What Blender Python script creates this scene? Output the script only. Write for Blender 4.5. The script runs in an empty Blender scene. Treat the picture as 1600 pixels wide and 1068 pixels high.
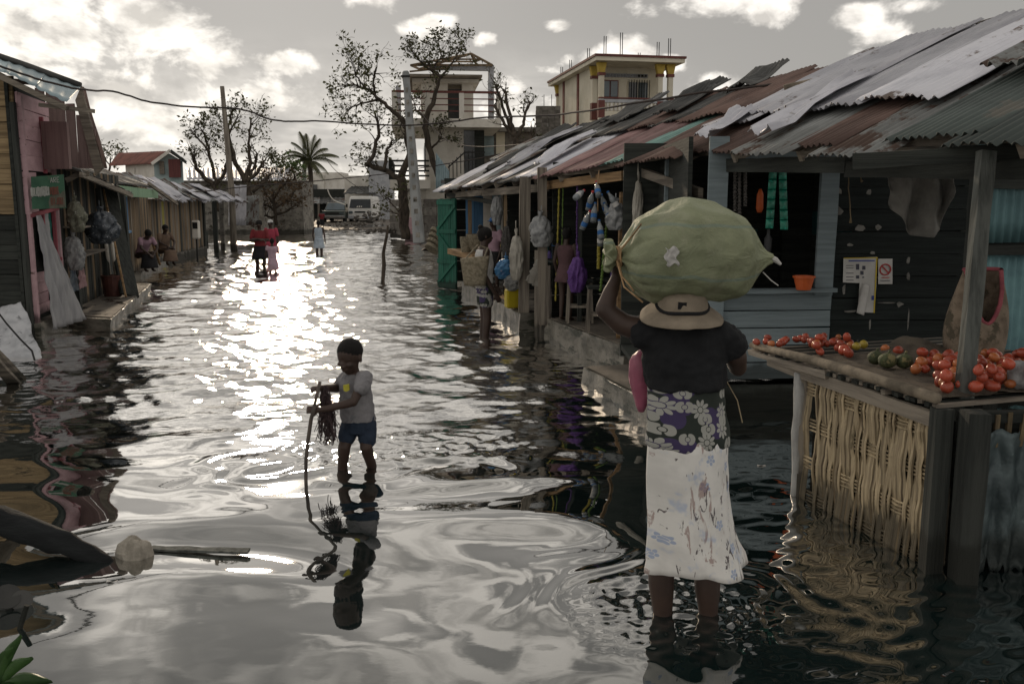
import bpy, math, random
import numpy as np
from mathutils import Vector, Matrix, noise as mnoise

scene = bpy.context.scene
COL = scene.collection
PI = math.pi
rng = random.Random(11)

# ------------------------------------------------------------------ camera
FPX, EYE, HORIZON = 1400.0, 1.85, 320.0
PITCH = math.atan((534 - HORIZON) / FPX)
cam_data = bpy.data.cameras.new('camera')
cam_data.sensor_width = 36.0
cam_data.lens = 36.0 * FPX / 1600.0
cam_data.clip_start = 0.05
cam_data.clip_end = 3000
cam = bpy.data.objects.new('camera', cam_data)
COL.objects.link(cam)
cam.location = (0, 0, EYE)
cam.rotation_euler = (PI / 2 - PITCH, 0, 0)
scene.camera = cam


def ray(u, v):
    dx, dz = (u - 800) / FPX, (534 - v) / FPX
    return Vector((dx, math.cos(PITCH) + dz * math.sin(PITCH), -math.sin(PITCH) + dz * math.cos(PITCH)))


def gp(u, v, z=0.0):
    """world point on the level z that the photograph shows at (u, v)"""
    d = ray(u, v)
    return Vector((0, 0, EYE)) + d * ((z - EYE) / d.z)


def wp(u, v, Y):
    """world point at the distance Y that the photograph shows at (u, v)"""
    d = ray(u, v)
    return Vector((0, 0, EYE)) + d * (Y / d.y)


# ------------------------------------------------------------------ view, world, sun
scene.view_settings.view_transform = 'Standard'
scene.view_settings.look = 'None'
scene.view_settings.exposure = 0.42
scene.view_settings.gamma = 1.0
SUN_AZ = math.radians(-15)      # measured from straight ahead, negative = towards the pink house
SUN_EL = math.radians(15)

world = bpy.data.worlds.new('World')
scene.world = world
world.use_nodes = True
wt = world.node_tree
wt.nodes.clear()


class NT:
    """small helper for wiring node trees"""
    def __init__(self, tree):
        self.t = tree

    def n(self, kind, **kw):
        nd = self.t.nodes.new(kind)
        for k, v in kw.items():
            if k == 'ins':
                for a, b in v.items():
                    s = nd.inputs[a]
                    if hasattr(b, 'links') or isinstance(b, bpy.types.NodeSocket):
                        self.t.links.new(b, s)
                    else:
                        s.default_value = b
            else:
                setattr(nd, k, v)
        return nd

    def m(self, op, a, b=0.0, c=None, clamp=False):
        ins = {0: a, 1: b}
        if c is not None:
            ins[2] = c
        return self.n('ShaderNodeMath', operation=op, use_clamp=clamp, ins=ins).outputs[0]

    def ss(self, x, lo, hi, a=0.0, b=1.0):
        return self.n('ShaderNodeMapRange', interpolation_type='SMOOTHSTEP', ins={0: x, 1: lo, 2: hi, 3: a, 4: b}).outputs[0]

    def mix(self, fac, a, b, mode='MIX'):
        return self.n('ShaderNodeMixRGB', blend_type=mode, ins={0: fac, 1: a, 2: b}).outputs[0]

    def noise(self, vec, scale, detail=4, rough=.55, dist=0.0):
        return self.n('ShaderNodeTexNoise', ins={'Vector': vec, 'Scale': scale, 'Detail': detail, 'Roughness': rough, 'Distortion': dist}).outputs[0]


W = NT(wt)
sky = W.n('ShaderNodeTexSky', sky_type='NISHITA', sun_disc=False, sun_elevation=SUN_EL, sun_rotation=SUN_AZ,
          air_density=1.0, dust_density=1.0, ozone_density=1.0)
gen = W.n('ShaderNodeTexCoord').outputs['Generated']
dirn = W.n('ShaderNodeVectorMath', operation='NORMALIZE', ins={0: gen}).outputs[0]
sep = W.n('ShaderNodeSeparateXYZ', ins={0: dirn})
sx, sy, sz = sep.outputs
az = W.m('ARCTAN2', sx, sy)
hyp = W.m('SQRT', W.m('ADD', W.m('MULTIPLY', sx, sx), W.m('MULTIPLY', sy, sy)))
el = W.m('DIVIDE', sz, W.m('MAXIMUM', hyp, .02))
ae = W.n('ShaderNodeCombineXYZ', ins={0: az, 1: W.m('MULTIPLY', el, 1.5), 2: 0.0}).outputs[0]
n1 = W.noise(ae, 13.0, 5, .58, .2)
n2 = W.noise(W.n('ShaderNodeVectorMath', operation='ADD', ins={0: ae, 1: (0.012, -0.03, 0)}).outputs[0], 13.0, 5, .58, .2)
CLOUDS = [  # az/tan(el) centre and radii, from bearings in the photograph's pixels
    (110, 50, 150, 62), (205, 30, 70, 70), (40, 130, 110, 60), (190, 140, 90, 55), (20, 40, 60, 50), (230, 190, 110, 45),
    (340, 96, 50, 34), (440, 100, 62, 26), (410, 150, 70, 30), (60, 5, 110, 40),
    (676, 42, 40, 24), (755, 64, 26, 13), (790, 165, 48, 55), (850, 190, 44, 50), (580, -20, 80, 30),
    (940, 105, 80, 26), (990, 82, 42, 30), (1050, 100, 30, 22), (890, 95, 20, 14), (1105, 142, 58, 30), (1185, 155, 55, 22),
    (1125, 8, 120, 32), (1195, 25, 50, 18), (1340, 28, 52, 22), (1400, 52, 60, 26), (1440, 8, 55, 18), (1420, 92, 34, 12), (875, 38, 34, 14),
    (1020, -160, 200, 70), (300, -180, 220, 80), (-200, 60, 160, 60), (1850, -30, 160, 50), (700, -420, 260, 90), (-150, -250, 220, 90), (1500, -330, 240, 80),
]
best = None
azel = W.n('ShaderNodeCombineXYZ', ins={0: az, 1: el, 2: 0.0}).outputs[0]
for (u, v, ru, rv) in CLOUDS:
    d = ray(u, v)
    h = math.hypot(d.x, d.y)
    a0, e0 = math.atan2(d.x, d.y), d.z / h
    pq = W.n('ShaderNodeVectorMath', operation='MULTIPLY_ADD', ins={0: azel, 1: (FPX / ru, FPX / rv, 0), 2: (-a0 * FPX / ru, -e0 * FPX / rv, 0)}).outputs[0]
    dd = W.n('ShaderNodeVectorMath', operation='LENGTH', ins={0: pq}).outputs['Value']
    best = dd if best is None else W.n('ShaderNodeMath', operation='SMOOTH_MIN', ins={0: best, 1: dd, 2: .45}).outputs[0]
field = W.m('ADD', W.m('SUBTRACT', 1.0, best), W.m('MULTIPLY', W.m('SUBTRACT', n1, .5), 3.4))
# low broken haze-cloud towards the sun side, by its own noise
hz = W.noise(W.n('ShaderNodeCombineXYZ', ins={0: W.m('MULTIPLY', az, 2.6), 1: W.m('MULTIPLY', el, 9.0), 2: 3.3}).outputs[0], 2.2, 4, .6)
low = W.m('MULTIPLY', W.ss(hz, .28, .54), W.m('MULTIPLY', W.ss(el, .19, .02), W.ss(az, .30, -.12)))
# the same broken cumulus carries on above and all round the view
dome = W.noise(W.n('ShaderNodeCombineXYZ', ins={0: W.m('DIVIDE', sx, W.m('ADD', W.m('ABSOLUTE', sz), .25)), 1: W.m('DIVIDE', sy, W.m('ADD', W.m('ABSOLUTE', sz), .25)), 2: 1.7}).outputs[0], 1.7, 4, .6)
round_ = W.m('MAXIMUM', W.ss(el, .27, .40), W.ss(W.m('ABSOLUTE', az), .62, .85))
dens = W.m('MAXIMUM', W.ss(field, .0, .60), W.m('MULTIPLY', low, .95))
dens = W.m('MAXIMUM', dens, W.m('MULTIPLY', W.ss(dome, .44, .58), round_))
dens = W.m('MULTIPLY', dens, W.ss(el, -.01, .02))
shade = W.m('ADD', .74, W.m('MULTIPLY', W.m('SUBTRACT', n1, n2), 2.2))
shade = W.m('ADD', shade, W.m('MULTIPLY', W.ss(field, 1.5, .2), .17))
shade = W.n('ShaderNodeClamp', ins={0: shade, 1: .60, 2: 1.02}).outputs[0]
STR = .07
skyb = W.mix(1.0, sky.outputs[0], (STR, STR, STR, 1), 'MULTIPLY')
veil = W.n('ShaderNodeGamma', ins={0: skyb, 1: .17}).outputs[0]                # thin high veil evens the sky out
hue = W.n('ShaderNodeHueSaturation', ins={'Saturation': .20, 'Value': .315, 'Color': veil}).outputs[0]
skyc = W.mix(1.0, hue, (1.04, 1.0, .945, 1), 'MULTIPLY')
sunside = W.ss(W.m('ABSOLUTE', W.m('SUBTRACT', az, SUN_AZ)), 1.3, .3)
cl_lit = W.mix(sunside, (.80, .755, .70, 1), (.86, .815, .75, 1))
cl_lit = W.mix(W.m('MULTIPLY', W.ss(el, .34, .06), W.ss(az, .25, -.2)), cl_lit, (.93, .875, .79, 1))
cloudc = W.mix(1.0, cl_lit, shade, 'MULTIPLY')
final = W.mix(dens, skyc, cloudc)
bg = W.n('ShaderNodeBackground', ins={'Color': final, 'Strength': 1.0})
world.cycles.sampling_method = 'MANUAL'
world.cycles.sample_map_resolution = 512
scene.cycles.max_bounces = 6
scene.cycles.diffuse_bounces = 3
scene.cycles.glossy_bounces = 3
scene.cycles.sample_clamp_indirect = 4.0
wo = W.n('ShaderNodeOutputWorld', ins={'Surface': bg.outputs[0]})

sun_data = bpy.data.lights.new('sun', 'SUN')
sun_data.energy = 1.0
sun_data.angle = math.radians(3.0)
sun_data.color = (1.0, .80, .58)
sun = bpy.data.objects.new('sun', sun_data)
COL.objects.link(sun)
sdir = Vector((math.sin(SUN_AZ) * math.cos(SUN_EL), math.cos(SUN_AZ) * math.cos(SUN_EL), math.sin(SUN_EL)))
sun.rotation_euler = sdir.to_track_quat('Z', 'Y').to_euler()
sun.location = sdir * 100

# ------------------------------------------------------------------ builders
WLOC = {}


def thing(name, label, cat, loc=(0, 0, 0), group=None):
    o = bpy.data.objects.new(name, None)
    COL.objects.link(o)
    o.location = loc
    o.empty_display_size = .1
    WLOC[o.name] = Vector(loc)
    return tag(o, label, cat, group)


def tag(o, label=None, cat=None, group=None, kind=None):
    if label: o['label'] = label
    if cat: o['category'] = cat
    if group: o['group'] = group
    if kind: o['kind'] = kind
    return o


class MB:
    """collects geometry in world coordinates; build() links it as one mesh object"""
    def __init__(self):
        self.v, self.f = [], []

    def add(self, vs, fs):
        b = len(self.v)
        self.v += [tuple(p) for p in vs]
        self.f += [tuple(i + b for i in q) for q in fs]
        return self

    def box(self, c, s, R=None):
        c = Vector(c)
        vs = []
        for z in (-.5, .5):
            for y in (-.5, .5):
                for x in (-.5, .5):
                    p = Vector((x * s[0], y * s[1], z * s[2]))
                    vs.append(c + (R @ p if R else p))
        return self.add(vs, [(0, 2, 3, 1), (4, 5, 7, 6), (0, 1, 5, 4), (2, 6, 7, 3), (0, 4, 6, 2), (1, 3, 7, 5)])

    def bar(self, a, b, w, h, up=(0, 0, 1), seg=1, jit=0.0, taper=1.0):
        """square-section bar from a to b, w across and h along up, with jittered stations"""
        a, b = Vector(a), Vector(b)
        d = (b - a).normalized()
        up = Vector(up)
        s = d.cross(up)
        if s.length < 1e-4:
            s = d.cross(Vector((1, 0, 0)))
        s.normalize()
        n = s.cross(d).normalized()
        vs, fs = [], []
        for i in range(seg + 1):
            k = i / seg
            c = a.lerp(b, k)
            tw = 1 + (taper - 1) * k
            for (i1, j1) in ((-.5, -.5), (.5, -.5), (.5, .5), (-.5, .5)):
                j = Vector((rng.uniform(-jit, jit), rng.uniform(-jit, jit), rng.uniform(-jit, jit))) if jit else Vector()
                vs.append(c + s * (i1 * w * tw) + n * (j1 * h * tw) + j)
        for i in range(seg):
            o = i * 4
            for k in range(4):
                fs.append((o + k, o + (k + 1) % 4, o + 4 + (k + 1) % 4, o + 4 + k))
        fs += [(3, 2, 1, 0), tuple(seg * 4 + k for k in range(4))]
        return self.add(vs, fs)

    def tube(self, pts, rad, n=8, cap=True, flat=1.0):
        pts = [Vector(p) for p in pts]
        if not hasattr(rad, '__len__'):
            rad = [rad] * len(pts)
        vs, fs = [], []
        pre = None
        for i, p in enumerate(pts):
            d = (pts[min(i + 1, len(pts) - 1)] - pts[max(i - 1, 0)])
            if d.length < 1e-7:
                d = Vector((0, 0, 1))
            d.normalize()
            if pre is None:
                s = d.cross(Vector((0, 0, 1)))
                if s.length < .05:
                    s = d.cross(Vector((1, 0, 0)))
            else:
                s = pre - d * pre.dot(d)
                if s.length < 1e-5:
                    s = d.cross(Vector((.3, .7, .6)))
            s.normalize()
            pre = s
            t = d.cross(s)
            for k in range(n):
                a = 2 * PI * k / n
                vs.append(p + (s * math.cos(a) + t * math.sin(a) * flat) * rad[i])
        m = len(pts)
        for i in range(m - 1):
            for k in range(n):
                fs.append((i * n + k, i * n + (k + 1) % n, (i + 1) * n + (k + 1) % n, (i + 1) * n + k))
        if cap:
            fs += [tuple(reversed(range(n))), tuple((m - 1) * n + k for k in range(n))]
        return self.add(vs, fs)

    def ell(self, c, r, R=None, nu=12, nv=8):
        c = Vector(c)
        vs, fs = [], []
        for j in range(nv + 1):
            ph = PI * j / nv
            for i in range(nu):
                th = 2 * PI * i / nu
                p = Vector((r[0] * math.sin(ph) * math.cos(th), r[1] * math.sin(ph) * math.sin(th), r[2] * math.cos(ph)))
                vs.append(c + (R @ p if R else p))
        for j in range(nv):
            for i in range(nu):
                fs.append((j * nu + i, (j + 1) * nu + i, (j + 1) * nu + (i + 1) % nu, j * nu + (i + 1) % nu))
        return self.add(vs, fs)

    def loft(self, rings, cap=True):
        n = len(rings[0])
        vs = [p for r in rings for p in r]
        fs = []
        for i in range(len(rings) - 1):
            for k in range(n):
                fs.append((i * n + k, i * n + (k + 1) % n, (i + 1) * n + (k + 1) % n, (i + 1) * n + k))
        if cap:
            fs += [tuple(reversed(range(n))), tuple((len(rings) - 1) * n + k for k in range(n))]
        return self.add(vs, fs)

    def grid(self, fn, nu, nv):
        vs = [fn(i / nu, j / nv) for j in range(nv + 1) for i in range(nu + 1)]
        fs = [(j * (nu + 1) + i, j * (nu + 1) + i + 1, (j + 1) * (nu + 1) + i + 1, (j + 1) * (nu + 1) + i) for j in range(nv) for i in range(nu)]
        return self.add(vs, fs)

    def slab(self, pts, off):
        """polygon pts extruded by the vector off"""
        off = Vector(off)
        pts = [Vector(p) for p in pts]
        n = len(pts)
        return self.add(pts + [p + off for p in pts], [tuple(range(n)), tuple(reversed(range(n, 2 * n)))] + [(k, k + n, (k + 1) % n + n, (k + 1) % n) for k in range(n)])

    def build(self, name, mat, parent=None, smooth=False, solid=0.0, bevel=0.0, remesh=0.0, soft=0, sub=0, disp=None, kind=None):
        A = np.array(self.v, dtype=np.float64)
        org = Vector((float(A[:, 0].mean()), float(A[:, 1].mean()), float(A[:, 2].min())))
        me = bpy.data.meshes.new(name)
        me.from_pydata((A - np.array(org)).tolist(), [], self.f)
        o = bpy.data.objects.new(name, me)
        COL.objects.link(o)
        if mat:
            me.materials.append(MATS[mat] if isinstance(mat, str) else mat)
        if smooth:
            me.polygons.foreach_set('use_smooth', [True] * len(me.polygons))
        WLOC[o.name] = org
        if parent:
            o.parent = parent
            o.location = org - WLOC[parent.name]
        else:
            o.location = org
        if remesh:
            m = o.modifiers.new('remesh', 'REMESH'); m.mode = 'VOXEL'; m.voxel_size = remesh; m.use_smooth_shade = True
        if soft:
            m = o.modifiers.new('soft', 'SMOOTH'); m.factor = .5; m.iterations = soft
        if sub:
            m = o.modifiers.new('sub', 'SUBSURF'); m.levels = sub; m.render_levels = sub
        if disp:
            tx = bpy.data.textures.new('folds', 'VORONOI' if len(disp) > 2 else 'CLOUDS'); tx.noise_scale = disp[1]
            if len(disp) < 3: tx.noise_depth = 2
            m = o.modifiers.new('folds', 'DISPLACE'); m.texture = tx; m.strength = disp[0]; m.mid_level = .5
        if bevel:
            m = o.modifiers.new('bevel', 'BEVEL'); m.width = bevel; m.segments = 1; m.limit_method = 'ANGLE'
        if solid:
            m = o.modifiers.new('solid', 'SOLIDIFY'); m.thickness = solid; m.offset = 0
        if kind:
            o['kind'] = kind
        return o


def copy_tree(o, parent=None):
    c = o.copy()
    COL.objects.link(c)
    WLOC[c.name] = WLOC[o.name].copy()
    c.parent = parent
    for ch in o.children:
        copy_tree(ch, c)
    return c


def fbm(x, y, z=0.0, oct=4):
    return mnoise.fractal(Vector((x, y, z)), 1.0, 2.0, oct)


# ------------------------------------------------------------------ materials
MATS = {}


def mat(name, c1, c2=None, sc=(4, 4, 4), rough=.8, bump=.15, bsc=None, spec=.3, metal=0.0, lo=.38, hi=.66, vary=.25, patch=None, detail=6, trans=0.0, bdist=.01, wet=0.0):
    """noise-mottled surface. patch = (colour, scale, threshold[, roughness]) adds a second coat in shapes of its own"""
    m = bpy.data.materials.new(name)
    m.use_nodes = True
    t = NT(m.node_tree)
    b = m.node_tree.nodes['Principled BSDF']
    co = t.n('ShaderNodeTexCoord').outputs['Object']
    inf = t.n('ShaderNodeObjectInfo')
    off = t.n('ShaderNodeVectorMath', operation='SCALE', ins={0: (37.0, 19.0, 53.0), 'Scale': inf.outputs['Random']}).outputs[0]
    vec = t.n('ShaderNodeVectorMath', operation='ADD', ins={0: co, 1: off}).outputs[0]
    vs = t.n('ShaderNodeMapping', ins={'Vector': vec, 'Scale': sc}).outputs[0]
    nz = t.noise(vs, 1.0, detail, .62)
    c2 = c2 or tuple(k * .6 for k in c1)
    col = t.mix(t.ss(nz, lo, hi), (*c1, 1), (*c2, 1))
    ro = rough
    if patch:
        ps = patch[1] if hasattr(patch[1], '__len__') else (patch[1],) * 3
        pn = t.noise(t.n('ShaderNodeMapping', ins={'Vector': vec, 'Scale': ps, 'Location': (5.1, 2.2, 9.7)}).outputs[0], 1.0, 7, .65)
        pf = t.ss(pn, patch[2] - .03, patch[2] + .03)
        col = t.mix(pf, col, (*patch[0], 1))
        if len(patch) > 3:
            ro = t.m('ADD', rough, t.m('MULTIPLY', pf, patch[3] - rough))
    if vary:
        k = t.m('ADD', 1 - vary, t.m('MULTIPLY', inf.outputs['Random'], 2 * vary))
        col = t.mix(1.0, col, k, 'MULTIPLY')
    if wet:                                    # tide line: soaked and muddy below an uneven height
        pz = t.n('ShaderNodeSeparateXYZ', ins={0: t.n('ShaderNodeNewGeometry').outputs['Position']}).outputs[2]
        wn = t.m('ADD', pz, t.m('MULTIPLY', t.m('SUBTRACT', t.noise(vec, 5.0, 4), .5), .30))
        wf = t.ss(wn, wet + .05, wet - .05)
        col = t.mix(wf, col, t.mix(.72, col, (.012, .013, .010, 1)))
    t.t.links.new(col, b.inputs['Base Color'])
    if isinstance(ro, float):
        b.inputs['Roughness'].default_value = ro
    else:
        t.t.links.new(ro, b.inputs['Roughness'])
    b.inputs['Metallic'].default_value = metal
    b.inputs['Specular IOR Level'].default_value = spec
    if trans:
        tb = t.n('ShaderNodeBsdfTranslucent', ins={'Color': col})
        mx = t.n('ShaderNodeMixShader', ins={0: trans, 1: b.outputs[0], 2: tb.outputs[0]})
        t.t.links.new(mx.outputs[0], m.node_tree.nodes['Material Output'].inputs[0])
    if bump:
        bn = t.noise(t.n('ShaderNodeMapping', ins={'Vector': vec, 'Scale': bsc or tuple(k * 2.5 for k in sc)}).outputs[0], 1.0, 5, .65)
        bp = t.n('ShaderNodeBump', ins={'Strength': bump * 2, 'Distance': bdist, 'Height': bn})
        t.t.links.new(bp.outputs[0], b.inputs['Normal'])
    MATS[name] = m
    return m


H, V = (1.2, 1.2, 22), (20, 20, 1.0)
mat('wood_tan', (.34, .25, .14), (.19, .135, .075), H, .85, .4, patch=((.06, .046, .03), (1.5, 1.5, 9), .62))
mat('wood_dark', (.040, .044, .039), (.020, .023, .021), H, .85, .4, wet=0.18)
mat('wood_grey', (.28, .245, .20), (.125, .108, .09), H, .85, .4, wet=0.1)
mat('wood_grey_v', (.25, .22, .18), (.11, .095, .08), V, .85, .4, wet=0.2)
mat('wood_brown_v', (.25, .18, .11), (.11, .08, .052), V, .85, .4, wet=0.3)
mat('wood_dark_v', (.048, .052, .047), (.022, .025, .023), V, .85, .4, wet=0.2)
mat('wood_warm', (.42, .27, .14), (.22, .14, .075), H, .8, .3)
mat('log', (.24, .20, .15), (.10, .085, .065), (6, 6, 6), .9, .5)
mat('paint_pink', (.60, .40, .43), (.50, .32, .345), (3, 3, 8), .7, .2, patch=((.16, .10, .09), (3, 3, 14), .67), vary=.12, wet=0.35)
mat('paint_pink_dark', (.34, .09, .11), (.24, .065, .08), (3, 3, 8), .65, .2, vary=.1)
mat('paint_brown', (.27, .19, .18), (.20, .135, .13), V, .7, .15, vary=.1)
mat('paint_bluegrey', (.225, .275, .295), (.165, .205, .22), H, .75, .2, vary=.10, patch=((.07, .075, .075), (4, 4, 16), .70), wet=0.42)
mat('paint_green', (.032, .165, .115), (.02, .10, .072), V, .6, .2, vary=.15, wet=0.2)
mat('paint_palegreen', (.26, .40, .26), (.17, .28, .19), V, .8, .25)
mat('paint_blue', (.10, .23, .40), (.065, .15, .27), V, .75, .2)
mat('paint_yellow', (.45, .42, .10), (.3, .27, .08), V, .8, .25)
mat('wall_black', (.020, .026, .025), (.011, .015, .0145), H, .85, .35, patch=((.13, .13, .12), (4, 4, 6), .72), vary=.2)
mat('tarp_teal', (.03, .10, .10), (.018, .06, .065), (3, 3, 3), .5, .2)
mat('concrete', (.27, .255, .225), (.14, .13, .115), (3, 3, 3), .88, .5, bsc=(14, 14, 14), patch=((.055, .052, .04), (2.2, 2.2, 5), .60), wet=0.25)
mat('concrete_wet', (.20, .185, .155), (.085, .08, .065), (3, 3, 6), .38, .6, bsc=(16, 16, 30), spec=.5, patch=((.03, .032, .022), (2.2, 2.2, 9), .56, .3))
mat('concrete_top', (.19, .165, .135), (.085, .075, .062), (2.2, 2.2, 2.2), .75, .35, bsc=(14, 14, 14), patch=((.04, .037, .032), 1.6, .58, .15))
mat('block', (.20, .185, .165), (.11, .10, .088), (4, 4, 4), .9, .4)
mat('plaster_white', (.72, .69, .63), (.58, .55, .49), (1.4, 1.4, 1.0), .85, .15, patch=((.25, .22, .18), (1.0, 1.0, .5), .68), vary=.06)
mat('plaster_cream', (.68, .635, .52), (.59, .545, .43), (1.4, 1.4, 1), .85, .12, patch=((.36, .31, .22), (1.2, 1.2, .4), .69), vary=.05)
mat('plaster_blue', (.32, .40, .40), (.25, .31, .31), (2, 2, 2), .8, .15, vary=.05)
mat('plaster_old', (.21, .205, .19), (.12, .115, .105), (14, 14, 14), .9, .2)
mat('trim_red', (.17, .06, .05), (.12, .045, .04), (5, 5, 5), .7, .1, vary=.08)
mat('trim_yellow', (.52, .38, .08), (.42, .30, .06), (5, 5, 5), .7, .1, vary=.08)
mat('trim_grey', (.40, .41, .43), (.30, .31, .33), (5, 5, 5), .7, .1, vary=.08)
mat('tin_silver', (.56, .56, .60), (.40, .40, .44), (1.5, 1.5, 1.5), .46, .12, metal=.35, spec=.5, patch=((.17, .14, .125), (1.6, 1.6, 2.6), .60, .75))
mat('tin_grey', (.26, .27, .265), (.17, .175, .17), (1.5, 1.5, 1.5), .55, .15, metal=.3, patch=((.115, .08, .066), (1.8, 1.8, 2.6), .53, .85))
mat('tin_rust', (.145, .095, .080), (.085, .056, .048), (2, 2, 2), .85, .25, metal=.0, patch=((.30, .29, .30), (.9, .9, 1.6), .68, .5))
mat('tin_dark', (.075, .075, .072), (.04, .041, .04), (2, 2, 2), .62, .2, metal=.2, patch=((.20, .20, .205), (.9, .9, 2), .64, .5))
mat('tin_pink', (.29, .175, .17), (.18, .11, .105), (2, 2, 2), .6, .2, metal=.1, patch=((.12, .08, .065), (2, 2, 3), .60))
mat('tin_teal', (.17, .30, .27), (.12, .21, .19), (2, 2, 2), .55, .15, metal=.1)
mat('tin_darkteal', (.075, .092, .086), (.045, .055, .052), (2, 2, 2), .6, .2, metal=.1, patch=((.11, .105, .09), (1.2, 1.2, 2), .64))
mat('tin_wall', (.165, .30, .32), (.10, .19, .21), (2, 2, 2), .5, .15, metal=.2, patch=((.05, .05, .045), (2, 2, 2), .66))
mat('tin_blue', (.30, .39, .42), (.21, .28, .31), (2, 2, 2), .5, .15, metal=.2)
mat('roof_rust', (.21, .095, .075), (.13, .065, .055), (2, 2, 2), .85, .2)
mat('pole_concrete', (.33, .34, .34), (.22, .23, .23), (3, 3, 1), .85, .3)
mat('bark', (.085, .068, .052), (.040, .033, .027), (7, 7, 3), .95, .6, vary=.1)
mat('leaf_olive', (.095, .100, .042), (.055, .058, .026), (2, 2, 2), .6, 0, vary=.2, trans=.3)
mat('leaf_brown', (.15, .105, .065), (.08, .058, .038), (2, 2, 2), .75, 0, vary=.2, trans=.25)
mat('leaf_green', (.075, .12, .035), (.045, .075, .024), (2, 2, 2), .5, 0, vary=.2, trans=.3)
mat('leaf_fresh', (.06, .13, .035), (.035, .08, .025), (9, 9, 9), .4, .1, vary=.15, trans=.3)
mat('palm_leaf', (.105, .11, .055), (.055, .06, .03), (2, 2, 2), .55, 0, trans=.3)
mat('skin', (.050, .029, .021), (.038, .022, .016), (9, 9, 9), .55, .1, bdist=.002, spec=.45, vary=.0)
mat('hair', (.010, .009, .008), (.006, .005, .005), (60, 60, 60), .75, .5, vary=0)
mat('wire', (.05, .038, .033), (.03, .024, .022), (5, 5, 5), .6, 0)
mat('rubber', (.018, .018, .018), None, (8, 8, 8), .7, 0)
mat('glass_dark', (.02, .024, .026), (.014, .016, .018), (2, 2, 2), .12, 0, spec=.6, vary=0)
mat('glass_window', (.10, .13, .15), (.07, .09, .10), (1, 1, 1), .15, 0, spec=.6, vary=0)
mat('paint_white_car', (.58, .57, .54), (.50, .49, .46), (2, 2, 2), .35, 0, spec=.5, vary=0)
mat('paint_green_car', (.045, .06, .05), (.03, .04, .035), (2, 2, 2), .3, 0, spec=.5, vary=0)
mat('chrome', (.5, .5, .5), (.4, .4, .4), (3, 3, 3), .25, 0, metal=.8)
mat('mud', (.15, .125, .10), (.075, .062, .05), (1.2, 1.2, 1.2), .7, .6, bsc=(5, 5, 5), patch=((.03, .028, .025), .35, .56, .12), vary=0)
mat('black', (.012, .012, .012), None, (3, 3, 3), .9, 0, vary=0)

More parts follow.
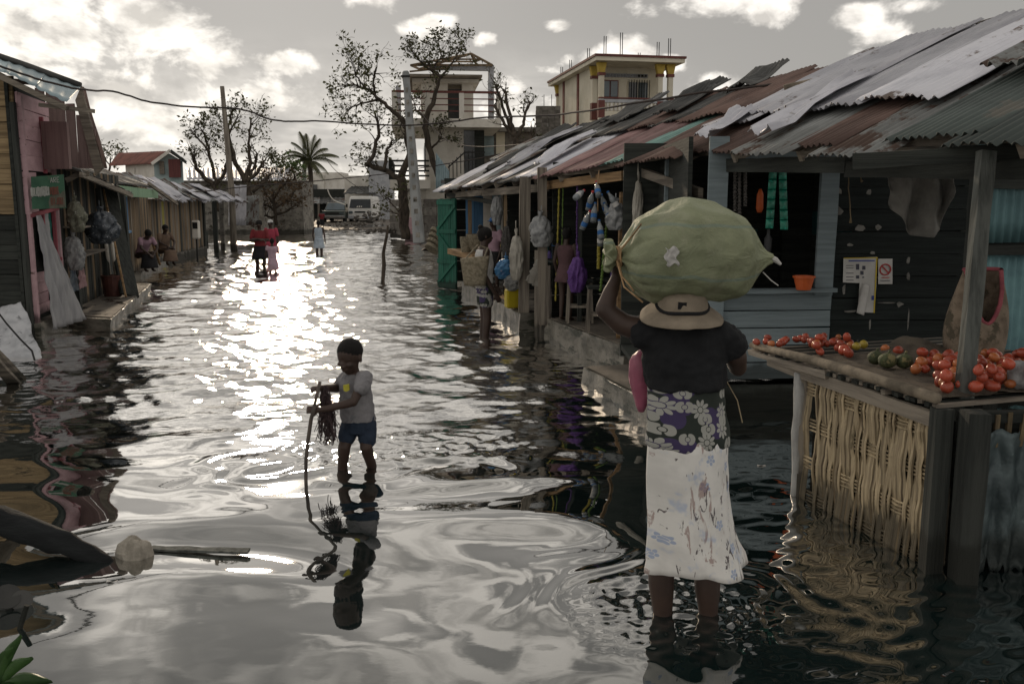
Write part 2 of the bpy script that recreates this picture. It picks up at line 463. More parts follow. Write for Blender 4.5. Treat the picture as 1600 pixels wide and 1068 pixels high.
# ------------------------------------------------------------------ water and ground
WOMAN, BOY = gp(1065, 958), gp(553, 728)
def make_water():
    ny, nx = 860, 640
    k = np.linspace(0, 1, ny)
    Y = 2.0 * np.exp(k * math.log(110 / 2.0))
    a = np.linspace(-1, 1, nx)
    X = np.outer(Y, a * .78)
    YY = np.repeat(Y[:, None], nx, 1)
    r = np.random.default_rng(5)
    Z = np.zeros_like(X)
    # value of calm: the foreground is nearly still, the street beyond is ruffled
    def sstep(x, lo, hi):
        t = np.clip((x - lo) / (hi - lo), 0, 1)
        return t * t * (3 - 2 * t)
    ruffle = .035 + .965 * sstep(YY, 5.9, 9.5)
    def waves(n, l0, l1, slope, spread, th0):
        z = np.zeros_like(X)
        for _ in range(n):
            L = l0 * (l1 / l0) ** r.random()
            th = th0 + r.normal() * spread
            kx, ky = 2 * math.pi / L * math.cos(th), 2 * math.pi / L * math.sin(th)
            ph = r.random() * 6.28
            # bend the crests so that no two run parallel for long
            wx = X + .35 * L * np.sin(.7 * YY / L * .37 + ph) ; wy = YY + .35 * L * np.sin(.6 * X / L * .43 + ph * 2)
            z += L * slope / 6.28 * np.sin(kx * wx + ky * wy + ph)
        return z / math.sqrt(n)
    fade = lambda L: sstep(YY, 100 * L * 3.2, 100 * L * 1.2)      # too fine for the mesh far off: the bump takes over
    Z += waves(10, 1.4, 3.2, .050, .8, 1.4) * (.5 + .5 * ruffle)
    Z += waves(7, .55, 1.3, .055, .5, 1.45) * sstep(YY, 3.2, 4.6) * sstep(YY, 8.0, 6.2)
    Z += waves(14, .45, 1.1, .115, .75, 1.5) * (.06 + .94 * ruffle) * fade(.45)
    Z += waves(16, .16, .42, .135, .9, 1.5) * ruffle * fade(.16)
    # gusts: patches of ruffled and smooth water
    # rings round the two waders
    def rings(c, L, slope, r0, r1, dx=0, dy=0):
        d = np.hypot(X - c.x - dx, (YY - c.y - dy))
        env = sstep(d, .05, .15) * sstep(d, r1, r0)
        ang = np.arctan2(YY - c.y, X - c.x)
        wob = .5 * np.sin(3 * ang + 1) + .4 * np.sin(5 * ang) + 1.1 * np.sin(7.3 * X + 5.1 * YY) + .8 * np.sin(11 * YY - 8 * X)
        env = env * (.55 + .45 * np.sin(2 * ang + 2.2 + 1.5 * np.sin(4 * X)))
        return L * slope / 6.28 * np.sin(2 * math.pi * d / L + wob * 1.5) * env
    Z += rings(WOMAN, .085, .14, .2, .55)
    Z += rings(WOMAN, .21, .11, .45, 1.15, .10, .05)
    Z += waves(20, .05, .13, .26, 1.6, 1.5) * sstep(np.hypot(X - WOMAN.x, YY - WOMAN.y), .62, .12)
    Z += rings(BOY, .13, .12, .3, .7, .05, .1)
    Z += rings(BOY, .36, .10, .8, 1.8, .1, .35)
    dB = np.hypot((X - BOY.x - .35) / 1.5, YY - BOY.y - .55)
    Z += waves(20, .07, .18, .26, 1.6, 1.5) * sstep(dB, .75, .25)
    # bow wave that trails off towards the stalls
    for (x0, y0, x1, y1, amp, w) in ((-1.6, 6.0, .15, 6.45, .022, .10), (-.9, 5.55, .75, 5.95, .014, .12)):
        t = np.clip((X - x0) / (x1 - x0), 0, 1)
        yc = y0 + (y1 - y0) * t + .10 * np.sin(3.1 * t)
        Z += amp * np.exp(-((YY - yc) / w) ** 2) * np.sin(math.pi * t) ** .6 * (X > x0) * (X < x1)
    mk = sstep(X - .12 * (YY - 4), .9, 1.6) * sstep(YY, 7.5, 5.5)
    Z += waves(18, .09, .24, .13, 1.2, 1.2) * mk
    P2 = np.stack([X, YY, Z], -1).reshape(-1, 3)
    i = np.arange(ny - 1)[:, None] * nx + np.arange(nx - 1)[None, :]
    q = np.stack([i, i + 1, i + nx + 1, i + nx], -1).reshape(-1, 4)
    me = bpy.data.meshes.new('water')
    me.vertices.add(len(P2)); me.vertices.foreach_set('co', P2.ravel())
    me.loops.add(q.size); me.loops.foreach_set('vertex_index', q.ravel())
    me.polygons.add(len(q)); me.polygons.foreach_set('loop_start', np.arange(len(q)) * 4)
    me.polygons.foreach_set('use_smooth', np.ones(len(q), bool))
    me.update(); me.validate()
    o = bpy.data.objects.new('water', me)
    COL.objects.link(o)
    m = bpy.data.materials.new('flood_water'); m.use_nodes = True
    nt = m.node_tree; nt.nodes.clear()
    t = NT(nt)
    co = t.n('ShaderNodeTexCoord').outputs['Object']
    s = t.n('ShaderNodeSeparateXYZ', ins={0: co}).outputs
    far = t.ss(s[1], 5.5, 10.0)
    b1 = t.noise(t.n('ShaderNodeMapping', ins={'Vector': co, 'Scale': (3.0, 4.5, 1)}).outputs[0], 1.0, 5, .5)
    bp = t.n('ShaderNodeBump', ins={'Strength': t.m('ADD', .006, t.m('MULTIPLY', far, .30)), 'Distance': .06, 'Height': b1})
    dif = t.n('ShaderNodeBsdfDiffuse', ins={'Color': (.006, .013, .013, 1)})
    gl = t.n('ShaderNodeBsdfGlossy', ins={'Color': (1.0, .985, .965, 1), 'Roughness': .02, 'Normal': bp.outputs[0]})
    lw = t.n('ShaderNodeLayerWeight', ins={'Blend': .5, 'Normal': bp.outputs[0]}).outputs['Facing']
    fac = t.ss(lw, .45, .88, .17, .96)
    mx = t.n('ShaderNodeMixShader', ins={0: fac, 1: dif.outputs[0], 2: gl.outputs[0]})
    t.n('ShaderNodeOutputMaterial', ins={'Surface': mx.outputs[0]})
    me.materials.append(m)
    tag(o, kind='structure')


make_water()
g = MB()
def land(i, j):
    x, y = -160 + 420 * i, 2 + 398 * j ** 1.6
    z = -.45
    if y > 60: z = -.45 + min((y - 60) * .055, .95) + .05 * fbm(x * .3, y * .3)
    side = x + .2 * y
    if side < -7.5: z = max(z, min(-.2 + (-7.5 - side) * .1, .3))
    if side > 6.5: z = max(z, min(-.2 + (side - 6.5) * .1, .3))
    return (x, y, z)
g.grid(land, 84, 80)
tag(g.build('ground', 'mud', smooth=True), kind='structure')

# ------------------------------------------------------------------ the row of market shacks
def lerp_tab(tab, y):
    for (a, b) in zip(tab, tab[1:]):
        if y <= b[0]:
            k = (y - a[0]) / (b[0] - a[0])
            return tuple(p + (q - p) * k for p, q in zip(a[1:], b[1:]))
    return tab[-1][1:]


EAVE = [(3.0, 2.86, 2.14), (4.2, 2.60, 2.17), (5.4, 2.34, 2.22), (9.0, 1.55, 2.36), (11.2, .78, 2.26), (15, -.32, 2.23), (21, -1.72, 2.20)]
def eave(y):
    x, z = lerp_tab(EAVE, y)
    return Vector((x, y, z))
SD = Vector((.97, .24, 0)).normalized()      # across the row, away from the street
AL = Vector((-.24, .97, 0)).normalized()     # along the street
def ridge(y):
    e = eave(y)
    p = e + SD * 2.15
    p.z = 3.28
    return p


def sheet(name, a, b, c, d, m, parent=None, pitch=.076, amp=.011, warp=.02, nv=5, ragged=0.0, seed=0):
    """corrugated sheet on the corners a-b (lower edge) and d-c (upper edge); the corrugations run a to d"""
    a, b, c, d = (Vector(p) for p in (a, b, c, d))
    w = ((b - a).length + (c - d).length) / 2
    nw = max(3, round(w / pitch))
    nrm = (b - a).cross(d - a).normalized()
    rr = random.Random(seed + int(a.x * 977) + int(a.y * 571))
    rag = [rr.uniform(-ragged, ragged) for _ in range(nw * 6 + 2)]
    ph = rr.random() * 9
    mb = MB()
    def fn(i, j):
        lo, hi = a.lerp(b, i), d.lerp(c, i)
        k = int(round(i * nw * 6))
        jj = j + (rag[k // 6] * (1 - j) if ragged else 0)
        p = lo.lerp(hi, jj)
        p = p + nrm * (amp * math.cos(2 * PI * nw * i) + warp * fbm(i * 1.7 + ph, j * 1.5 + ph))
        return p
    mb.grid(fn, nw * 6, nv)
    return mb.build(name, m, parent, smooth=True, solid=.004)


def roof_strip(parent, y0, y1, k0, k1, m, lift=0.0, over=0.0, warp=.025, amp=.012, ragged=.01, skew=0.0):
    """one sheet of the row's roof between distances y0..y1 and from k0 (eave) to k1 (ridge)"""
    def pt(y, k):
        e, r = eave(y), ridge(y)
        p = e.lerp(r, k)
        p.z += lift
        return p
    return sheet('roof_sheet', pt(y0, k0 - over), pt(y1, k0 - over), pt(y1 + skew, k1), pt(y0 + skew, k1), m, parent, amp=amp, warp=warp, ragged=ragged)


def planks_h(parent, p0, p1, z0, z1, hgt, m, t=.022, gap=.008, jit=.004, out=(0, 0, 0), name='plank', skip=(), seg=3):
    """horizontal planks between the plan points p0-p1, from z0 up to z1"""
    p0, p1 = Vector((p0[0], p0[1], 0)), Vector((p1[0], p1[1], 0))
    n = max(1, round((z1 - z0) / hgt))
    hh = (z1 - z0) / n
    nrm = (p1 - p0).cross(Vector((0, 0, 1))).normalized()
    for i in range(n):
        if i in skip: continue
        z = z0 + (i + .5) * hh
        tilt = rng.uniform(-.006, .006)
        mm = m(i) if callable(m) else m
        off = nrm * rng.uniform(-.006, .006) + Vector(out)
        MB().bar(p0 + Vector((0, 0, z - tilt)) + off, p1 + Vector((0, 0, z + tilt)) + off, t, hh - gap, seg=seg, jit=jit).build(name, mm, parent)


def planks_v(parent, p0, p1, z0, z1, wid, m, t=.02, gap=.008, jit=.004, name='plank', ztop=None, lean=.008):
    """upright boards side by side from plan point p0 to p1; ztop(k) may shape the upper edge"""
    p0, p1 = Vector((p0[0], p0[1], 0)), Vector((p1[0], p1[1], 0))
    L = (p1 - p0).length
    n = max(1, round(L / wid))
    d = (p1 - p0) / n
    nrm = d.cross(Vector((0, 0, 1))).normalized()
    for i in range(n):
        c = p0 + d * (i + .5)
        zt = ztop((i + .5) / n) if ztop else z1
        mm = m(i) if callable(m) else m
        off = nrm * rng.uniform(-.006, .006)
        l = d.normalized() * rng.uniform(-lean, lean)
        MB().bar(c + Vector((0, 0, z0)) + off, c + l + Vector((0, 0, zt + rng.uniform(-.012, .012))) + off, t, d.length - gap, up=d.normalized(), seg=2, jit=jit).build(name, mm, parent)


# --- quay pieces, each a kerbed concrete platform standing in the water
def platform(label, name, pts, z, mside='concrete_wet', edge=True):
    """pts: plan outline (street-side edge first two points), top at height z"""
    c = sum((Vector((*p, 0)) for p in pts), Vector()) / len(pts)
    t = thing(name, label, 'platform', (c.x, c.y, -.3))
    a, b = Vector((*pts[0], 0)), Vector((*pts[1], 0))
    n = max(2, int((b - a).length / .16))
    rnd = random.Random(3)
    # body with a worn street face
    ring_top, ring_mid, ring_bot = [], [], []
    for i in range(n + 1):
        p = a.lerp(b, i / n)
        nn = (b - a).cross(Vector((0, 0, 1))).normalized()
        if nn.x > 0: nn = -nn
        ring_bot.append(p + nn * (.03 + rnd.uniform(0, .04)) + Vector((0, 0, -.35)))
        ring_mid.append(p + nn * rnd.uniform(0, .03) + Vector((0, 0, z * .45)))
        ring_top.append(p + nn * rnd.uniform(-.012, .012) + Vector((0, 0, z + rnd.uniform(-.008, .004))))
    mb = MB()
    m = n + 1
    vs = ring_bot + ring_mid + ring_top
    fs = []
    for k in range(2):
        for i in range(n):
            fs.append((k * m + i, k * m + i + 1, (k + 1) * m + i + 1, (k + 1) * m + i))
    base = len(vs)
    rest = [Vector((*p, 0)) for p in pts[2:]]
    vs += [Vector((p.x, p.y, z - .002)) for p in rest] + [Vector((p.x, p.y, -.35)) for p in rest]
    r = len(rest)
    fs.append(tuple(2 * m + i for i in range(m)) + tuple(base + i for i in range(r)))
    # end walls
    fs.append((n, base + r, base, 2 * m + n, m + n))
    fs.append((0, m, 2 * m, base + r - 1, base + 2 * r - 1))
    mb.add(vs, fs)
    mb.build('kerb_block', mside, t)
    inset = [Vector((*p, 0)) for p in pts]
    cc = sum(inset, Vector()) / len(inset)
    top = [Vector((p.x + (cc.x - p.x) * .05, p.y + (cc.y - p.y) * .05, z + .004)) for p in inset]
    MB().slab(top, (0, 0, .012)).build('top_screed', 'concrete_top', t)
    return t


A0, A1 = gp(911, 598), gp(1012, 657)
B0, B1 = gp(853, 529), gp(946, 571)
C0, C1 = gp(722, 462), gp(813, 523)
platform('low wet concrete platform in front of the blue-grey plank shop', 'quay_platform', [(A1.x + .04, A1.y - .15), (A0.x, A0.y), (2.1, A0.y + .35), (1.75, A1.y - .05)], .17)
platform('worn concrete kerb under the barefoot girl at the bead stall', 'quay_platform', [(B1.x + .16, B1.y - .5), (B0.x, B0.y), (2.0, B0.y + .5), (2.1, B1.y - .35)], .29)
platform('long concrete platform under the yellow jerrycan shop', 'quay_platform', [(C1.x, C1.y), (C0.x, C0.y), (1.1, C0.y + .4), (1.9, C1.y + .55)], .30)

# --- near shop: end wall of blue-grey planks with a wide serving window
WY = 8.05
def wx(u, v): return wp(u, v, WY)
shop = thing('plank_shop', 'blue-grey plank shop with a wide open serving window', 'shop', (2.3, WY, .2))
xl, xr = wx(1106, 400).x, wx(1303, 400).x
YL, YR = WY - .03, WY + .08
zs = wx(1200, 458).z
planks_h(shop, (xl - .05, YL), (xr + .02, YR), .27, zs, .17, 'paint_bluegrey', jit=.003, gap=.011)
MB().bar((xl + .055, YL - .025, .27), (xl + .055, YL - .025, 2.44), .045, .17, up=(1, 0, 0), seg=4, jit=.003).build('window_post', 'paint_bluegrey', shop)
MB().bar((xr - .07, YR - .045, zs - .02), (xr - .06, YR - .045, 2.42), .05, .16, up=(1, 0, 0), seg=4, jit=.003).build('window_post', 'paint_bluegrey', shop)
MB().bar((xl + .14, YL - .02, 2.30), (xr - .13, YR - .04, 2.33), .05, .16, seg=4, jit=.003).build('lintel', 'paint_bluegrey', shop)
MB().bar((xl - .02, YL - .06, zs + .02), (xr + .02, YR - .07, zs + .03), .14, .035, seg=4, jit=.003).build('window_sill', 'paint_bluegrey', shop)
MB().bar((xl - .05, YL + .01, .05), (xr + 1.3, YR + .02, .05), .1, .34, seg=4, jit=.006).build('sill_beam', 'wood_dark', shop)
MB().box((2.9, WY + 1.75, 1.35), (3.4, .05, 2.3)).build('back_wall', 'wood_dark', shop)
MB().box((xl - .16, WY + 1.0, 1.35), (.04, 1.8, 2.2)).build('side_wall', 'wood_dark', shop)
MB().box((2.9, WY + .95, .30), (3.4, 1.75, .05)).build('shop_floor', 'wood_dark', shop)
MB().bar((xl - .05, WY + 1.4, 1.35), (xr - .1, WY + 1.4, 1.35), .3, .03).build('shelf', 'wood_dark', shop)
for i, (x, c) in enumerate(((2.0, 'tin_teal'), (2.13, 'trim_red'), (2.25, 'paint_blue'), (2.42, 'trim_yellow'), (2.55, 'tarp_teal'), (2.68, 'trim_grey'))):
    MB().tube([(x, WY + 1.38, 1.368), (x, WY + 1.38, 1.50), (x, WY + 1.38, 1.54), (x, WY + 1.38, 1.60)], [.042, .042, .02, .018], 10).build('jar', c, shop, smooth=True)

# dark plank wall next to it
dark = thing('dark_plank_wall', 'blackened plank wall with peeled paper scraps beside the serving window', 'wall', (3.5, WY, .2))
planks_h(dark, (xr + .03, YR + .02), (wx(1518, 400).x, WY + .16), .2, 2.62, .205, 'wall_black', jit=.004, gap=.009)
for (u, v, w, h) in ((1312, 330, 16, 20), (1345, 357, 22, 14), (1376, 355, 14, 12), (1313, 298, 12, 14), (1424, 408, 8, 16), (1424, 432, 8, 20), (1320, 452, 8, 22), (1410, 476, 16, 12), (1300, 275, 20, 8),
                     (1330, 487, 30, 6), (1390, 474, 46, 3), (1424, 500, 4, 40), (1366, 395, 14, 6), (1360, 300, 10, 12), (1362, 508, 5, 30), (1300, 360, 8, 16), (1330, 383, 16, 8)):
    p = wx(u, v)
    yy = WY + .02 + .06 * (p.x - xr) - .004
    pts = []
    for k in range(7):
        a = 2 * PI * k / 7
        q = rng.uniform(.55, 1.1)
        pts.append((p.x + math.cos(a) * w / 400 * q, yy, p.z + math.sin(a) * h / 400 * q))
    MB().slab(pts, (0, .003, 0)).build('paper_scrap', 'plaster_old', dark)

MB().box((4.4, WY + 1.3, 1.4), (3.2, .05, 2.9)).build('backing_board', 'wood_dark', dark)  # added behind the planks to keep sky light from leaking through the gaps
# corrugated side wall past the post, seen through the stall
tw = thing('tin_wall', 'pale teal corrugated tin wall behind the tomato stall', 'wall', (4.4, 8.2, 0))
sheet('tin_sheet', (wx(1532, 400).x, WY + .25, 1.5), (5.6, WY + .7, 1.5), (5.6, WY + .7, 2.5), (wx(1532, 400).x, WY + .25, 2.5), 'tin_wall', tw, pitch=.10, amp=.016)
sheet('tin_sheet', (wx(1532, 400).x, WY + .27, .2), (5.6, WY + .72, .2), (5.6, WY + .72, 1.47), (wx(1532, 400).x, WY + .27, 1.47), 'tin_wall', tw, pitch=.10, amp=.016)
MB().bar((wx(1520, 410).x, WY + .2, 1.44), (5.6, WY + .62, 1.42), .06, .09).build('rail', 'wood_dark', tw)
MB().bar((wx(1520, 280).x, WY + .2, 2.05), (5.6, WY + .62, 2.02), .06, .09).build('rail', 'wood_dark', tw)
MB().bar((wx(1522, 300).x, WY + .2, .0), (wx(1530, 300).x, WY + .2, 2.6), .08, .08).build('stud', 'wood_dark_v', tw)

# --- the long roof
roof = thing('market_roof', 'long patched roof of overlapping rusty and silver corrugated sheets', 'roof', (2.2, 9, 2.2))
low = [('tin_darkteal', 3.2, 4.1, 0), ('tin_darkteal', 4.0, 4.95, .03), ('tin_darkteal', 4.85, 5.55, .02), ('tin_grey', 5.5, 6.25, .08), ('tin_rust', 6.15, 6.7, .02), ('tin_grey', 6.6, 7.35, .06), ('tin_rust', 7.25, 8.0, .04), ('tin_rust', 7.9, 8.6, .02),
       ('tin_rust', 8.5, 9.3, .06), ('tin_rust', 9.2, 9.95, .03), ('tin_teal', 10.0, 10.55, .02), ('tin_pink', 10.5, 11.3, .05), ('tin_pink', 11.2, 12.0, .0), ('tin_pink', 11.9, 12.6, .06),
       ('tin_silver', 12.6, 13.6, .02), ('tin_dark', 13.5, 14.5, .05), ('tin_silver', 14.4, 15.5, .0), ('tin_grey', 15.4, 16.6, .05), ('tin_silver', 16.5, 17.8, .03), ('tin_grey', 17.7, 19.2, .05), ('tin_silver', 19.1, 20.6, .08)]
for i, (m, a, b, ov) in enumerate(low):
    roof_strip(roof, a - .05, b + .05, 0, .62, m, lift=.015 * (i % 3), over=ov + rng.uniform(-.02, .03), ragged=.012, skew=rng.uniform(-.1, .1))
up = [('tin_dark', 3.4, 4.3), ('tin_dark', 4.2, 5.1), ('tin_grey', 5.0, 5.9), ('tin_silver', 5.8, 6.7), ('tin_silver', 6.6, 7.5), ('tin_silver', 7.4, 8.3), ('tin_silver', 8.2, 9.0), ('tin_rust', 8.9, 9.8), ('tin_rust', 9.7, 10.6), ('tin_dark', 10.5, 11.6),
      ('tin_rust', 11.5, 12.5), ('tin_dark', 12.4, 13.4), ('tin_grey', 13.3, 14.4), ('tin_dark', 14.3, 15.5), ('tin_dark', 15.4, 16.8), ('tin_grey', 16.7, 18.2), ('tin_dark', 18.1, 19.4), ('tin_grey', 19.3, 20.6)]
for i, (m, a, b) in enumerate(up):
    silver = m == 'tin_silver'
    roof_strip(roof, a - .06, b + .06, .22 if silver else .5, 1.0, m, lift=(.10 if silver else .055) + .012 * (i % 3), over=rng.uniform(-.05, .05), ragged=.015, skew=rng.uniform(-.12, .12), warp=.05 if silver else .03)
# loose patches laid over
for (m, a, b, k0, k1, sk) in (('tin_silver', 7.95, 8.35, -.02, .30, .5), ('tin_silver', 6.95, 7.3, -.03, .5, .35), ('tin_grey', 5.1, 5.6, .3, .9, .2), ('tin_silver', 12.9, 13.3, .05, .5, .3), ('tin_silver', 15.0, 15.6, .15, .75, .2),
                            ('tin_dark', 16.2, 16.9, .1, .9, .3), ('tin_dark', 11.2, 11.9, .62, 1.06, .4), ('tin_dark', 13.0, 14.2, .70, 1.10, .5), ('tin_dark', 10.3, 10.9, .8, 1.1, .2)):
    roof_strip(roof, a, b, k0, k1, m, lift=.16, warp=.09, ragged=.03, skew=sk)
# frame under the roof
for y in np.arange(4.6, 20.5, 1.05):
    e, r = eave(float(y)), ridge(float(y))
    MB().bar(e + SD * .06 - Vector((0, 0, .07)), r - Vector((0, 0, .07)), .05, .08).build('rafter', 'wood_grey', roof)
for k in (.05, .5, .95):
    ys = [4.4, 6.0, 8.0, 9.3, 11.2, 13, 15, 17.5, 20.5]
    for a, b in zip(ys, ys[1:]):
        p, q = eave(a).lerp(ridge(a), k), eave(b).lerp(ridge(b), k)
        MB().bar(p - Vector((0, 0, .05)), q - Vector((0, 0, .05)), .045, .06).build('purlin', 'wood_grey', roof)
for (ya, yb, zz, m) in ((10.2, 12.6, -.13, 'wood_warm'), (12.6, 16.4, -.16, 'wood_grey'), (16.4, 20.3, -.15, 'wood_grey'), (4.3, 6.2, -.16, 'wood_dark'), (6.2, 8.0, -.13, 'wood_dark')):  # dark wood over the window stands in for shade under the eave
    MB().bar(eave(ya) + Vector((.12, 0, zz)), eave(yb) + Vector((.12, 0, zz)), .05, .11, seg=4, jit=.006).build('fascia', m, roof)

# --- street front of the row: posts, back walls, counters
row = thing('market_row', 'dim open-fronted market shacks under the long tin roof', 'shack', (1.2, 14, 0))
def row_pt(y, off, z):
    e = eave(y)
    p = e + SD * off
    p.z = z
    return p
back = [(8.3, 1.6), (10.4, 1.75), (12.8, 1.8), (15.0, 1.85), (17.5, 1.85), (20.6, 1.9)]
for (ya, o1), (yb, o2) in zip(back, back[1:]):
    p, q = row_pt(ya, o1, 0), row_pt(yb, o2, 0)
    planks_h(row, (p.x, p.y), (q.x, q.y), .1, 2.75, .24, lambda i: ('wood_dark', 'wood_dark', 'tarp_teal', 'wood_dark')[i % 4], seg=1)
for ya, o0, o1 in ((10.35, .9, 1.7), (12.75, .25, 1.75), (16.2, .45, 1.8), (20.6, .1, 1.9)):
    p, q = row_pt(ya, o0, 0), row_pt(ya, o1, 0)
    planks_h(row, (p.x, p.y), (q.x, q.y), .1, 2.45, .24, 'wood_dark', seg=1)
for (u, v0, v1, Y, w, m) in ((818, 500, 276, 13.0, .155, 'wood_grey_v'), (848, 520, 262, 12.4, .13, 'wood_grey_v'), (736, 470, 290, 18.2, .08, 'wood_brown_v'), (966, 566, 300, 10.4, .06, 'wood_warm'),
                             (985, 590, 262, 10.0, .14, 'wood_dark_v'), (1040, 600, 250, 9.2, .10, 'paint_bluegrey'), (905, 545, 275, 11.9, .06, 'wood_dark_v'), (790, 488, 290, 15.2, .05, 'wood_brown_v')):
    a, b = wp(u, v0, Y), wp(u, v1, Y)
    b.x = a.x + rng.uniform(-.03, .03)
    a.z = .2 
    b.z = min(b.z, 2.35)
    MB().bar(a, b, w, w, up=(1, 0, 0), seg=5, jit=.006).build('post', m, row)
# counters and low boards along the platforms
for (u0, v0, u1, v1, Y0, Y1, w, h, m) in ((712, 392, 752, 402, 18.4, 16.6, .35, .10, 'wood_warm'), (730, 446, 775, 460, 18.2, 15.4, .03, .34, 'wood_grey'), (780, 462, 815, 488, 15.2, 13.2, .04, .1, 'wood_warm')):
    MB().bar(wp(u0, v0, Y0), wp(u1, v1, Y1), w, h, seg=3, jit=.006).build('counter_board', m, row)
for (y, off, z, L) in ((11.5, .8, .85, 1.2), (14.3, .9, .95, 1.8), (17.6, .9, .95, 2.2), (11.6, 1.4, 1.5, 1.4), (14.5, 1.5, 1.45, 2.0), (17.6, 1.5, 1.5, 2.2), (11.6, 1.4, 1.15, 1.4)):
    p = row_pt(y - L / 2, off, z); q = row_pt(y + L / 2, off, z)
    MB().bar(p, q, .3, .03).build('shelf', 'wood_dark', row)
# braces and boards under the eave near the bottle bunch
for (u0, v0, Y0, u1, v1, Y1, w, m) in ((985, 262, 10.2, 1095, 302, 8.3, .09, 'wood_grey'), (925, 268, 11.2, 1010, 282, 9.8, .09, 'wood_dark'), (1050, 245, 9.4, 1052, 330, 9.3, .10, 'paint_bluegrey'), (700, 304, 19.9, 770, 316, 16.5, .08, 'wood_dark')):
    MB().bar(wp(u0, v0, Y0), wp(u1, v1, Y1), .05, w, seg=3, jit=.005).build('brace', m, row)
# the plank wall end piece left of the platform (old boards on edge)
planks_v(row, (wp(836, 500, 12.62).x, 12.62), (wp(860, 500, 12.3).x, 12.3), -.05, 1.25, .1, 'wood_grey_v', ztop=lambda k: 1.25 - .25 * k)
# far end shop: blue and white boards behind the door
p0, p1 = wp(726, 400, 19.0), wp(760, 400, 19.3)
planks_v(row, (p0.x, 19.4), (p1.x + .5, 19.4), .3, 2.15, .2, lambda i: ('paint_blue', 'paint_blue', 'plaster_white', 'tin_blue', 'plaster_white', 'wood_dark_v')[i % 6])

# green plank door standing open at the far end
door = thing('green_door', 'open dark green plank door with diagonal braces at the far shack', 'door', wp(700, 452, 19.8))
D0, D1 = wp(686, 452, 20.0), wp(714, 452, 19.5)
D0.z = D1.z = 0
dd = (D1 - D0)
planks_v(door, (D0.x, D0.y), (D1.x, D1.y), .02, 1.98, .10, 'paint_green', t=.03, gap=.006)
nrm = Vector((dd.y, -dd.x, 0)).normalized()
if nrm.y > 0: nrm = -nrm
dz = lambda z: Vector((0, 0, z))
of = nrm * .03
for z in (.62, 1.28, 1.9, .1):
    MB().bar(D0 + of + dz(z), D1 + of + dz(z), .025, .09).build('ledge', 'paint_green', door)
for z in (.66, 1.32, .14):
    MB().bar(D0 + of * 1.1 + dz(z + .0 if z != .66 else 1.24), D1 + of * 1.1 + dz(z + .52 if z != .66 else .70), .025, .07).build('brace', 'paint_green', door)

# ------------------------------------------------------------------ the tomato stall
mat('cane', (.43, .345, .22), (.24, .19, .12), (30, 30, 2), .6, .3, vary=.3, patch=((.15, .12, .07), (5, 5, 2), .62), wet=.17)
mat('cane_dark', (.17, .13, .075), (.08, .06, .038), (20, 20, 3), .8, .3, vary=.3)
mat('sackcloth', (.16, .135, .105), (.085, .072, .058), (7, 7, 7), .95, .5, bsc=(90, 90, 90), vary=.1)
mat('cloth_grey', (.19, .185, .17), (.13, .128, .118), (5, 5, 5), .95, .3, bsc=(60, 60, 60), vary=.05)
mat('tape_white', (.34, .34, .33), (.20, .20, .195), (8, 8, 3), .35, .4, bsc=(18, 18, 6), spec=.5)
mat('tomato_red', (.42, .070, .038), (.33, .050, .030), (12, 12, 12), .28, 0, spec=.5, vary=.3, patch=((.48, .19, .06), 14, .60))
mat('tomato_orange', (.46, .16, .05), (.42, .11, .04), (12, 12, 12), .28, 0, spec=.5, vary=.2)
mat('tomato_yellow', (.52, .38, .05), (.42, .33, .06), (12, 12, 12), .3, 0, spec=.5, vary=.2)
mat('gourd', (.085, .10, .045), (.04, .05, .025), (25, 25, 25), .6, .6, vary=.25, patch=((.22, .19, .09), 18, .60))
mat('sack_old', (.27, .215, .16), (.15, .115, .085), (9, 9, 9), .9, .4, bsc=(70, 70, 70), patch=((.10, .085, .06), 7, .58), vary=.05)
mat('sack_pink', (.36, .10, .12), (.24, .065, .08), (9, 9, 9), .85, .3, vary=.05)
mat('plastic_clear', (.48, .49, .49), (.30, .31, .32), (18, 18, 18), .22, .5, bsc=(40, 40, 40), spec=.6, vary=.1, trans=.35)
mat('tin_crumpled', (.10, .13, .135), (.055, .073, .078), (5, 5, 5), .42, .5, bsc=(9, 9, 9), metal=.25, patch=((.17, .22, .225), (9, 9, 5), .62), wet=.2)
mat('plastic_orange', (.62, .14, .04), (.5, .10, .03), (4, 4, 4), .4, 0, vary=0)
mat('sachet_green', (.02, .24, .16), (.012, .15, .10), (30, 30, 20), .3, .3, spec=.6, patch=((.04, .42, .30), 40, .6))
mat('bead_dark', (.12, .11, .10), (.03, .03, .03), (60, 60, 60), .4, .4)
mat('paper_white', (.55, .54, .52), (.46, .45, .43), (5, 5, 5), .8, .1, vary=.05)
mat('paper_ink', (.05, .055, .07), (.08, .08, .10), (30, 30, 30), .8, 0, vary=0)
mat('paper_yellow', (.55, .42, .06), (.5, .38, .05), (5, 5, 5), .8, 0, vary=0)
mat('paper_red', (.42, .05, .05), (.36, .04, .04), (5, 5, 5), .8, 0, vary=0)
mat('paper_blue', (.07, .09, .30), (.05, .07, .24), (5, 5, 5), .8, 0, vary=0)

S0, S1 = gp(1452, 884), gp(1252, 772)          # near and far foot of the woven side
S2 = Vector((4.2, 4.62, 0))
stall = thing('market_stall', 'wooden market stall with woven cane side and tomatoes on top', 'stall', (S0 + S1) / 2 + Vector((.5, 0, -.3)))
TZ = .865
ax = (S1 - S0).normalized()
L = (S1 - S0).length
nr = Vector((-ax.y, ax.x, 0))
if nr.x > 0: nr = -nr
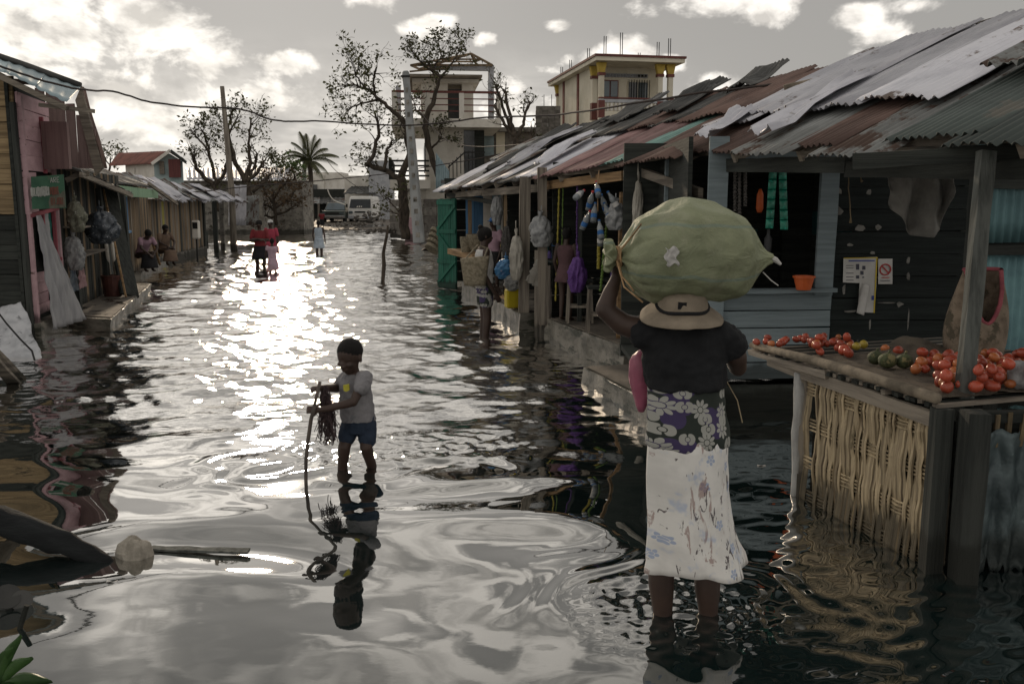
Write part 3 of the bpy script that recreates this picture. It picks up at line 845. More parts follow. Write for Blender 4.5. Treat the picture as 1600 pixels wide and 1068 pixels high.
# woven panel: upright canes over and under four bands
bands = [.70, .48, .23, .02]
def over(i, b):
    k = i % 15
    if k < 6: return (b + (i // 15)) % 2 == 0
    if k < 7: return True
    return ((k // 2) + b) % 2 == 0
NC = 78
for i in range(NC):
    t = (i + .5) / NC
    if i in (70, 71, 72, 73): continue                                 # a gap where canes have broken out
    base = S0 + ax * (L * t)
    pts, rad = [], []
    z = TZ - .10 + rng.uniform(-.02, .01)
    zb = -.12
    for j in range(15):
        zz = z + (zb - z) * j / 14
        o = 0.0
        for bi, bz in enumerate(bands):
            w = math.exp(-((zz - bz) / .055) ** 2)
            o += w * (.014 if over(i, bi) else -.013)
        sway = .003 * fbm(i * .9, zz * 2.5) + (.003 * math.sin(zz * 13 + i) if i % 15 > 6 else 0)
        pts.append(base + ax * sway + nr * (o + .005) + Vector((0, 0, zz)))
        rad.append(.0105 * rng.uniform(.75, 1.15))
    MB().tube(pts, [k * 1.25 for k in rad], 5, flat=.38).build('cane_upright', 'cane' if rng.random() > .12 else 'cane_dark', stall)
for bi, bz in enumerate(bands):
    for k in range(4):
        pts = []
        for j in range(23):
            t = j / 22
            i = t * NC
            pts.append(S0 + ax * (L * t) + nr * (.006 * math.sin(i * .8)) + Vector((0, 0, bz + (k - 1.5) * .021 + .006 * fbm(t * 4, k, bi))))
        MB().tube(pts, .0095, 6, flat=.7).build('cane_band', 'cane', stall, smooth=True)
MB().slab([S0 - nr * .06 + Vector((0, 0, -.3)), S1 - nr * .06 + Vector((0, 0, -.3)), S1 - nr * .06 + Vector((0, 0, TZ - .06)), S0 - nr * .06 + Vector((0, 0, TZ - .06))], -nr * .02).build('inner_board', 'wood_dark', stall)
Z = lambda z: Vector((0, 0, z))
MB().bar(S0 + nr * .03 - ax * .02 + Z(TZ - .085), S1 + nr * .03 + ax * .42 + Z(TZ - .055), .03, .075, seg=6, jit=.004).build('side_rail', 'wood_grey', stall)
MB().tube([S0 + nr * .05 - ax * .03 + Z(TZ + .03), S0 + nr * .06 + ax * .7 + Z(TZ + .045), S1 + nr * .06 + Z(TZ + .04), S1 + nr * .05 + ax * .62 + Z(TZ + .02)], [.028, .03, .027, .022], 9).build('edge_pole', 'log', stall, smooth=True)
MB().bar(S1 + nr * .045 + ax * .63 + Z(TZ - .03), S1 + nr * .05 - ax * .3 + Z(TZ - .02), .05, .04, seg=4, jit=.006).build('edge_board', 'wood_grey', stall)
# ends of the deck sticks that poke out under the edge pole
deck_a, deck_b = S0 - ax * .02, S1 + ax * .62
nS = 46
for i in range(nS):
    p = deck_a.lerp(deck_b, (i + .5) / nS)
    w = 1.7 - .15 * i / nS
    MB().bar(p + nr * rng.uniform(.02, .075) + Z(TZ - .015), p - nr * w + Vector((0, .12, 0)) + Z(TZ - .012), .030, .022, jit=.003).build('deck_slat', 'wood_dark' if i % 3 else 'wood_grey', stall)
for (p, w, top, m) in ((S0 - ax * .03 + nr * .02, .085, TZ - .02, 'wood_dark_v'), (S0 - ax * .14 + Vector((.06, -.02, 0)), .11, TZ - .01, 'wood_dark_v'), (S1 + ax * .02, .06, TZ - .06, 'wood_grey_v'), (Vector((3.6, 6.6, 0)), .07, TZ - .05, 'wood_dark_v'), (S0 + Vector((.62, .16, 0)), .09, TZ - .05, 'wood_dark_v')):
    MB().bar(p + Z(-.35), p + Z(top), w, w, up=(1, 0, 0), seg=4, jit=.005).build('leg', m, stall)
MB().tube([S1 + ax * .03 + nr * .03 + Z(k) + Vector((.008 * math.sin(k * 23), .01 * math.cos(k * 17), 0)) for k in (TZ - .07, .66, .52, .4, .28, .15, .05, -.05)], [.034, .042, .03, .04, .033, .024, .03, .02], 8).build('wrapped_tape', 'tape_white', stall, smooth=True)
# street-end front: crumpled tin, boards and short sticks
F0, F1 = S0 + Vector((.12, -.07, 0)), Vector((3.7, 4.42, 0))
def tin(a, b, z0, z1, seed, jag):
    mb = MB()
    def fn(i, j):
        p = a.lerp(b, i)
        lo = z0 + jag * abs(fbm(i * 6 + seed, 3.3))
        zz = lo + (z1 + .03 * fbm(i * 4 + seed, 9) - lo) * j
        q = .016 * math.sin(i * 2 * PI * 3) + .03 * fbm(i * 3 + seed, j * 3) + .012 * fbm(i * 9, j * 9 + seed)
        return Vector((p.x, p.y - .01 + q, zz))
    mb.grid(fn, 42, 26)
    return mb
tin(F0, F0.lerp(F1, .26), -.02, TZ - .13, 1, .20).build('tin_panel', 'tin_crumpled', stall, smooth=True, solid=.004)
tin(F0.lerp(F1, .31) + Vector((0, .03, 0)), F0.lerp(F1, .75), .04, TZ - .12, 5, .24).build('tin_panel', 'tin_crumpled', stall, smooth=True, solid=.004)
MB().bar(F0.lerp(F1, .285) + Vector((0, -.05, -.3)), F0.lerp(F1, .30) + Vector((0, -.05, TZ - .03)), .09, .07, up=(1, 0, 0), seg=3, jit=.004).build('front_post', 'wood_dark_v', stall)
MB().bar(F0 + Vector((-.05, .02, TZ - .06)), F1 + Vector((0, .02, TZ - .05)), .05, .055, seg=5, jit=.004).build('front_rail', 'wood_dark', stall)
MB().bar(F0.lerp(F1, .31) + Vector((0, -.04, .30)), F0.lerp(F1, .55) + Vector((0, -.04, -.1)), .06, .07, seg=2, jit=.004).build('front_brace', 'wood_dark', stall)
for i in range(14):
    p = F0.lerp(F1, .10 + i * .045)
    h = TZ - .06 - rng.uniform(.0, .03)
    MB().bar(p + Z(h - .13) + Vector((0, .02, 0)), p + Z(h + .04) + Vector((rng.uniform(-.01, .01), .0, 0)), .022, .022, up=(1, 0, 0)).build('short_stick', 'cane_dark', stall)
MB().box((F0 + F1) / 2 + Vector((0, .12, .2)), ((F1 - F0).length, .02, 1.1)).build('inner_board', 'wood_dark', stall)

mat('wood_mid_v', (.105, .112, .103), (.05, .054, .05), V, .85, .4)
# roof post that stands on the stall
pp = thing('roof_post', 'weathered post standing on the tomato stall under the roof', 'post', wp(1506, 618, 4.55))
a, b = wp(1506, 624, 4.55), wp(1541, 236, 4.75)
MB().bar(a + Z(-.03), b, .062, .075, up=(1, 0, 0), seg=8, jit=.003).build('shaft', 'wood_mid_v', pp)
MB().bar(b + Vector((-.5, .5, -.03)), b + Vector((.9, -.5, .02)), .05, .09, seg=5, jit=.006).build('head_beam', 'wood_dark', pp)

# deck cover cloth
mb = MB()
c00, c10 = S0 + nr * -.03 + ax * .05, S1 + nr * -.02 + ax * .1
def cl(i, j):
    p = c00.lerp(c10, i) - nr * (j * 1.35)
    edge = min(i, 1 - i, j * 1.0, 1 - j)
    z = TZ + .012 + .018 * (fbm(i * 5, j * 5) + .6) + .012 * abs(fbm(i * 11 + 3, j * 8)) - (.01 if edge < .02 else 0)
    z += .10 * math.exp(-(((i - .93) / .10) ** 2 + ((j - .55) / .16) ** 2))
    return Vector((p.x + .02 * fbm(i * 4, j * 6, 4), p.y + .03 * fbm(i * 4, j * 6, 8), z))
mb.grid(cl, 60, 44)
tag(mb.build('stall_cloth', 'sackcloth', smooth=True, solid=.006), 'brown sackcloth spread over the tomato stall top', 'cloth')

# tomatoes: one mesh per kind, copied
def tomato_proto(m, plum):
    mb = MB()
    rings = []
    for j in range(9):
        ph = PI * (j + .02) / 8.04
        r = math.sin(ph) ** .9
        z = math.cos(ph) * plum + (-.12 if j == 0 else 0)
        rings.append([Vector((r * math.cos(2 * PI * k / 12) * (1 + .04 * math.cos(4 * 2 * PI * k / 12)), r * math.sin(2 * PI * k / 12), z)) for k in range(12)])
    mb.loft(rings)
    me = bpy.data.meshes.new('tomato')
    me.from_pydata([tuple(p) for p in mb.v], [], mb.f)
    me.polygons.foreach_set('use_smooth', [True] * len(me.polygons))
    me.materials.append(MATS[m])
    return me
TOM = {k: tomato_proto(k, p) for k, p in (('tomato_red', 1.18), ('tomato_orange', 1.05), ('tomato_yellow', .98))}
def tomato(p, r, m, label, group):
    o = bpy.data.objects.new('tomato', TOM[m])
    COL.objects.link(o)
    o.location = p
    o.scale = (r * rng.uniform(.88, 1.08), r * rng.uniform(.9, 1.1), r * rng.uniform(.85, 1.2))
    o.rotation_euler = (rng.uniform(0, 3), rng.uniform(0, 3), rng.uniform(0, 6))
    tag(o, label, 'tomato', group)
def heap(spec, u0, u1, v0, v1, n, r, label, group, cols, layers=1):
    """scatter n tomatoes on the deck inside the given patch, stacking where they meet"""
    placed = []
    tries = 0
    while len(placed) < n and tries < 4000:
        tries += 1
        u, v = rng.uniform(u0, u1), rng.uniform(v0, v1)
        p = gp(u, v, TZ + .045)
        rr = r * rng.uniform(.86, 1.12)
        z = TZ + .035 + rr
        ok = True
        for q, qr in placed:
            d = math.hypot(p.x - q.x, p.y - q.y)
            if d < (rr + qr) * .97:
                if layers == 1: ok = False; break
                zz = q.z + math.sqrt(max((rr + qr) ** 2 - d * d, 0)) * .92
                if zz > TZ + .035 + rr + (layers - 1) * 1.7 * r: ok = False; break
                z = max(z, zz)
        if ok:
            placed.append((Vector((p.x, p.y, z)), rr))
    for q, qr in placed:
        tomato(q, qr, rng.choice(cols), label, group)
RED, MIX = ['tomato_red'] * 4 + ['tomato_orange'], ['tomato_red', 'tomato_red', 'tomato_orange']
heap(0, 1466, 1640, 570, 612, 96, .030, 'ripe red tomato in the big heap beside the roof post', 'tomatoes in the big heap', RED, 3)
heap(0, 1428, 1470, 564, 584, 10, .030, 'tomato in the little heap between the gourds and the roof post', 'tomatoes in the little heap', MIX, 2)
heap(0, 1268, 1330, 538, 556, 15, .027, 'tomato in the middle cluster on the brown cloth', 'tomatoes in the middle cluster', MIX, 2)
heap(0, 1180, 1312, 528, 541, 20, .025, 'small tomato strewn along the far end of the stall', 'tomatoes along the far end of the stall', MIX, 1)
for (u, v, m, lab) in ((1338, 545, 'tomato_yellow', 'yellow tomato touching the middle cluster, beside a greener one'), (1349, 542, 'tomato_yellow', 'greenish yellow tomato at the end of the middle cluster'),
                       (1383, 549, 'tomato_orange', 'single orange tomato lying apart on the cloth fold'), (1403, 552, 'tomato_red', 'single red tomato lying apart on the cloth fold'), (1492, 566, 'tomato_yellow', 'yellow tomato perched behind the big red heap by the post')):
    p = gp(u, v, TZ + .05); tomato(Vector((p.x, p.y, TZ + .068)), .030, m, lab, 'odd tomatoes on the stall')
for k, (u, v, r, lab) in enumerate(((1368, 568, .050, 'mottled green gourd farthest from the tomatoes'), (1386, 574, .055, 'brown-speckled green gourd in the middle of three'), (1412, 574, .052, 'dark green gourd next to the little tomato heap'))):
    p = gp(u, v, TZ + .04)
    mb = MB(); mb.ell(Vector((p.x, p.y, TZ + .035 + r * .85)), (r, r * .95, r * .85), nu=14, nv=9)
    mb.tube([Vector((p.x, p.y, TZ + .03 + r * 1.6)), Vector((p.x + .01, p.y, TZ + .05 + r * 1.7))], [.008, .006], 6)
    o = mb.build('gourd', 'gourd', smooth=True, disp=(.012, .04)); tag(o, lab, 'gourd', 'gourds on the stall')
# clear plastic bag
mb = MB(); p = gp(1596, 604, TZ + .04)
mb.ell(p + Z(.06), (.075, .06, .075), nu=18, nv=12)
tag(mb.build('plastic_bag', 'plastic_clear', smooth=True, disp=(.05, .05)), 'crumpled clear plastic bag at the edge of the tomato heap', 'bag')
# open sack
sk = thing('open_sack', 'old hemp sack with pink rim gaping open on the stall', 'sack', gp(1558, 560, TZ))
c = gp(1556, 566, TZ + .02) + Vector((0, .25, 0))
rings, inner = [], []
prof = [(0.0, .17, .13, 0), (.08, .19, .15, 0), (.2, .19, .15, .0), (.32, .175, .14, .01), (.44, .15, .12, .02), (.55, .115, .09, .03)]
for (z, rx, ry, lean) in prof:
    ring = []
    for k in range(24):
        a = 2 * PI * k / 24
        w = 1 + .06 * math.sin(5 * a + z * 9) + .04 * math.sin(3 * a)
        x, y = rx * w * math.cos(a), ry * w * math.sin(a) 
        front = max(0.0, -math.sin(a))                         # the mouth dips on the camera side
        ring.append(Vector((c.x + x + lean, c.y + y + .05 * z, TZ + .02 + z * (1 - .62 * front ** 1.3))))
    rings.append(ring)
MB().loft(rings, cap=False).build('sack_body', 'sack_old', sk, smooth=True, solid=.012, sub=1)
MB().tube([p + Vector((0, 0, .004)) for p in rings[-1]] + [rings[-1][0]], .014, 7, cap=False).build('rolled_rim', 'sack_pink', sk, smooth=True)
MB().ell(c + Z(.07), (.15, .11, .06)).build('contents', 'wood_dark', sk, smooth=True)

# teal tarpaulin sheet leaning behind the stall
mb = MB()
A, B, C, D = wp(1490, 545, 7.3), wp(1560, 545, 7.0), wp(1545, 470, 7.3), wp(1515, 440, 7.6)
mb.grid(lambda i, j: A.lerp(B, i).lerp(D.lerp(C, i), j) + Vector((0, .02 * fbm(i * 4, j * 4), 0)), 10, 10)
tag(mb.build('leaning_tarpaulin', 'tarp_teal', smooth=True, solid=.006), 'teal tarpaulin sheet leaning behind the open sack', 'tarpaulin')

# things on the shop front ------------------------------------------------
mb = MB(); p = wx(1250, 457); q = Vector((p.x, YL - .06, zs + .04))
mb.loft([[q + Vector((r * math.cos(2 * PI * k / 16), r * math.sin(2 * PI * k / 16), z)) for k in range(16)] for (r, z) in ((.062, 0), (.088, .105), (.098, .107), (.098, .124), (.086, .124), (.06, .02))])
tag(mb.build('plastic_tub', 'plastic_orange', smooth=False), 'small orange plastic tub on the shop window sill', 'tub')
for (u, uu, v1, lab) in ((1206, 1198, 357, 'longer slanting strip of shiny green sachets hanging in the shop window'), (1219, 1221, 359, 'straight strip of shiny green sachets hanging in the shop window')):
    t = thing('sachet_strip', lab, 'sachets', wx(uu, v1), 'green sachet strips')
    a, b = wx(u, 250) + Vector((0, -.06, 0)), wx(uu, v1) + Vector((0, -.06, 0))
    for i in range(7):
        p, q = a.lerp(b, (i + .03) / 7), a.lerp(b, (i + .97) / 7)
        cx = (p + q) / 2
        o = MB()
        o.grid(lambda s, r: p.lerp(q, r) + Vector(((s - .5) * .068, -.012 * math.sin(PI * s) * math.sin(PI * r) - .003 * i, 0)), 6, 6)
        o.build('sachet', 'sachet_green', t, smooth=True, solid=.006)
for (u, v1, lab) in ((1146, 330, 'dark bead string hanging nearest the window post'), (1153, 345, 'longest dark bead string in the shop window'), (1162, 322, 'short dark bead string beside the green sachets')):
    t = MB(); 
    a, b = wx(u, 255) + Vector((0, -.05, 0)), wx(u, v1) + Vector((0, -.05, 0))
    t.tube([a.lerp(b, k / 30) for k in range(31)], [.012 if k % 2 else .020 for k in range(31)], 6)
    tag(t.build('bead_string', 'bead_dark'), lab, 'beads', 'bead strings in the shop window')
mb = MB(); p = wx(1192, 318) + Vector((0, .1, 0)); mb.loft([[p + Vector((r * math.cos(2 * PI * k / 10), r * .6 * math.sin(2 * PI * k / 10), z)) for k in range(10)] for (r, z) in ((.012, .13), (.03, .08), (.034, -.04), (.02, -.08))])
tag(mb.build('orange_pouch', 'plastic_orange', smooth=True), 'little orange pouch hanging behind the green sachets', 'pouch')
# posters on the dark wall
def on_wall(u, v, off=.018):
    p = wx(u, v)
    return Vector((p.x, WY + .085 + .06 * (p.x - xr) - off - .012, p.z))
def rect(u0, v0, u1, v1, m, parent, name, off, tilt=0):
    MB().slab([on_wall(u0, v0 + tilt, off), on_wall(u1, v0, off), on_wall(u1, v1, off), on_wall(u0, v1 + tilt, off)], (0, .002, 0)).build(name, m, parent)
t = thing('notice_poster', 'white notice with yellow border and torn strip on the dark wall', 'poster', on_wall(1350, 490))
MB().slab([on_wall(1322, 404), on_wall(1376, 402), on_wall(1375, 448), on_wall(1371, 490), on_wall(1345, 489), on_wall(1348, 443), on_wall(1321, 442)], (0, .002, 0)).build('sheet', 'paper_white', t)
rect(1322, 402.5, 1377, 404, 'paper_yellow', t, 'border', .022, .8)
MB().slab([on_wall(1374.5, 404, .022), on_wall(1376.5, 404, .022), on_wall(1372, 490, .022), on_wall(1370, 490, .022)], (0, .002, 0)).build('border', 'paper_yellow', t)
rect(1330, 407, 1372, 409, 'paper_blue', t, 'heading', .022)
for (u0, v0, u1, v1) in ((1342, 413, 1347, 422), (1352, 416, 1357, 422), (1349, 424, 1354, 430), (1342, 431, 1347, 436), (1352, 433, 1355, 435)):
    rect(u0, v0, u1, v1, 'paper_ink', t, 'pictogram', .022)
for v in (415, 419, 427, 433, 438):
    rect(1326, v, 1338, v + .9, 'paper_ink', t, 'text_line', .022)
rect(1367, 463, 1371, 470, 'paper_blue', t, 'stamp', .022)
mb = MB(); mb.grid(lambda i, j: on_wall(1352 + 11 * i - 12 * j + 3 * i * j, 443 + 5 * i + 46 * j, .03 + .03 * math.sin(PI * i) + .03 * j * (1 - i)), 6, 10); mb.build('torn_strip', 'paper_white', t, smooth=True, solid=.002)
t = thing('prohibition_poster', 'small white poster with red no-entry circle beside the larger notice', 'poster', on_wall(1389, 445))
rect(1378, 405, 1401, 445, 'paper_white', t, 'sheet', .018)
cc = on_wall(1389, 422, .024)
MB().tube([cc + Vector((.048 * math.cos(2 * PI * k / 24), 0, .048 * math.sin(2 * PI * k / 24))) for k in range(25)], .006, 6, cap=False).build('red_circle', 'paper_red', t)
MB().bar(cc + Vector((-.034, 0, .034)), cc + Vector((.034, 0, -.034)), .008, .01).build('red_bar', 'paper_red', t)
rect(1383, 434, 1396, 435.2, 'paper_red', t, 'text_line', .022)
rect(1381, 439, 1397, 440, 'paper_ink', t, 'text_line', .022)
# grey cloth hung under the eave, and strings
cl_ = thing('hanging_cloth', 'limp grey cloth hanging from the eave above the tomato stall', 'cloth', wp(1440, 370, 6.6))
T0, T1 = wp(1390, 226, 6.7), wp(1492, 222, 6.5)
mb = MB()
def hang(i, j):
    low = (wp(1396, 325, 6.7), wp(1408, 346, 6.7), wp(1428, 368, 6.65), wp(1450, 371, 6.6), wp(1474, 360, 6.55), wp(1486, 300, 6.5))
    k = i * 5; a = int(min(k, 4)); b = low[a].lerp(low[a + 1], k - a)
    p = T0.lerp(T1, i).lerp(b, j)
    return p + Vector((0, .07 * math.sin(i * 15 + j * 2) * (.3 + .7 * j) + .05 * fbm(i * 3, j * 3), 0))
mb.grid(hang, 36, 22)
mb.build('drape', 'cloth_grey', cl_, smooth=True, solid=.004)
for (u, v0, v1, lab) in ((1326, 240, 348, 'long frayed string dangling in front of the dark wall'), (1343, 240, 284, 'short frayed string dangling in front of the dark wall')):
    a, b = wp(u - 2, v0, 7.3), wp(u + 3, v1, 7.3)
    pts = [a.lerp(b, k / 12) + Vector((.012 * fbm(k * .7, u), .01 * fbm(k * .7, u + 9), 0)) for k in range(13)]
    mb = MB(); mb.tube(pts, [.005] * 12 + [.012], 5)
    tag(mb.build('string', 'cane_dark'), lab, 'string', 'strings under the eave')

# ------------------------------------------------------------------ the pink house and its neighbours
mat('curtain_white', (.50, .50, .51), (.38, .38, .40), (14, 14, 1.5), .9, .2, trans=.25, vary=.05)
mat('curtain_green', (.03, .16, .13), (.02, .10, .085), V, .8, .1)
mat('sign_green', (.055, .135, .085), (.035, .09, .058), (5, 5, 5), .75, .15, vary=0, patch=((.12, .115, .09), (9, 9, 5), .66))
mat('sign_worn', (.14, .135, .105), (.09, .09, .07), (12, 12, 8), .85, .2, vary=0)
mat('letter_white', (.42, .43, .40), (.30, .31, .28), (25, 25, 25), .8, 0, vary=0)
mat('letter_red', (.20, .08, .06), (.15, .07, .05), (25, 25, 25), .8, 0, vary=0)
mat('bag_plastic_dark', (.085, .105, .13), (.045, .055, .07), (9, 9, 9), .22, .6, bsc=(22, 22, 22), spec=.7, patch=((.30, .33, .36), 16, .62), trans=.1)
mat('bag_goods', (.20, .20, .15), (.10, .105, .08), (14, 14, 14), .5, .5, bsc=(30, 30, 30), patch=((.33, .32, .28), 18, .60))
mat('cloth_white_blue', (.42, .46, .50), (.20, .27, .36), (12, 12, 5), .85, .3, trans=.15)
mat('cloth_pinkish', (.42, .28, .29), (.30, .19, .20), (9, 9, 4), .85, .3)
mat('bucket_red', (.10, .04, .032), (.065, .026, .022), (6, 6, 6), .6, .2)
mat('sheet_white', (.50, .51, .53), (.36, .37, .39), (5, 5, 5), .5, .3, patch=((.17, .175, .18), (4, 4, 6), .60))

house = thing('pink_house', 'pink plank house with jeweller sign and long white curtain', 'house', (-6.7, 12.9, 0))
PN, PF = Vector((-6.62, 12.32, 0)), Vector((-6.93, 13.75, 0))
pd = (PF - PN).normalized()
pn = Vector((pd.y, -pd.x, 0))
def pf(k, z, out=0.0): return PN + pd * (k * (PF - PN).length) + pn * out + Z(z)
planks_h(house, (PN.x, PN.y), (PF.x, PF.y), 2.32, 3.35, .19, 'paint_pink', t=.025)
planks_h(house, (PN.x, PN.y), tuple(pf(.40, 0)[:2]), 1.72, 2.30, .19, 'paint_pink', t=.025)
planks_h(house, tuple(pf(.62, 0)[:2]), (PF.x, PF.y), .30, 1.02, .16, 'paint_pink', t=.03)
planks_h(house, (PN.x, PN.y), tuple(pf(.62, 0)[:2]), .30, .9, .16, 'paint_pink', t=.02, out=pn * -.04)
for (k, w, z0, z1, m) in ((.03, .10, .10, 3.3, 'paint_pink'), (.97, .10, .14, 2.38, 'paint_pink'), (.84, .05, .2, 1.78, 'paint_pink_dark'), (.45, .05, .9, 1.78, 'paint_pink_dark'), (.66, .06, 2.3, 3.1, 'paint_pink_dark')):
    MB().bar(pf(k, z0, .03), pf(k, z1, .03), .045, w, up=pd, seg=3, jit=.003).build('upright', m, house)
MB().bar(pf(.02, 1.70, .035), pf(.99, 1.80, .035), .04, .05, seg=2).build('window_rail', 'paint_pink_dark', house)
MB().bar(pf(.5, 1.02, .035), pf(.97, 1.04, .035), .04, .05, seg=2).build('window_sill', 'paint_pink_dark', house)
MB().bar(pf(-.02, .10, .02), pf(1.02, .12, .02), .14, .26, seg=4, jit=.008).build('plinth', 'concrete_wet', house)
MB().box(pf(.55, 1.72, -.10), (.04, 1.75, 3.5), Matrix.Rotation(math.atan2(-pd.x, pd.y), 3, 'Z')).build('dark_backing', 'wood_dark', house)  # dark sheet added behind the openings, standing in for the unlit inside
# end wall of bare planks towards the camera
EW = Vector((-9.6, 12.25, 0))
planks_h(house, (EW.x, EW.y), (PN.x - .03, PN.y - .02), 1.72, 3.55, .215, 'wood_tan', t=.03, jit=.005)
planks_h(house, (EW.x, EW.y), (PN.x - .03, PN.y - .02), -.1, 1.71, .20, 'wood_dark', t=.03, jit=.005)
MB().slab([(EW.x, 12.24, 3.55), (PN.x - .1, 12.30, 3.55), (PN.x - .55, 12.28, 3.78), (EW.x, 12.24, 5.2)], (0, .03, 0)).build('gable_board', 'wood_tan', house)
MB().box((EW.x / 2 + PN.x / 2, 12.36, 1.7), (2.9, .03, 3.7)).build('gap_backing', 'wood_dark', house)  # added dark backing that stops bright sky showing through the plank slits
MB().bar((PN.x - .02, PN.y - .05, -.1), (PN.x - .03, PN.y - .05, 3.2), .07, .06, up=(1, 0, 0)).build('corner_post', 'wood_dark_v', house)
# corrugated roof of the pink house, rake to the camera
ra, rb = wp(-40, 92, 11.75), wp(104, 160, 11.75)
rc, rd = wp(126, 137, 13.3), wp(-40, 78, 13.3)
for i in range(3):
    a, b = rb.lerp(ra, i / 3), rb.lerp(ra, (i + 1.04) / 3)
    c_, d_ = rc.lerp(rd, (i + 1.04) / 3), rc.lerp(rd, i / 3)
    up_ = Z(.012 * (i % 2))
    sheet('roof_sheet', b + up_, a + up_, d_ + up_, c_ + up_, 'tin_blue', house, pitch=.16, amp=.007, warp=.01)
MB().tube([rc + Z(.03), rc.lerp(rd, .5) + Z(.04), rd + Z(.03)], .045, 8).build('ridge_cap', 'tin_dark', house, smooth=True)
MB().bar(rb + Vector((-.02, .03, -.07)), ra + Vector((0, .03, -.07)), .04, .07).build('rake_board', 'wood_grey', house)
MB().bar(rb + Vector((.30, .10, -.10)), rb + Vector((-.4, .10, -.02)), .05, .05).build('rafter_end', 'wood_grey', house)
# brown shutter box standing out from the wall above the sign
SA = pf(.62, 2.36, .03)
for (w0, d0, nm, m) in ((0, 0, 'shutter', 'paint_brown'),):
    MB().slab([SA, SA + Vector((.43, -.12, .0)), SA + Vector((.43, -.12, .66)), SA + Vector((0, 0, .68))], Vector((.02, .03, 0))).build(nm, m, house)
MB().box(SA + Vector((-.25, -.5, .45)), (.05, .05, .12)).build('lamp_socket', 'plaster_white', house)

# sign: green board, painted letters, a worn half
sg = thing('shop_sign', 'weathered green jeweller sign with peeling white and red letters', 'sign', pf(.3, 1.82, .07))
o0, o1 = wp(50, 327, 12.35), wp(103, 325, 12.75)
def sp(i, j, out=0.0):
    p = o0.lerp(o1, i) + Z((.435 + .03 * i) * j)
    return p + Vector((.32, -.95, 0)) * out
MB().slab([sp(0, 0), sp(1, 0), sp(1, 1), sp(.04, 1)], Vector((-.02, .05, 0))).build('board', 'sign_green', sg)
MB().slab([sp(.52, .0, .004), sp(.995, .03, .004), sp(.995, .55, .004), sp(.86, .42, .004), sp(.8, .55, .004), sp(.55, .36, .004), sp(.5, .2, .004)], Vector((0, .003, 0))).build('worn_patch', 'sign_worn', sg)
GL = {'B': 'M00L01L0.6 1L0.75 .75L.6 .53L0 .53M.6 .53L.8 .27L.6 0L0 0', }
STROKES = {  # letters on a unit cell, as polylines
    'B': [[(0, 0), (0, 1), (.7, 1), (.8, .75), (.7, .53), (0, .53)], [(.7, .53), (.9, .27), (.7, 0), (0, 0)]], 'I': [[(.4, 0), (.4, 1)]], 'J': [[(0, .2), (.3, 0), (.6, .2), (.6, 1)]],
    'O': [[(0, 0), (0, 1), (.8, 1), (.8, 0), (0, 0)]], 'U': [[(0, 1), (0, 0), (.8, 0), (.8, 1)]], 'T': [[(0, 1), (.9, 1)], [(.45, 1), (.45, 0)]], 'E': [[(.8, 1), (0, 1), (0, 0), (.8, 0)], [(0, .5), (.6, .5)]],
    'R': [[(0, 0), (0, 1), (.8, 1), (.8, .55), (0, .5), (.85, 0)]], 'M': [[(0, 0), (0, 1), (.45, .4), (.9, 1), (.9, 0)]], 'N': [[(0, 0), (0, 1), (.8, 0), (.8, 1)]], 'A': [[(0, 0), (.45, 1), (.9, 0)], [(.2, .4), (.7, .4)]]}
def letters(txt, i0, i1, j0, j1, m, stroke):
    n = len(txt)
    for k, ch in enumerate(txt):
        mb = MB()
        a = i0 + (i1 - i0) * k / n
        w = (i1 - i0) / n * .8
        for line in STROKES[ch]:
            for p, q in zip(line, line[1:]):
                mb.bar(sp(a + p[0] * w, j0 + p[1] * (j1 - j0), .012), sp(a + q[0] * w, j0 + q[1] * (j1 - j0), .012), .004, stroke, up=(0, 0, 1) if abs(q[0] - p[0]) > abs(q[1] - p[1]) * .3 else (1, .3, 0))
        mb.build('letter', m, sg)
letters('BIJOUTERI', .03, .56, .40, .66, 'letter_white', .022)
letters('MONT', .58, .84, .42, .64, 'letter_red', .014)
letters('ARE', .60, .9, .78, .93, 'letter_white', .008)
letters('BIJOU', .58, .95, .12, .32, 'letter_red', .010)

# curtains
def drape(name, label, top, bot, m, folds, amp, cat='curtain'):
    """top, bot: lists of points of the same length; hung cloth with folds"""
    mb = MB()
    def fn(i, j):
        k = i * (len(top) - 1); a = int(min(k, len(top) - 2))
        p = top[a].lerp(top[a + 1], k - a).lerp(bot[a].lerp(bot[a + 1], k - a), j)
        return p + pn * (amp * math.sin(i * folds * 2 * PI + 1.5 * fbm(i * 2, j * 2)) * (.35 + .65 * j) + .02 * fbm(i * 3, j * 4))
    mb.grid(fn, 40, 24)
    tag(mb.build(name, m, smooth=True, solid=.003), label, cat)
drape('curtain', 'long white curtain hanging out of the pink house down to the water', [pf(.06, 1.70, .10), pf(.22, 1.71, .10)], [pf(.16, .10, .16), pf(.62, .16, .46)], 'curtain_white', 4, .03)
drape('curtain', 'short white curtain inside the pink house window', [pf(.44, 1.76, .0), pf(.72, 1.78, .0)], [pf(.50, .98, .02), pf(.74, .98, .02)], 'curtain_white', 3, .018)
drape('curtain', 'dark green curtain at the window edge of the pink house', [pf(.73, 1.78, -.01), pf(.83, 1.78, -.01)], [pf(.73, 1.0, -.01), pf(.83, 1.0, -.01)], 'curtain_green', 2, .012)

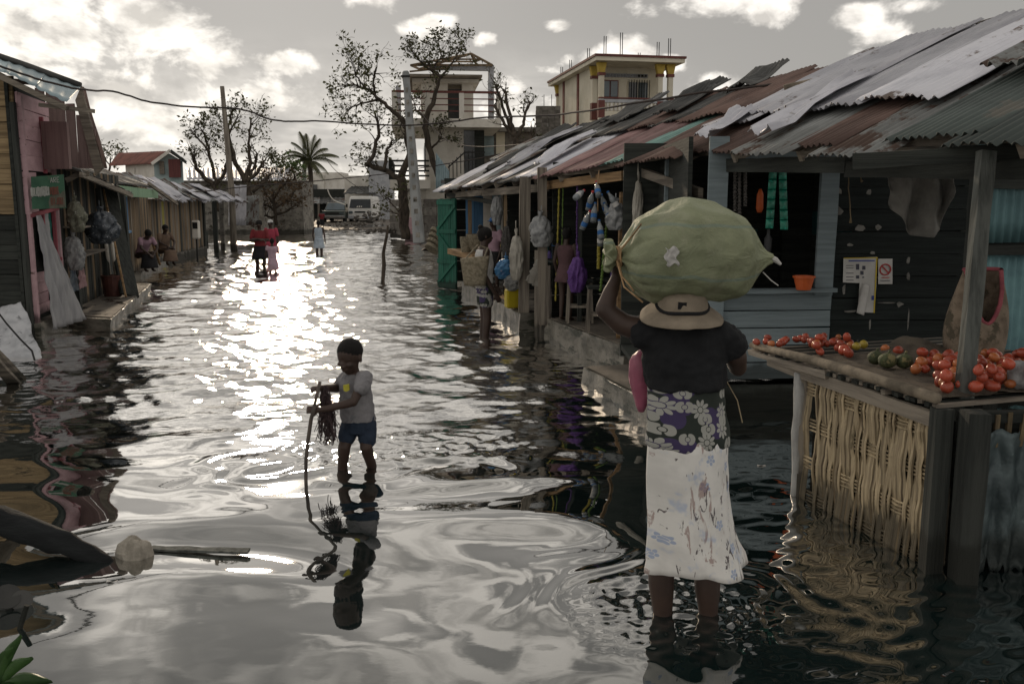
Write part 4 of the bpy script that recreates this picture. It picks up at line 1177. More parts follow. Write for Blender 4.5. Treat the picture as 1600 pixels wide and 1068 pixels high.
# second, steep-roofed house behind
h2 = thing('steep_roof_house', 'narrow brown house with a steep tin roof behind the pink house', 'house', (-7.4, 16, 0))
G0, G1, G2 = wp(76, 131, 14.3), wp(126, 136, 14.3), wp(160, 262, 14.3)
al = Vector((-.27, .965, 0))
MB().slab([G1, G2, G2 + Z(-.12) + Vector((-.12, 0, 0)), G1 + Vector((-.10, 0, -.2))], (0, .06, 0)).build('rake_board', 'wood_grey', h2)
for i in range(1):
    a = G2 + al * .02; b = G2 + al * .40; u_ = (G1 - G2)
    sheet('roof_sheet', a, b, b + u_, a + u_, 'tin_rust', h2)
sheet('roof_sheet', G1 + Z(.02), G1 + al * .5 + Z(.02), G1 + al * .5 + Vector((-1.5, -.1, .14)), G1 + Vector((-1.5, -.1, .14)), 'tin_rust', h2)
planks_v(h2, (G1.x - .75, 14.38), (G2.x - .1, 14.38), 2.42, 3.4, .15, 'paint_brown', ztop=lambda k: 3.66 - .75 * k ** 2)
w0, w1 = Vector((-6.99, 13.78, 0)), Vector((-8.35, 19.3, 0))
planks_v(h2, (w0.x, w0.y), (w1.x, w1.y), .1, 2.45, .16, lambda i: 'wood_dark_v' if i % 4 else 'wood_brown_v')
for (y, z) in ((15.0, 1.05), (15.2, 1.5)):
    MB().bar((-6.95, 14.3, z), (-7.5, 16.3, z), .3, .03).build('shelf', 'wood_grey', h2)
for k in (.12, .55, .98):
    p = w0.lerp(w1, k) + Vector((.16, -.05, 0))
    MB().bar(p + Z(.1), p + Vector((-.05, 0, 2.15)), .09, .09, up=(1, 0, 0), seg=3, jit=.006).build('post', 'wood_dark_v', h2)
# tin awning
aw = thing('tin_awning', 'sagging tin awning over the goods beside the pink house', 'awning', (-7, 15, 2.2))
q0, q1 = wp(126, 266, 13.4), wp(206, 301, 18.0)
for i in range(5):
    a, b = q0.lerp(q1, i / 5), q0.lerp(q1, (i + 1.05) / 5)
    sheet('roof_sheet', a, b, b + Vector((-.95, -.2, .30)), a + Vector((-.95, -.2, .30)), 'tin_dark' if i % 2 else 'tin_grey', aw, ragged=.02)
for (a, b) in ((wp(103, 262, 13.6), wp(140, 272, 13.7)), (wp(103, 282, 13.6), wp(132, 268, 13.7)), (q0 + Z(-.06), q1 + Z(-.06))):
    MB().bar(a, b, .05, .07, seg=3, jit=.005).build('bracket', 'wood_grey', aw)
# platform in front
platform('low concrete platform below the hanging plastic bags', 'quay_platform', [(-6.02, 13.35), (-7.9, 19.6), (-8.5, 19.6), (-7.0, 13.75)], .15)
platform('low concrete step under the seated people', 'quay_platform', [(-9.35, 22.6), (-13.0, 36.5), (-14.2, 36.9), (-10.2, 22.6)], .16)

# hanging goods
def bag(name, label, u, v, Y, rx, rz, m, seed, cat='bag', squash=.7, neck=True, folds=.11, group=None):
    p = wp(u, v, Y)
    mb = MB()
    rings = []
    NJ, NI = 30, 44
    for j in range(NJ + 1):
        k = j / NJ
        r = math.sin(PI * min(1, k * .90 + .10)) ** .55 * (1 - .45 * max(0, k - .45)) if neck else math.sin(PI * (.04 + .92 * k)) ** .6
        if neck and k > .86: r = .10 + .9 * (k - .86)                      # gathered mouth with ears
        ring = []
        for i in range(NI):
            a = 2 * PI * i / NI
            ca, sa = math.cos(a), math.sin(a)
            ridge_ = 1 - 2 * abs(fbm(ca * 1.5 + seed, sa * 1.5 + seed * .3, k * 2.2 + seed, 3))
            crease = 1 - 2.2 * abs(fbm(ca * 3.4 + seed * 2, sa * 3.4, k * 5 + seed, 2))
            w = 1 + folds * (2.6 * (ridge_ - .55) + 1.5 * (crease - .5)) + folds * .9 * math.sin(a * 9 + seed + 3 * k) * max(0, k - .35)
            ring.append(p + Vector((rx * r * w * ca + .10 * rx * math.sin(2.2 * k + seed), rx * squash * r * w * sa, -rz + 2 * rz * k + .05 * rz * math.sin(3 * a + seed) * (1 if k > .9 else k))))
        rings.append(ring)
    mb.loft(rings)
    if neck:
        mb.tube([p + Z(rz * .95), p + Z(rz * 1.35)], [.010, .006], 5)
    return tag(mb.build(name, m, smooth=True), label, cat, group)
bag('goods_bag', 'net bag of packets hanging from the pink house corner', 118, 335, 13.9, .15, .27, 'bag_goods', 1)
bag('plastic_bag', 'white plastic bag hanging below the net bag at the pink house', 117, 392, 14.0, .16, .30, 'plastic_clear', 3)
bag('plastic_bag', 'big shiny dark plastic bag hanging under the tin awning', 157, 352, 15.2, .27, .31, 'bag_plastic_dark', 7, squash=.8)
for (u0, u1, v0, v1, m, lab) in ((108, 124, 410, 458, 'cloth_white_blue', 'pale blue cloth hanging beside the pink house'), (121, 137, 412, 452, 'cloth_pinkish', 'faded pink cloth hanging next to the pale blue one')):
    a, b, c, d = wp(u0, v0, 14.1), wp(u0 + 8, v0, 14.2), wp(u0 + 2, v1, 14.1), wp(u1, v1 - 6, 14.3)
    drape('hung_cloth', lab, [a, b], [c, d], m, 3, .02, 'cloth')
# leaning board, bucket, bottles
t = thing('leaning_board', 'tall dark board leaning under the tin awning', 'board', gp(200, 462, .17))
a, b = gp(203, 462, .17), wp(168, 296, 17.6)
MB().bar(a, b, .05, .42, up=(.3, 1, 0), seg=4, jit=.004).build('panel', 'wood_dark_v', t)
MB().bar(a + Vector((.02, -.22, 0)), b + Vector((.02, -.22, 0)), .03, .03, up=(1, 0, 0)).build('edge_strip', 'wood_warm', t)
mb = MB(); q = gp(177, 462, .17)
mb.loft([[q + Vector((r * math.cos(2 * PI * k / 16), r * math.sin(2 * PI * k / 16), z)) for k in range(16)] for (r, z) in ((.15, 0), (.19, .36), (.20, .36), (.20, .39), (.18, .39), (.14, .05))])
tag(mb.build('bucket', 'bucket_red', smooth=False), 'dark red bucket standing before the leaning board', 'bucket')
for (u, lab) in ((166, 'pale fluorescent tube leaning behind the red bucket'), (175, 'second pale tube leaning close to the board')):
    mb = MB(); mb.tube([gp(u + 8, 455, .17), wp(u, 380, 16.4)], .03, 8)
    tag(mb.build('leaning_tube', 'plaster_white', smooth=True), lab, 'tube', 'tubes leaning at the awning stall')

# shed with shutters, then the long low shed
sh = thing('shuttered_shed', 'plank shed with blue-framed pale green shutters behind the seated people', 'shed', (-9.4, 22.5, 0))
s0, s1 = Vector((-8.75, 19.6, 0)), Vector((-10.6, 26.4, 0))
planks_v(sh, (s0.x, s0.y), (s1.x, s1.y), .12, 2.35, .18, lambda i: 'wood_brown_v' if i % 3 else 'wood_dark_v')
sd_ = (s1 - s0).normalized(); sn = Vector((sd_.y, -sd_.x, 0))
def sf(Y, z, out=.03):
    k = (Y - s0.y) / (s1.y - s0.y); return s0.lerp(s1, k) + sn * out + Z(z)
for (Ya, Yb, m) in ((20.45, 20.75, 'paint_blue'), (20.78, 21.12, 'paint_palegreen'), (21.15, 21.5, 'paint_palegreen'), (21.53, 21.85, 'paint_palegreen'), (21.88, 22.2, 'paint_blue')):
    MB().bar(sf((Ya + Yb) / 2, 1.22), sf((Ya + Yb) / 2, 2.18), .03, (Yb - Ya) - .02, up=sd_).build('shutter_board', m, sh)
MB().bar(sf(20.4, 1.2, .05), sf(22.3, 1.2, .05), .06, .06).build('shutter_sill', 'paint_blue', sh)
MB().bar(sf(22.6, .2, .03), sf(22.6, 2.2, .03), .05, .08, up=sd_).build('door_jamb', 'wood_grey_v', sh)
planks_v(sh, tuple(sf(22.7, 0, .03)[:2]), tuple(sf(24.1, 0, .03)[:2]), .15, 2.0, .17, 'wood_brown_v')
e0, e1 = wp(172, 285, 19.2), wp(244, 294, 24.6)
for i in range(7):
    a, b = e0.lerp(e1, i / 7), e0.lerp(e1, (i + 1.05) / 7)
    sheet('roof_sheet', a, b, b + Vector((-1.6, -.3, .62)), a + Vector((-1.6, -.3, .62)), 'tin_dark' if i % 3 else 'tin_grey', sh)
MB().bar(e0 + Vector((.02, 0, -.16)), e1 + Vector((.02, 0, -.16)), .04, .22, seg=3, jit=.006).build('fascia', 'paint_palegreen', sh)
MB().bar(e0.lerp(e1, .8) + Z(.1), e0.lerp(e1, .98) + Vector((.45, .3, -.42)), .06, .08).build('brace', 'wood_grey', sh)

ls = thing('long_shed', 'long low plank shed with bright silver tin roof along the water', 'shed', (-11.5, 33, 0))
l0, l1 = Vector((-10.75, 26.6, 0)), Vector((-12.35, 38.6, 0))
def lcol(i):
    return 'paint_yellow' if i == 7 else ('wood_grey_v', 'wood_brown_v', 'wood_grey_v', 'wood_brown_v', 'wood_dark_v', 'wood_brown_v')[i % 6]
planks_v(ls, (l0.x, l0.y), tuple(l0.lerp(l1, .66)[:2]), .22, 2.02, .26, lcol, lean=.02)
MB().bar(l0 + Z(.12) + Vector((.04, 0, 0)), l0.lerp(l1, .67) + Z(.12) + Vector((.04, 0, 0)), .12, .30, seg=4, jit=.01).build('plinth', 'concrete', ls)
MB().bar(l0.lerp(l1, .66) + Vector((-.9, 0, -.1)), l0.lerp(l1, .98) + Vector((-.9, 0, -.1)), .03, 4.4).build('back_wall', 'wood_dark', ls)
for k in (.66, .86, .985):
    MB().bar(l0.lerp(l1, k) + Z(-.1), l0.lerp(l1, k) + Z(2.0), .16, .16, up=(1, 0, 0)).build('post', 'concrete' if k > .9 else 'wood_dark_v', ls)
le0, le1 = wp(247, 313, 26.4), wp(392, 316, 40.3)
n = 11
for i in range(n):
    a, b = le0.lerp(le1, i / n), le0.lerp(le1, (i + 1.06) / n)
    m = ('tin_grey', 'tin_silver', 'tin_silver', 'tin_grey', 'tin_silver')[i % 5]
    sheet('roof_sheet', a + Z(.02 * (i % 2)), b + Z(.02 * (i % 2)), b + Vector((-1.05, -.28, .80 - .036 * i)), a + Vector((-1.05, -.28, .80 - .036 * i)), m, ls, ragged=.05, warp=.08, pitch=.1, amp=.018)
for (a, b, k0, k1) in ((.12, .22, .1, .7), (.34, .46, -.03, .5), (.55, .66, .2, .95), (.72, .8, -.02, .4)):
    p, q = le0.lerp(le1, a), le0.lerp(le1, b)
    u_ = Vector((-1.05, -.28, .6))
    sheet('roof_sheet', p + u_ * k0 + Z(.09), q + u_ * k0 + Z(.09), q + u_ * k1 + Z(.11), p + u_ * k1 + Z(.11), 'tin_silver', ls, warp=.06, pitch=.1, amp=.018)
mb_ = thing('meter_box', 'pale electricity meter box on the long shed wall', 'meter', wp(307, 372, 31.2))
p = wp(307, 373, 31.5)
MB().box(p + Z(.32), (.26, .2, .64)).build('case', 'plaster_white', mb_, bevel=.04)
MB().box(p + Vector((.01, -.105, .46)), (.17, .02, .22)).build('dial_window', 'glass_dark', mb_)
MB().tube([p + Z(-.9), p + Z(.02)], .03, 6).build('conduit', 'rubber', mb_)
for i, u in enumerate((312, 318, 325)):
    mb = MB(); a = gp(u, 398 - i * 3, -.2); mb.tube([a, a + Z(.85), a + Z(.86)], [.035, .03, .01], 6)
    tag(mb.build('stake', 'wood_dark_v'), ('thin dark stake in the water nearest the meter box', 'middle one of the thin stakes before the long shed', 'thin dark stake nearest the shed opening')[i], 'stake', 'stakes before the long shed')

# rubbish and floating things in the near water ---------------------------
t = thing('dumped_sheet', 'crumpled whitish sheet leaning against the plank end wall', 'sheet', gp(40, 560))
A, B, C, D = wp(-40, 590, 10.6), wp(72, 566, 10.9), wp(33, 472, 11.9), wp(-40, 492, 11.9)
mb = MB()
mb.grid(lambda i, j: A.lerp(B, i).lerp(D.lerp(C, i), j) + Vector((0, -.09 * fbm(i * 2.5, j * 2.5) - .04 * abs(fbm(i * 6, j * 5)), .03 * fbm(i * 4, j * 4, 2))), 26, 26)
mb.build('panel', 'sheet_white', t, smooth=True, solid=.02)
MB().tube([wp(-5, 485, 11.2), wp(10, 505, 11.0), wp(32, 530, 10.75), wp(50, 548, 10.6), wp(54, 562, 10.5)], .012, 6).build('cord', 'rubber', t)
for i, (u0, v0, u1, v1) in enumerate(((-10, 545, 34, 592), (-12, 562, 24, 600))):
    mb = MB(); mb.bar(gp(u0, v0, .35), gp(u1, v1, -.03), .12, .035, seg=3, jit=.004)
    tag(mb.build('plank', 'wood_grey'), ('upper grey plank slipping into the water before the white sheet', 'lower grey plank slipping into the water before the white sheet')[i], 'plank', 'planks in the rubbish')
mb = MB(); mat('wet_log', (.013, .015, .016), (.007, .008, .009), (3, 12, 12), .8, .6, spec=.2, vary=0)
a, b = gp(192, 880, -.02), Vector((-3.0, 4.72, .20))
mb.tube([b, b.lerp(a, .4), b.lerp(a, .75), a + Z(-.03)], [.085, .075, .06, .025], 14)
tag(mb.build('sunken_log', 'wet_log', smooth=True, sub=2, disp=(.05, .09)), 'dark wet log slanting down into the near water', 'log')
mat('lump_pale', (.36, .33, .28), (.23, .21, .175), (14, 14, 14), .9, .5, vary=0)
mb = MB(); p = gp(212, 866)
mb.loft([[p + Vector((r * math.cos(2 * PI * k / 9 + .3) * (1 + .25 * math.sin(k * 2.1)), r * .8 * math.sin(2 * PI * k / 9 + .3), z + .022 * math.sin(k * 1.7 + z * 40))) for k in range(9)] for (r, z) in ((.10, -.08), (.095, .0), (.082, .04), (.062, .075), (.038, .088))])
tag(mb.build('concrete_lump', 'lump_pale', bevel=.006), 'pale concrete lump breaking the surface beside the dark log', 'lump')
mb = MB(); mb.bar(gp(236, 856, -.006), gp(388, 861, -.004), .055, .014, seg=8, jit=.003); 
tag(mb.build('floating_plank', 'wood_mid_v'), 'narrow plank floating flat beside the concrete lump', 'plank')
t = thing('rag_heap', 'wet torn rags lying behind the dark log', 'rags', gp(20, 830))
A, B, C, D = gp(-60, 838, .02), gp(80, 835, -.01), gp(50, 808, .02), gp(-60, 780, .28)
mb = MB(); mb.grid(lambda i, j: A.lerp(B, i).lerp(D.lerp(C, i), j) + Z(.10 * abs(fbm(i * 5, j * 4)) * (1 - i) + .02 * fbm(i * 9, j * 9)), 26, 14)
mb.build('torn_cloth', 'sackcloth', t, smooth=True, solid=.008)
for i, (u, v, L) in enumerate(((8, 940, .16), (30, 938, .12))):
    p = gp(u, v, .0)
    t = thing('rusty_tin', ('grey tin can half sunk at the picture edge', 'smaller grey can tipped beside the half-sunk one')[i], 'can', p, 'half-sunk cans')
    d = Vector((.4, -.5, .45 - .2 * i)).normalized()
    MB().tube([p - d * L * .6, p + d * L * .6], .055 - .01 * i, 14).build('can_body', 'tin_grey', t)
    MB().tube([p + d * L * .58, p + d * L * .64], .058 - .01 * i, 14).build('can_rim', 'tin_dark', t)
mb = MB(); mb.tube([gp(42, 945, .10), gp(34, 970, .03), gp(28, 992, -.02)], [.012, .014, .01], 6); tag(mb.build('bent_stick', 'wood_dark'), 'short bent stick below the half-sunk cans', 'stick')
# plant in the corner
t = thing('water_plant', 'broad-leaved green plant growing at the water edge', 'plant', gp(10, 1060, -.1))
for (u0, v0, u1, v1, w) in ((2, 1062, 32, 990, .022), (6, 1058, 50, 1025, .024), (0, 1050, -10, 985, .02), (8, 1060, 80, 1062, .026), (0, 1045, 22, 1008, .018), (-10, 1075, 40, 1078, .025), (-20, 1060, -30, 1000, .03)):
    a, b = wp(u0 - 6, v0 + 6, 3.25), wp(u1, v1, 3.2)
    d = (b - a); s_ = d.cross(Vector((.2, -1, .4))).normalized()
    mb = MB()
    mb.grid(lambda i, j: a.lerp(b, j) + s_ * ((i - .5) * 2 * w * math.sin(PI * min(1, j * .95 + .05)) ** .7) + Vector((0, -.02, .03)) * (math.sin(PI * j) - abs(i - .5)), 4, 8)
    mb.build('leaf', 'leaf_fresh', t, smooth=True, solid=.002)
MB().tube([gp(0, 1068, -.25), gp(2, 1062, .02)], .012, 6).build('stem', 'leaf_fresh', t)

# ------------------------------------------------------------------ trees
def leaf_mesh(name, pts, m, parent, size, seed):
    """leaf-sized folded faces scattered at the given points"""
    r = random.Random(seed)
    vs, fs = [], []
    for p in pts:
        a = Vector((r.gauss(0, 1), r.gauss(0, 1), r.gauss(0, .7))).normalized()
        b = a.cross(Vector((r.gauss(0, 1), r.gauss(0, 1), r.gauss(0, 1)))).normalized()
        s = size * r.uniform(.6, 1.3)
        c = a.cross(b) * s * .15
        k = len(vs)
        vs += [p, p + a * s * .5 + b * s * .26 + c, p + a * s, p + a * s * .5 - b * s * .26 + c]
        fs += [(k, k + 1, k + 2), (k, k + 2, k + 3)]
    mb = MB(); mb.v = [tuple(v) for v in vs]; mb.f = fs
    return mb.build(name, m, parent)


def tree(name, label, limbs, Y, seed, leaf, twig=3, leaves=16, lsize=.16, spread=.55, group=None, depth=.9, bare=0.0, crown_name='crown'):
    """limbs: polylines of (u, v, width) in photograph bearings; they get their own depth, then grow twigs with leaves"""
    r = random.Random(seed)
    base = wp(limbs[0][0][0], limbs[0][0][1], Y)
    t = thing(name, label, 'tree', base, group)
    trunk = MB()
    tips = []
    for li, limb in enumerate(limbs):
        d0 = 0 if li == 0 else r.uniform(-depth, depth)
        pts, rad = [], []
        for i, (u, v, w) in enumerate(limb):
            k = i / max(1, len(limb) - 1)
            pts.append(wp(u, v, Y + (d0 * k if li else 0)))
            rad.append(max(w * Y / FPX / 2, .012))
        fine, fr = [], []
        for i in range(len(pts) - 1):
            for s in range(4):
                k = s / 4
                p = pts[i].lerp(pts[i + 1], k)
                j = (pts[i + 1] - pts[i]).length * .06
                fine.append(p + Vector((r.uniform(-j, j), r.uniform(-j, j), r.uniform(-j, j))) * (1 if s else .3)); fr.append(rad[i] + (rad[i + 1] - rad[i]) * k)
        fine.append(pts[-1]); fr.append(rad[-1])
        trunk.tube(fine, fr, 8)
        if li or len(limbs) == 1:
            n = len(fine)
            for i in range(n // 2, n):
                tips.append((fine[i], (fine[i] - fine[max(0, i - 2)]).normalized(), fr[i]))
    lp = []
    def grow(p, d, rad, lvl, L):
        q = p
        pts, rr = [p], [rad]
        for k in range(3):
            d2 = (d + Vector((r.gauss(0, .35), r.gauss(0, .35), r.gauss(.08, .3)))).normalized()
            q = q + d2 * (L / 3)
            pts.append(q); rr.append(max(rad * (1 - .28 * (k + 1)), .007))
            d = d2
        trunk.tube(pts, rr, 5)
        if lvl > 0:
            for _ in range(2 if lvl > 1 else 3):
                grow(pts[r.choice((2, 3))], (d + Vector((r.gauss(0, .7), r.gauss(0, .7), r.gauss(.1, .55)))).normalized(), rr[-1], lvl - 1, L * .72)
        elif r.random() >= bare:
            for _ in range(max(2, int(leaves * r.uniform(.08, .42)))):
                lp.append(pts[r.choice((1, 2, 3))] + Vector((r.gauss(0, .11), r.gauss(0, .11), r.gauss(0, .10))))
    for (p, d, rad) in tips:
        for _ in range(1 if r.random() < .7 else 2):
            grow(p, (d + Vector((r.gauss(0, .8), r.gauss(0, .8), r.gauss(.1, .6)))).normalized(), min(rad, .05) * .7, twig - 1, spread * r.uniform(.7, 1.3))
    trunk.build('trunk', 'bark', t, smooth=True)
    if lp:
        leaf_mesh(crown_name, lp, leaf, t, lsize, seed)
    return t


tree('street_tree', 'thick-trunked tree with long bare limb beside the concrete pole', [
    [(634, 374, 15), (632, 330, 16), (630, 300, 15), (626, 278, 14)],
    [(628, 282, 10), (606, 268, 8), (585, 262, 8), (572, 256, 7)],
    [(575, 258, 7), (585, 235, 6), (592, 205, 5), (586, 178, 3)],
    [(600, 266, 6), (604, 238, 5), (612, 220, 3)],
    [(630, 186, 7), (610, 170, 6), (592, 155, 5), (578, 140, 4), (560, 135, 3), (535, 133, 2)],
    [(592, 156, 4), (575, 160, 3), (552, 166, 2), (545, 172, 2)],
    [(586, 146, 4), (584, 125, 3), (588, 105, 2)],
    [(572, 138, 3), (555, 118, 2.5), (560, 105, 2)],
    [(626, 280, 12), (640, 240, 9), (636, 205, 8), (628, 184, 7)]], 44, 3, 'leaf_olive', leaves=13, lsize=.2, spread=.75, bare=.05)
tree('street_tree', 'slim tree growing up in front of the balcony house', [
    [(690, 300, 9), (688, 280, 9), (676, 250, 9), (668, 222, 9), (664, 200, 9), (668, 178, 8), (678, 156, 7)],
    [(678, 158, 7), (684, 135, 5), (688, 120, 4), (672, 105, 3), (665, 92, 2)],
    [(686, 124, 4), (700, 108, 3), (714, 88, 2), (718, 75, 2)],
    [(684, 135, 4), (675, 110, 3), (690, 88, 2), (686, 70, 2)],
    [(676, 112, 3), (655, 95, 2.5), (645, 82, 2)],
    [(668, 190, 5), (655, 176, 4), (648, 172, 3)],
    [(674, 232, 4), (684, 222, 3), (690, 214, 2)]], 45.5, 8, 'leaf_olive', leaves=14, lsize=.19, spread=.62)
tree('broken_tree', 'storm-broken tree with stubby bare limbs before the yellow house', [
    [(808, 248, 10), (806, 225, 9), (802, 205, 8)],
    [(802, 208, 7), (790, 180, 5), (780, 150, 4), (774, 132, 3)],
    [(803, 206, 6), (796, 175, 5), (786, 140, 4)],
    [(806, 220, 7), (818, 195, 5), (820, 178, 4), (828, 160, 3)],
    [(804, 215, 6), (788, 195, 5), (772, 165, 4)],
    [(806, 225, 7), (828, 220, 5), (832, 205, 4)]], 40, 12, 'leaf_olive', twig=2, leaves=7, lsize=.17, spread=.5, bare=.35)
tree('roadside_tree', 'half-bare tree with twisted trunk behind the tall wooden pole', [
    [(340, 330, 10), (342, 305, 9), (336, 290, 9)],
    [(338, 292, 8), (318, 276, 7), (306, 262, 6), (300, 240, 4)],
    [(336, 292, 7), (350, 272, 5), (356, 250, 4)],
    [(338, 290, 6), (332, 262, 5), (326, 230, 4), (316, 205, 3)],
    [(328, 238, 4), (312, 220, 3), (300, 205, 2)]], 46, 21, 'leaf_olive', leaves=12, lsize=.19, spread=.6, bare=.15)
tree('roadside_tree', 'leafier leaning tree between the wooden pole and the palm', [
    [(392, 340, 12), (390, 310, 12), (384, 285, 11)],
    [(385, 286, 9), (372, 262, 7), (360, 235, 6), (356, 205, 4), (362, 175, 2.5)],
    [(384, 286, 8), (392, 255, 6), (388, 225, 4), (392, 185, 2.5)],
    [(386, 284, 7), (405, 265, 5), (415, 250, 3)],
    [(372, 262, 5), (358, 210, 3), (372, 180, 2)],
    [(388, 282, 6), (398, 258, 4), (402, 240, 3)],
    [(395, 300, 6), (412, 285, 4), (425, 272, 3)]], 47, 29, 'leaf_olive', leaves=13, lsize=.21, spread=.75, bare=.12)
tree('dry_thicket', 'brown withered thicket hanging over the street wall', [
    [(432, 352, 5), (428, 320, 5), (425, 295, 4)],
    [(428, 318, 4), (415, 300, 3), (408, 285, 2)], [(428, 310, 4), (440, 292, 3), (452, 280, 2)], [(430, 330, 4), (420, 322, 3), (410, 318, 2)],
    [(430, 325, 4), (445, 315, 3), (458, 305, 2)], [(432, 340, 4), (418, 338, 3), (406, 335, 2)], [(432, 335, 4), (448, 330, 3), (460, 322, 2)]], 50, 33, 'leaf_brown', leaves=16, lsize=.2, spread=.6, crown_name='crown')
tree('leafy_bush', 'small green bushy tree standing before the white house', [
    [(446, 320, 5), (446, 300, 4), (447, 290, 4)], [(447, 296, 3), (440, 285, 3), (434, 276, 2)], [(447, 294, 3), (456, 284, 3), (462, 276, 2)], [(447, 290, 3), (450, 278, 2), (449, 270, 2)]], 62, 35, 'leaf_green', leaves=15, lsize=.26, spread=.7)
tree('leafy_bush', 'far tuft of foliage over the rusty roof of the blue house', [
    [(170, 275, 3), (172, 258, 3)], [(172, 260, 2), (165, 248, 2), (160, 240, 1.5)], [(172, 260, 2), (178, 250, 2), (184, 244, 1.5)], [(172, 262, 2), (172, 248, 2)]], 55, 39, 'leaf_olive', twig=2, leaves=13, lsize=.22, spread=.6)
tree('leafy_bush', 'dark shrub clinging to the foot of the concrete pole', [
    [(626, 350, 4), (624, 330, 4)], [(624, 332, 3), (612, 318, 2), (606, 308, 2)], [(624, 330, 3), (632, 312, 2), (634, 302, 2)], [(624, 336, 3), (610, 330, 2)]], 43.6, 41, 'leaf_olive', twig=2, leaves=14, lsize=.18, spread=.5)

# coconut palm
pl = thing('coconut_palm', 'coconut palm with drooping fronds at the end of the street', 'palm', wp(486, 345, 72))
top = wp(484, 252, 72)
MB().tube([wp(487, 346, 72), wp(486, 315, 72), wp(486, 285, 72), top], [.26, .2, .18, .2], 10).build('trunk', 'bark', pl, smooth=True)
r = random.Random(4)
fr_ = [(440, 247), (448, 237), (455, 222), (468, 205), (478, 208), (455, 258), (476, 270), (498, 272), (514, 272), (528, 258), (530, 245), (512, 232), (500, 216), (506, 282), (470, 262), (492, 210)]
for i, (u, v) in enumerate(fr_):
    tip = wp(u, v, 72 + r.uniform(-2, 2))
    d = tip - top
    mid = top + d * .5 + Z(.45 + .15 * abs(d.x))
    mb = MB()
    pts = []
    for k in range(13):
        q = k / 12
        pts.append(top * (1 - q) ** 2 + mid * (2 * q * (1 - q)) + tip * q * q)
    mb.tube(pts, [.05 - .0035 * k for k in range(13)], 5)
    for k in range(1, 24):
        q = .1 + .9 * k / 24
        p = top * (1 - q) ** 2 + mid * (2 * q * (1 - q)) + tip * q * q
        tg = ((mid - top) * (1 - q) + (tip - mid) * q).normalized()
        side = tg.cross(Vector((0, 0, 1)))
        if side.length < .1: side = Vector((1, 0, 0))
        side.normalize()
        for sg_ in (-1, 1):
            L = .62 * math.sin(PI * (q * .8 + .15)) + .1
            e = p + side * (sg_ * L * .6) + tg * L * .45 + Z(-L * .55)
            n_ = tg * .05
            mb.add([p - n_, p + n_, e], [(0, 1, 2)])
    mb.build('frond', 'palm_leaf', pl)

# poles ---------------------------------------------------------------
t = thing('wooden_pole', 'tall leaning wooden pole behind the long shed', 'pole', gp(363, 392))
MB().tube([wp(366, 400, 37.5), wp(362, 300, 37.5), wp(347, 135, 37.5)], [.14, .125, .085], 10).build('shaft', 'wood_grey_v', t, smooth=True)
t = thing('concrete_pole', 'leaning concrete power pole with stepped faces beside the street tree', 'pole', wp(654, 374, 42))
a, b = wp(655, 380, 42), wp(634, 111, 42)
MB().bar(a, b, .56, .52, up=(1, 0, 0), seg=6, taper=.52).build('shaft', 'pole_concrete', t, bevel=.05)
d = (b - a)
for k in range(13):
    p = a + d * (.05 + .07 * k)
    w = .56 * (1 - .48 * (.05 + .07 * k))
    MB().box(p + Vector((0, -.27 * (1 - .4 * k / 13), 0)), (w * .34, .03, .22)).build('recess', 'concrete', t)
MB().bar(b + Vector((-.22, -.15, -.25)), b + Vector((.2, -.15, -.25)), .06, .08).build('cross_bolt', 'rubber', t)
t = thing('wooden_pole', 'slim distant pole standing next to the palm trunk', 'pole', wp(475, 345, 74))
MB().tube([wp(476, 348, 74), wp(475, 212, 74)], [.2, .13], 8).build('shaft', 'pole_concrete', t, smooth=True)
t = thing('mud_stake', 'crooked stake standing in the middle of the flooded street', 'stake', gp(598, 442))
MB().tube([gp(597, 442) + Z(-.4), wp(598, 440, 21.8), wp(600, 415, 21.8), wp(599, 395, 21.8), wp(604, 370, 21.8), wp(606, 352, 21.8)], [.045, .045, .05, .04, .035, .025], 8).build('shaft', 'bark', t, smooth=True)

# houses --------------------------------------------------------------
def wbox(t, name, m, x0, x1, y0, y1, z0, z1, R=None, piv=None):
    c = Vector(((x0 + x1) / 2, (y0 + y1) / 2, (z0 + z1) / 2))
    if R is not None:
        c = piv + R @ (c - piv)
    return MB().box(c, (x1 - x0, y1 - y0, z1 - z0), R).build(name, m, t)

# balcony house: front face towards the camera, long side along the street
bh = thing('balcony_house', 'unfinished white two-storey house with balconies and bare roof frame', 'house', (-3, 50, 0))
Rb = Matrix.Rotation(math.radians(6), 3, 'Z')
fb = wp(668, 300, 47); pv = Vector((fb.x, 47, 0))
def bb(name, m, x0, x1, y0, y1, z0, z1, par=bh):
    return wbox(par, name, m, pv.x + x0, pv.x + x1, 47 + y0, 47 + y1, z0, z1, Rb, pv)
zt = lambda v: wp(700, v, 47).z
z1, z2, z3 = zt(292), zt(188), zt(124)
bb('wall', 'plaster_white', -.05, 2.95, 0, 7, 0, z2 - .35)
bb('wall', 'plaster_white', -.25, 1.15, 1.4, 6, z2, z3)
bb('wall', 'plaster_white', 1.9, 2.5, 1.5, 6, z2, z3)
bb('door_recess', 'tin_dark', 1.16, 1.89, 1.75, 1.9, z2, z3 - .25)
bb('floor_slab', 'plaster_white', -1.75, 3.75, -1.1, 7.2, z2 - .42, z2)
bb('floor_slab', 'plaster_white', -1.9, .15, -.6, 7.0, z1 - .1, z1 + .35)
bb('ground_wall', 'paint_pink', -1.2, .1, .2, 6, 0, 1.2)
bb('ground_wall', 'plaster_white', -1.2, .1, .25, 6, 1.2, z1 - .1)
bb('doorway', 'glass_dark', 1.9, 2.45, -.04, .06, zt(280), zt(203))
bb('door_leaf', 'wood_dark', 2.45, 2.95, -.06, .05, zt(280), zt(203))
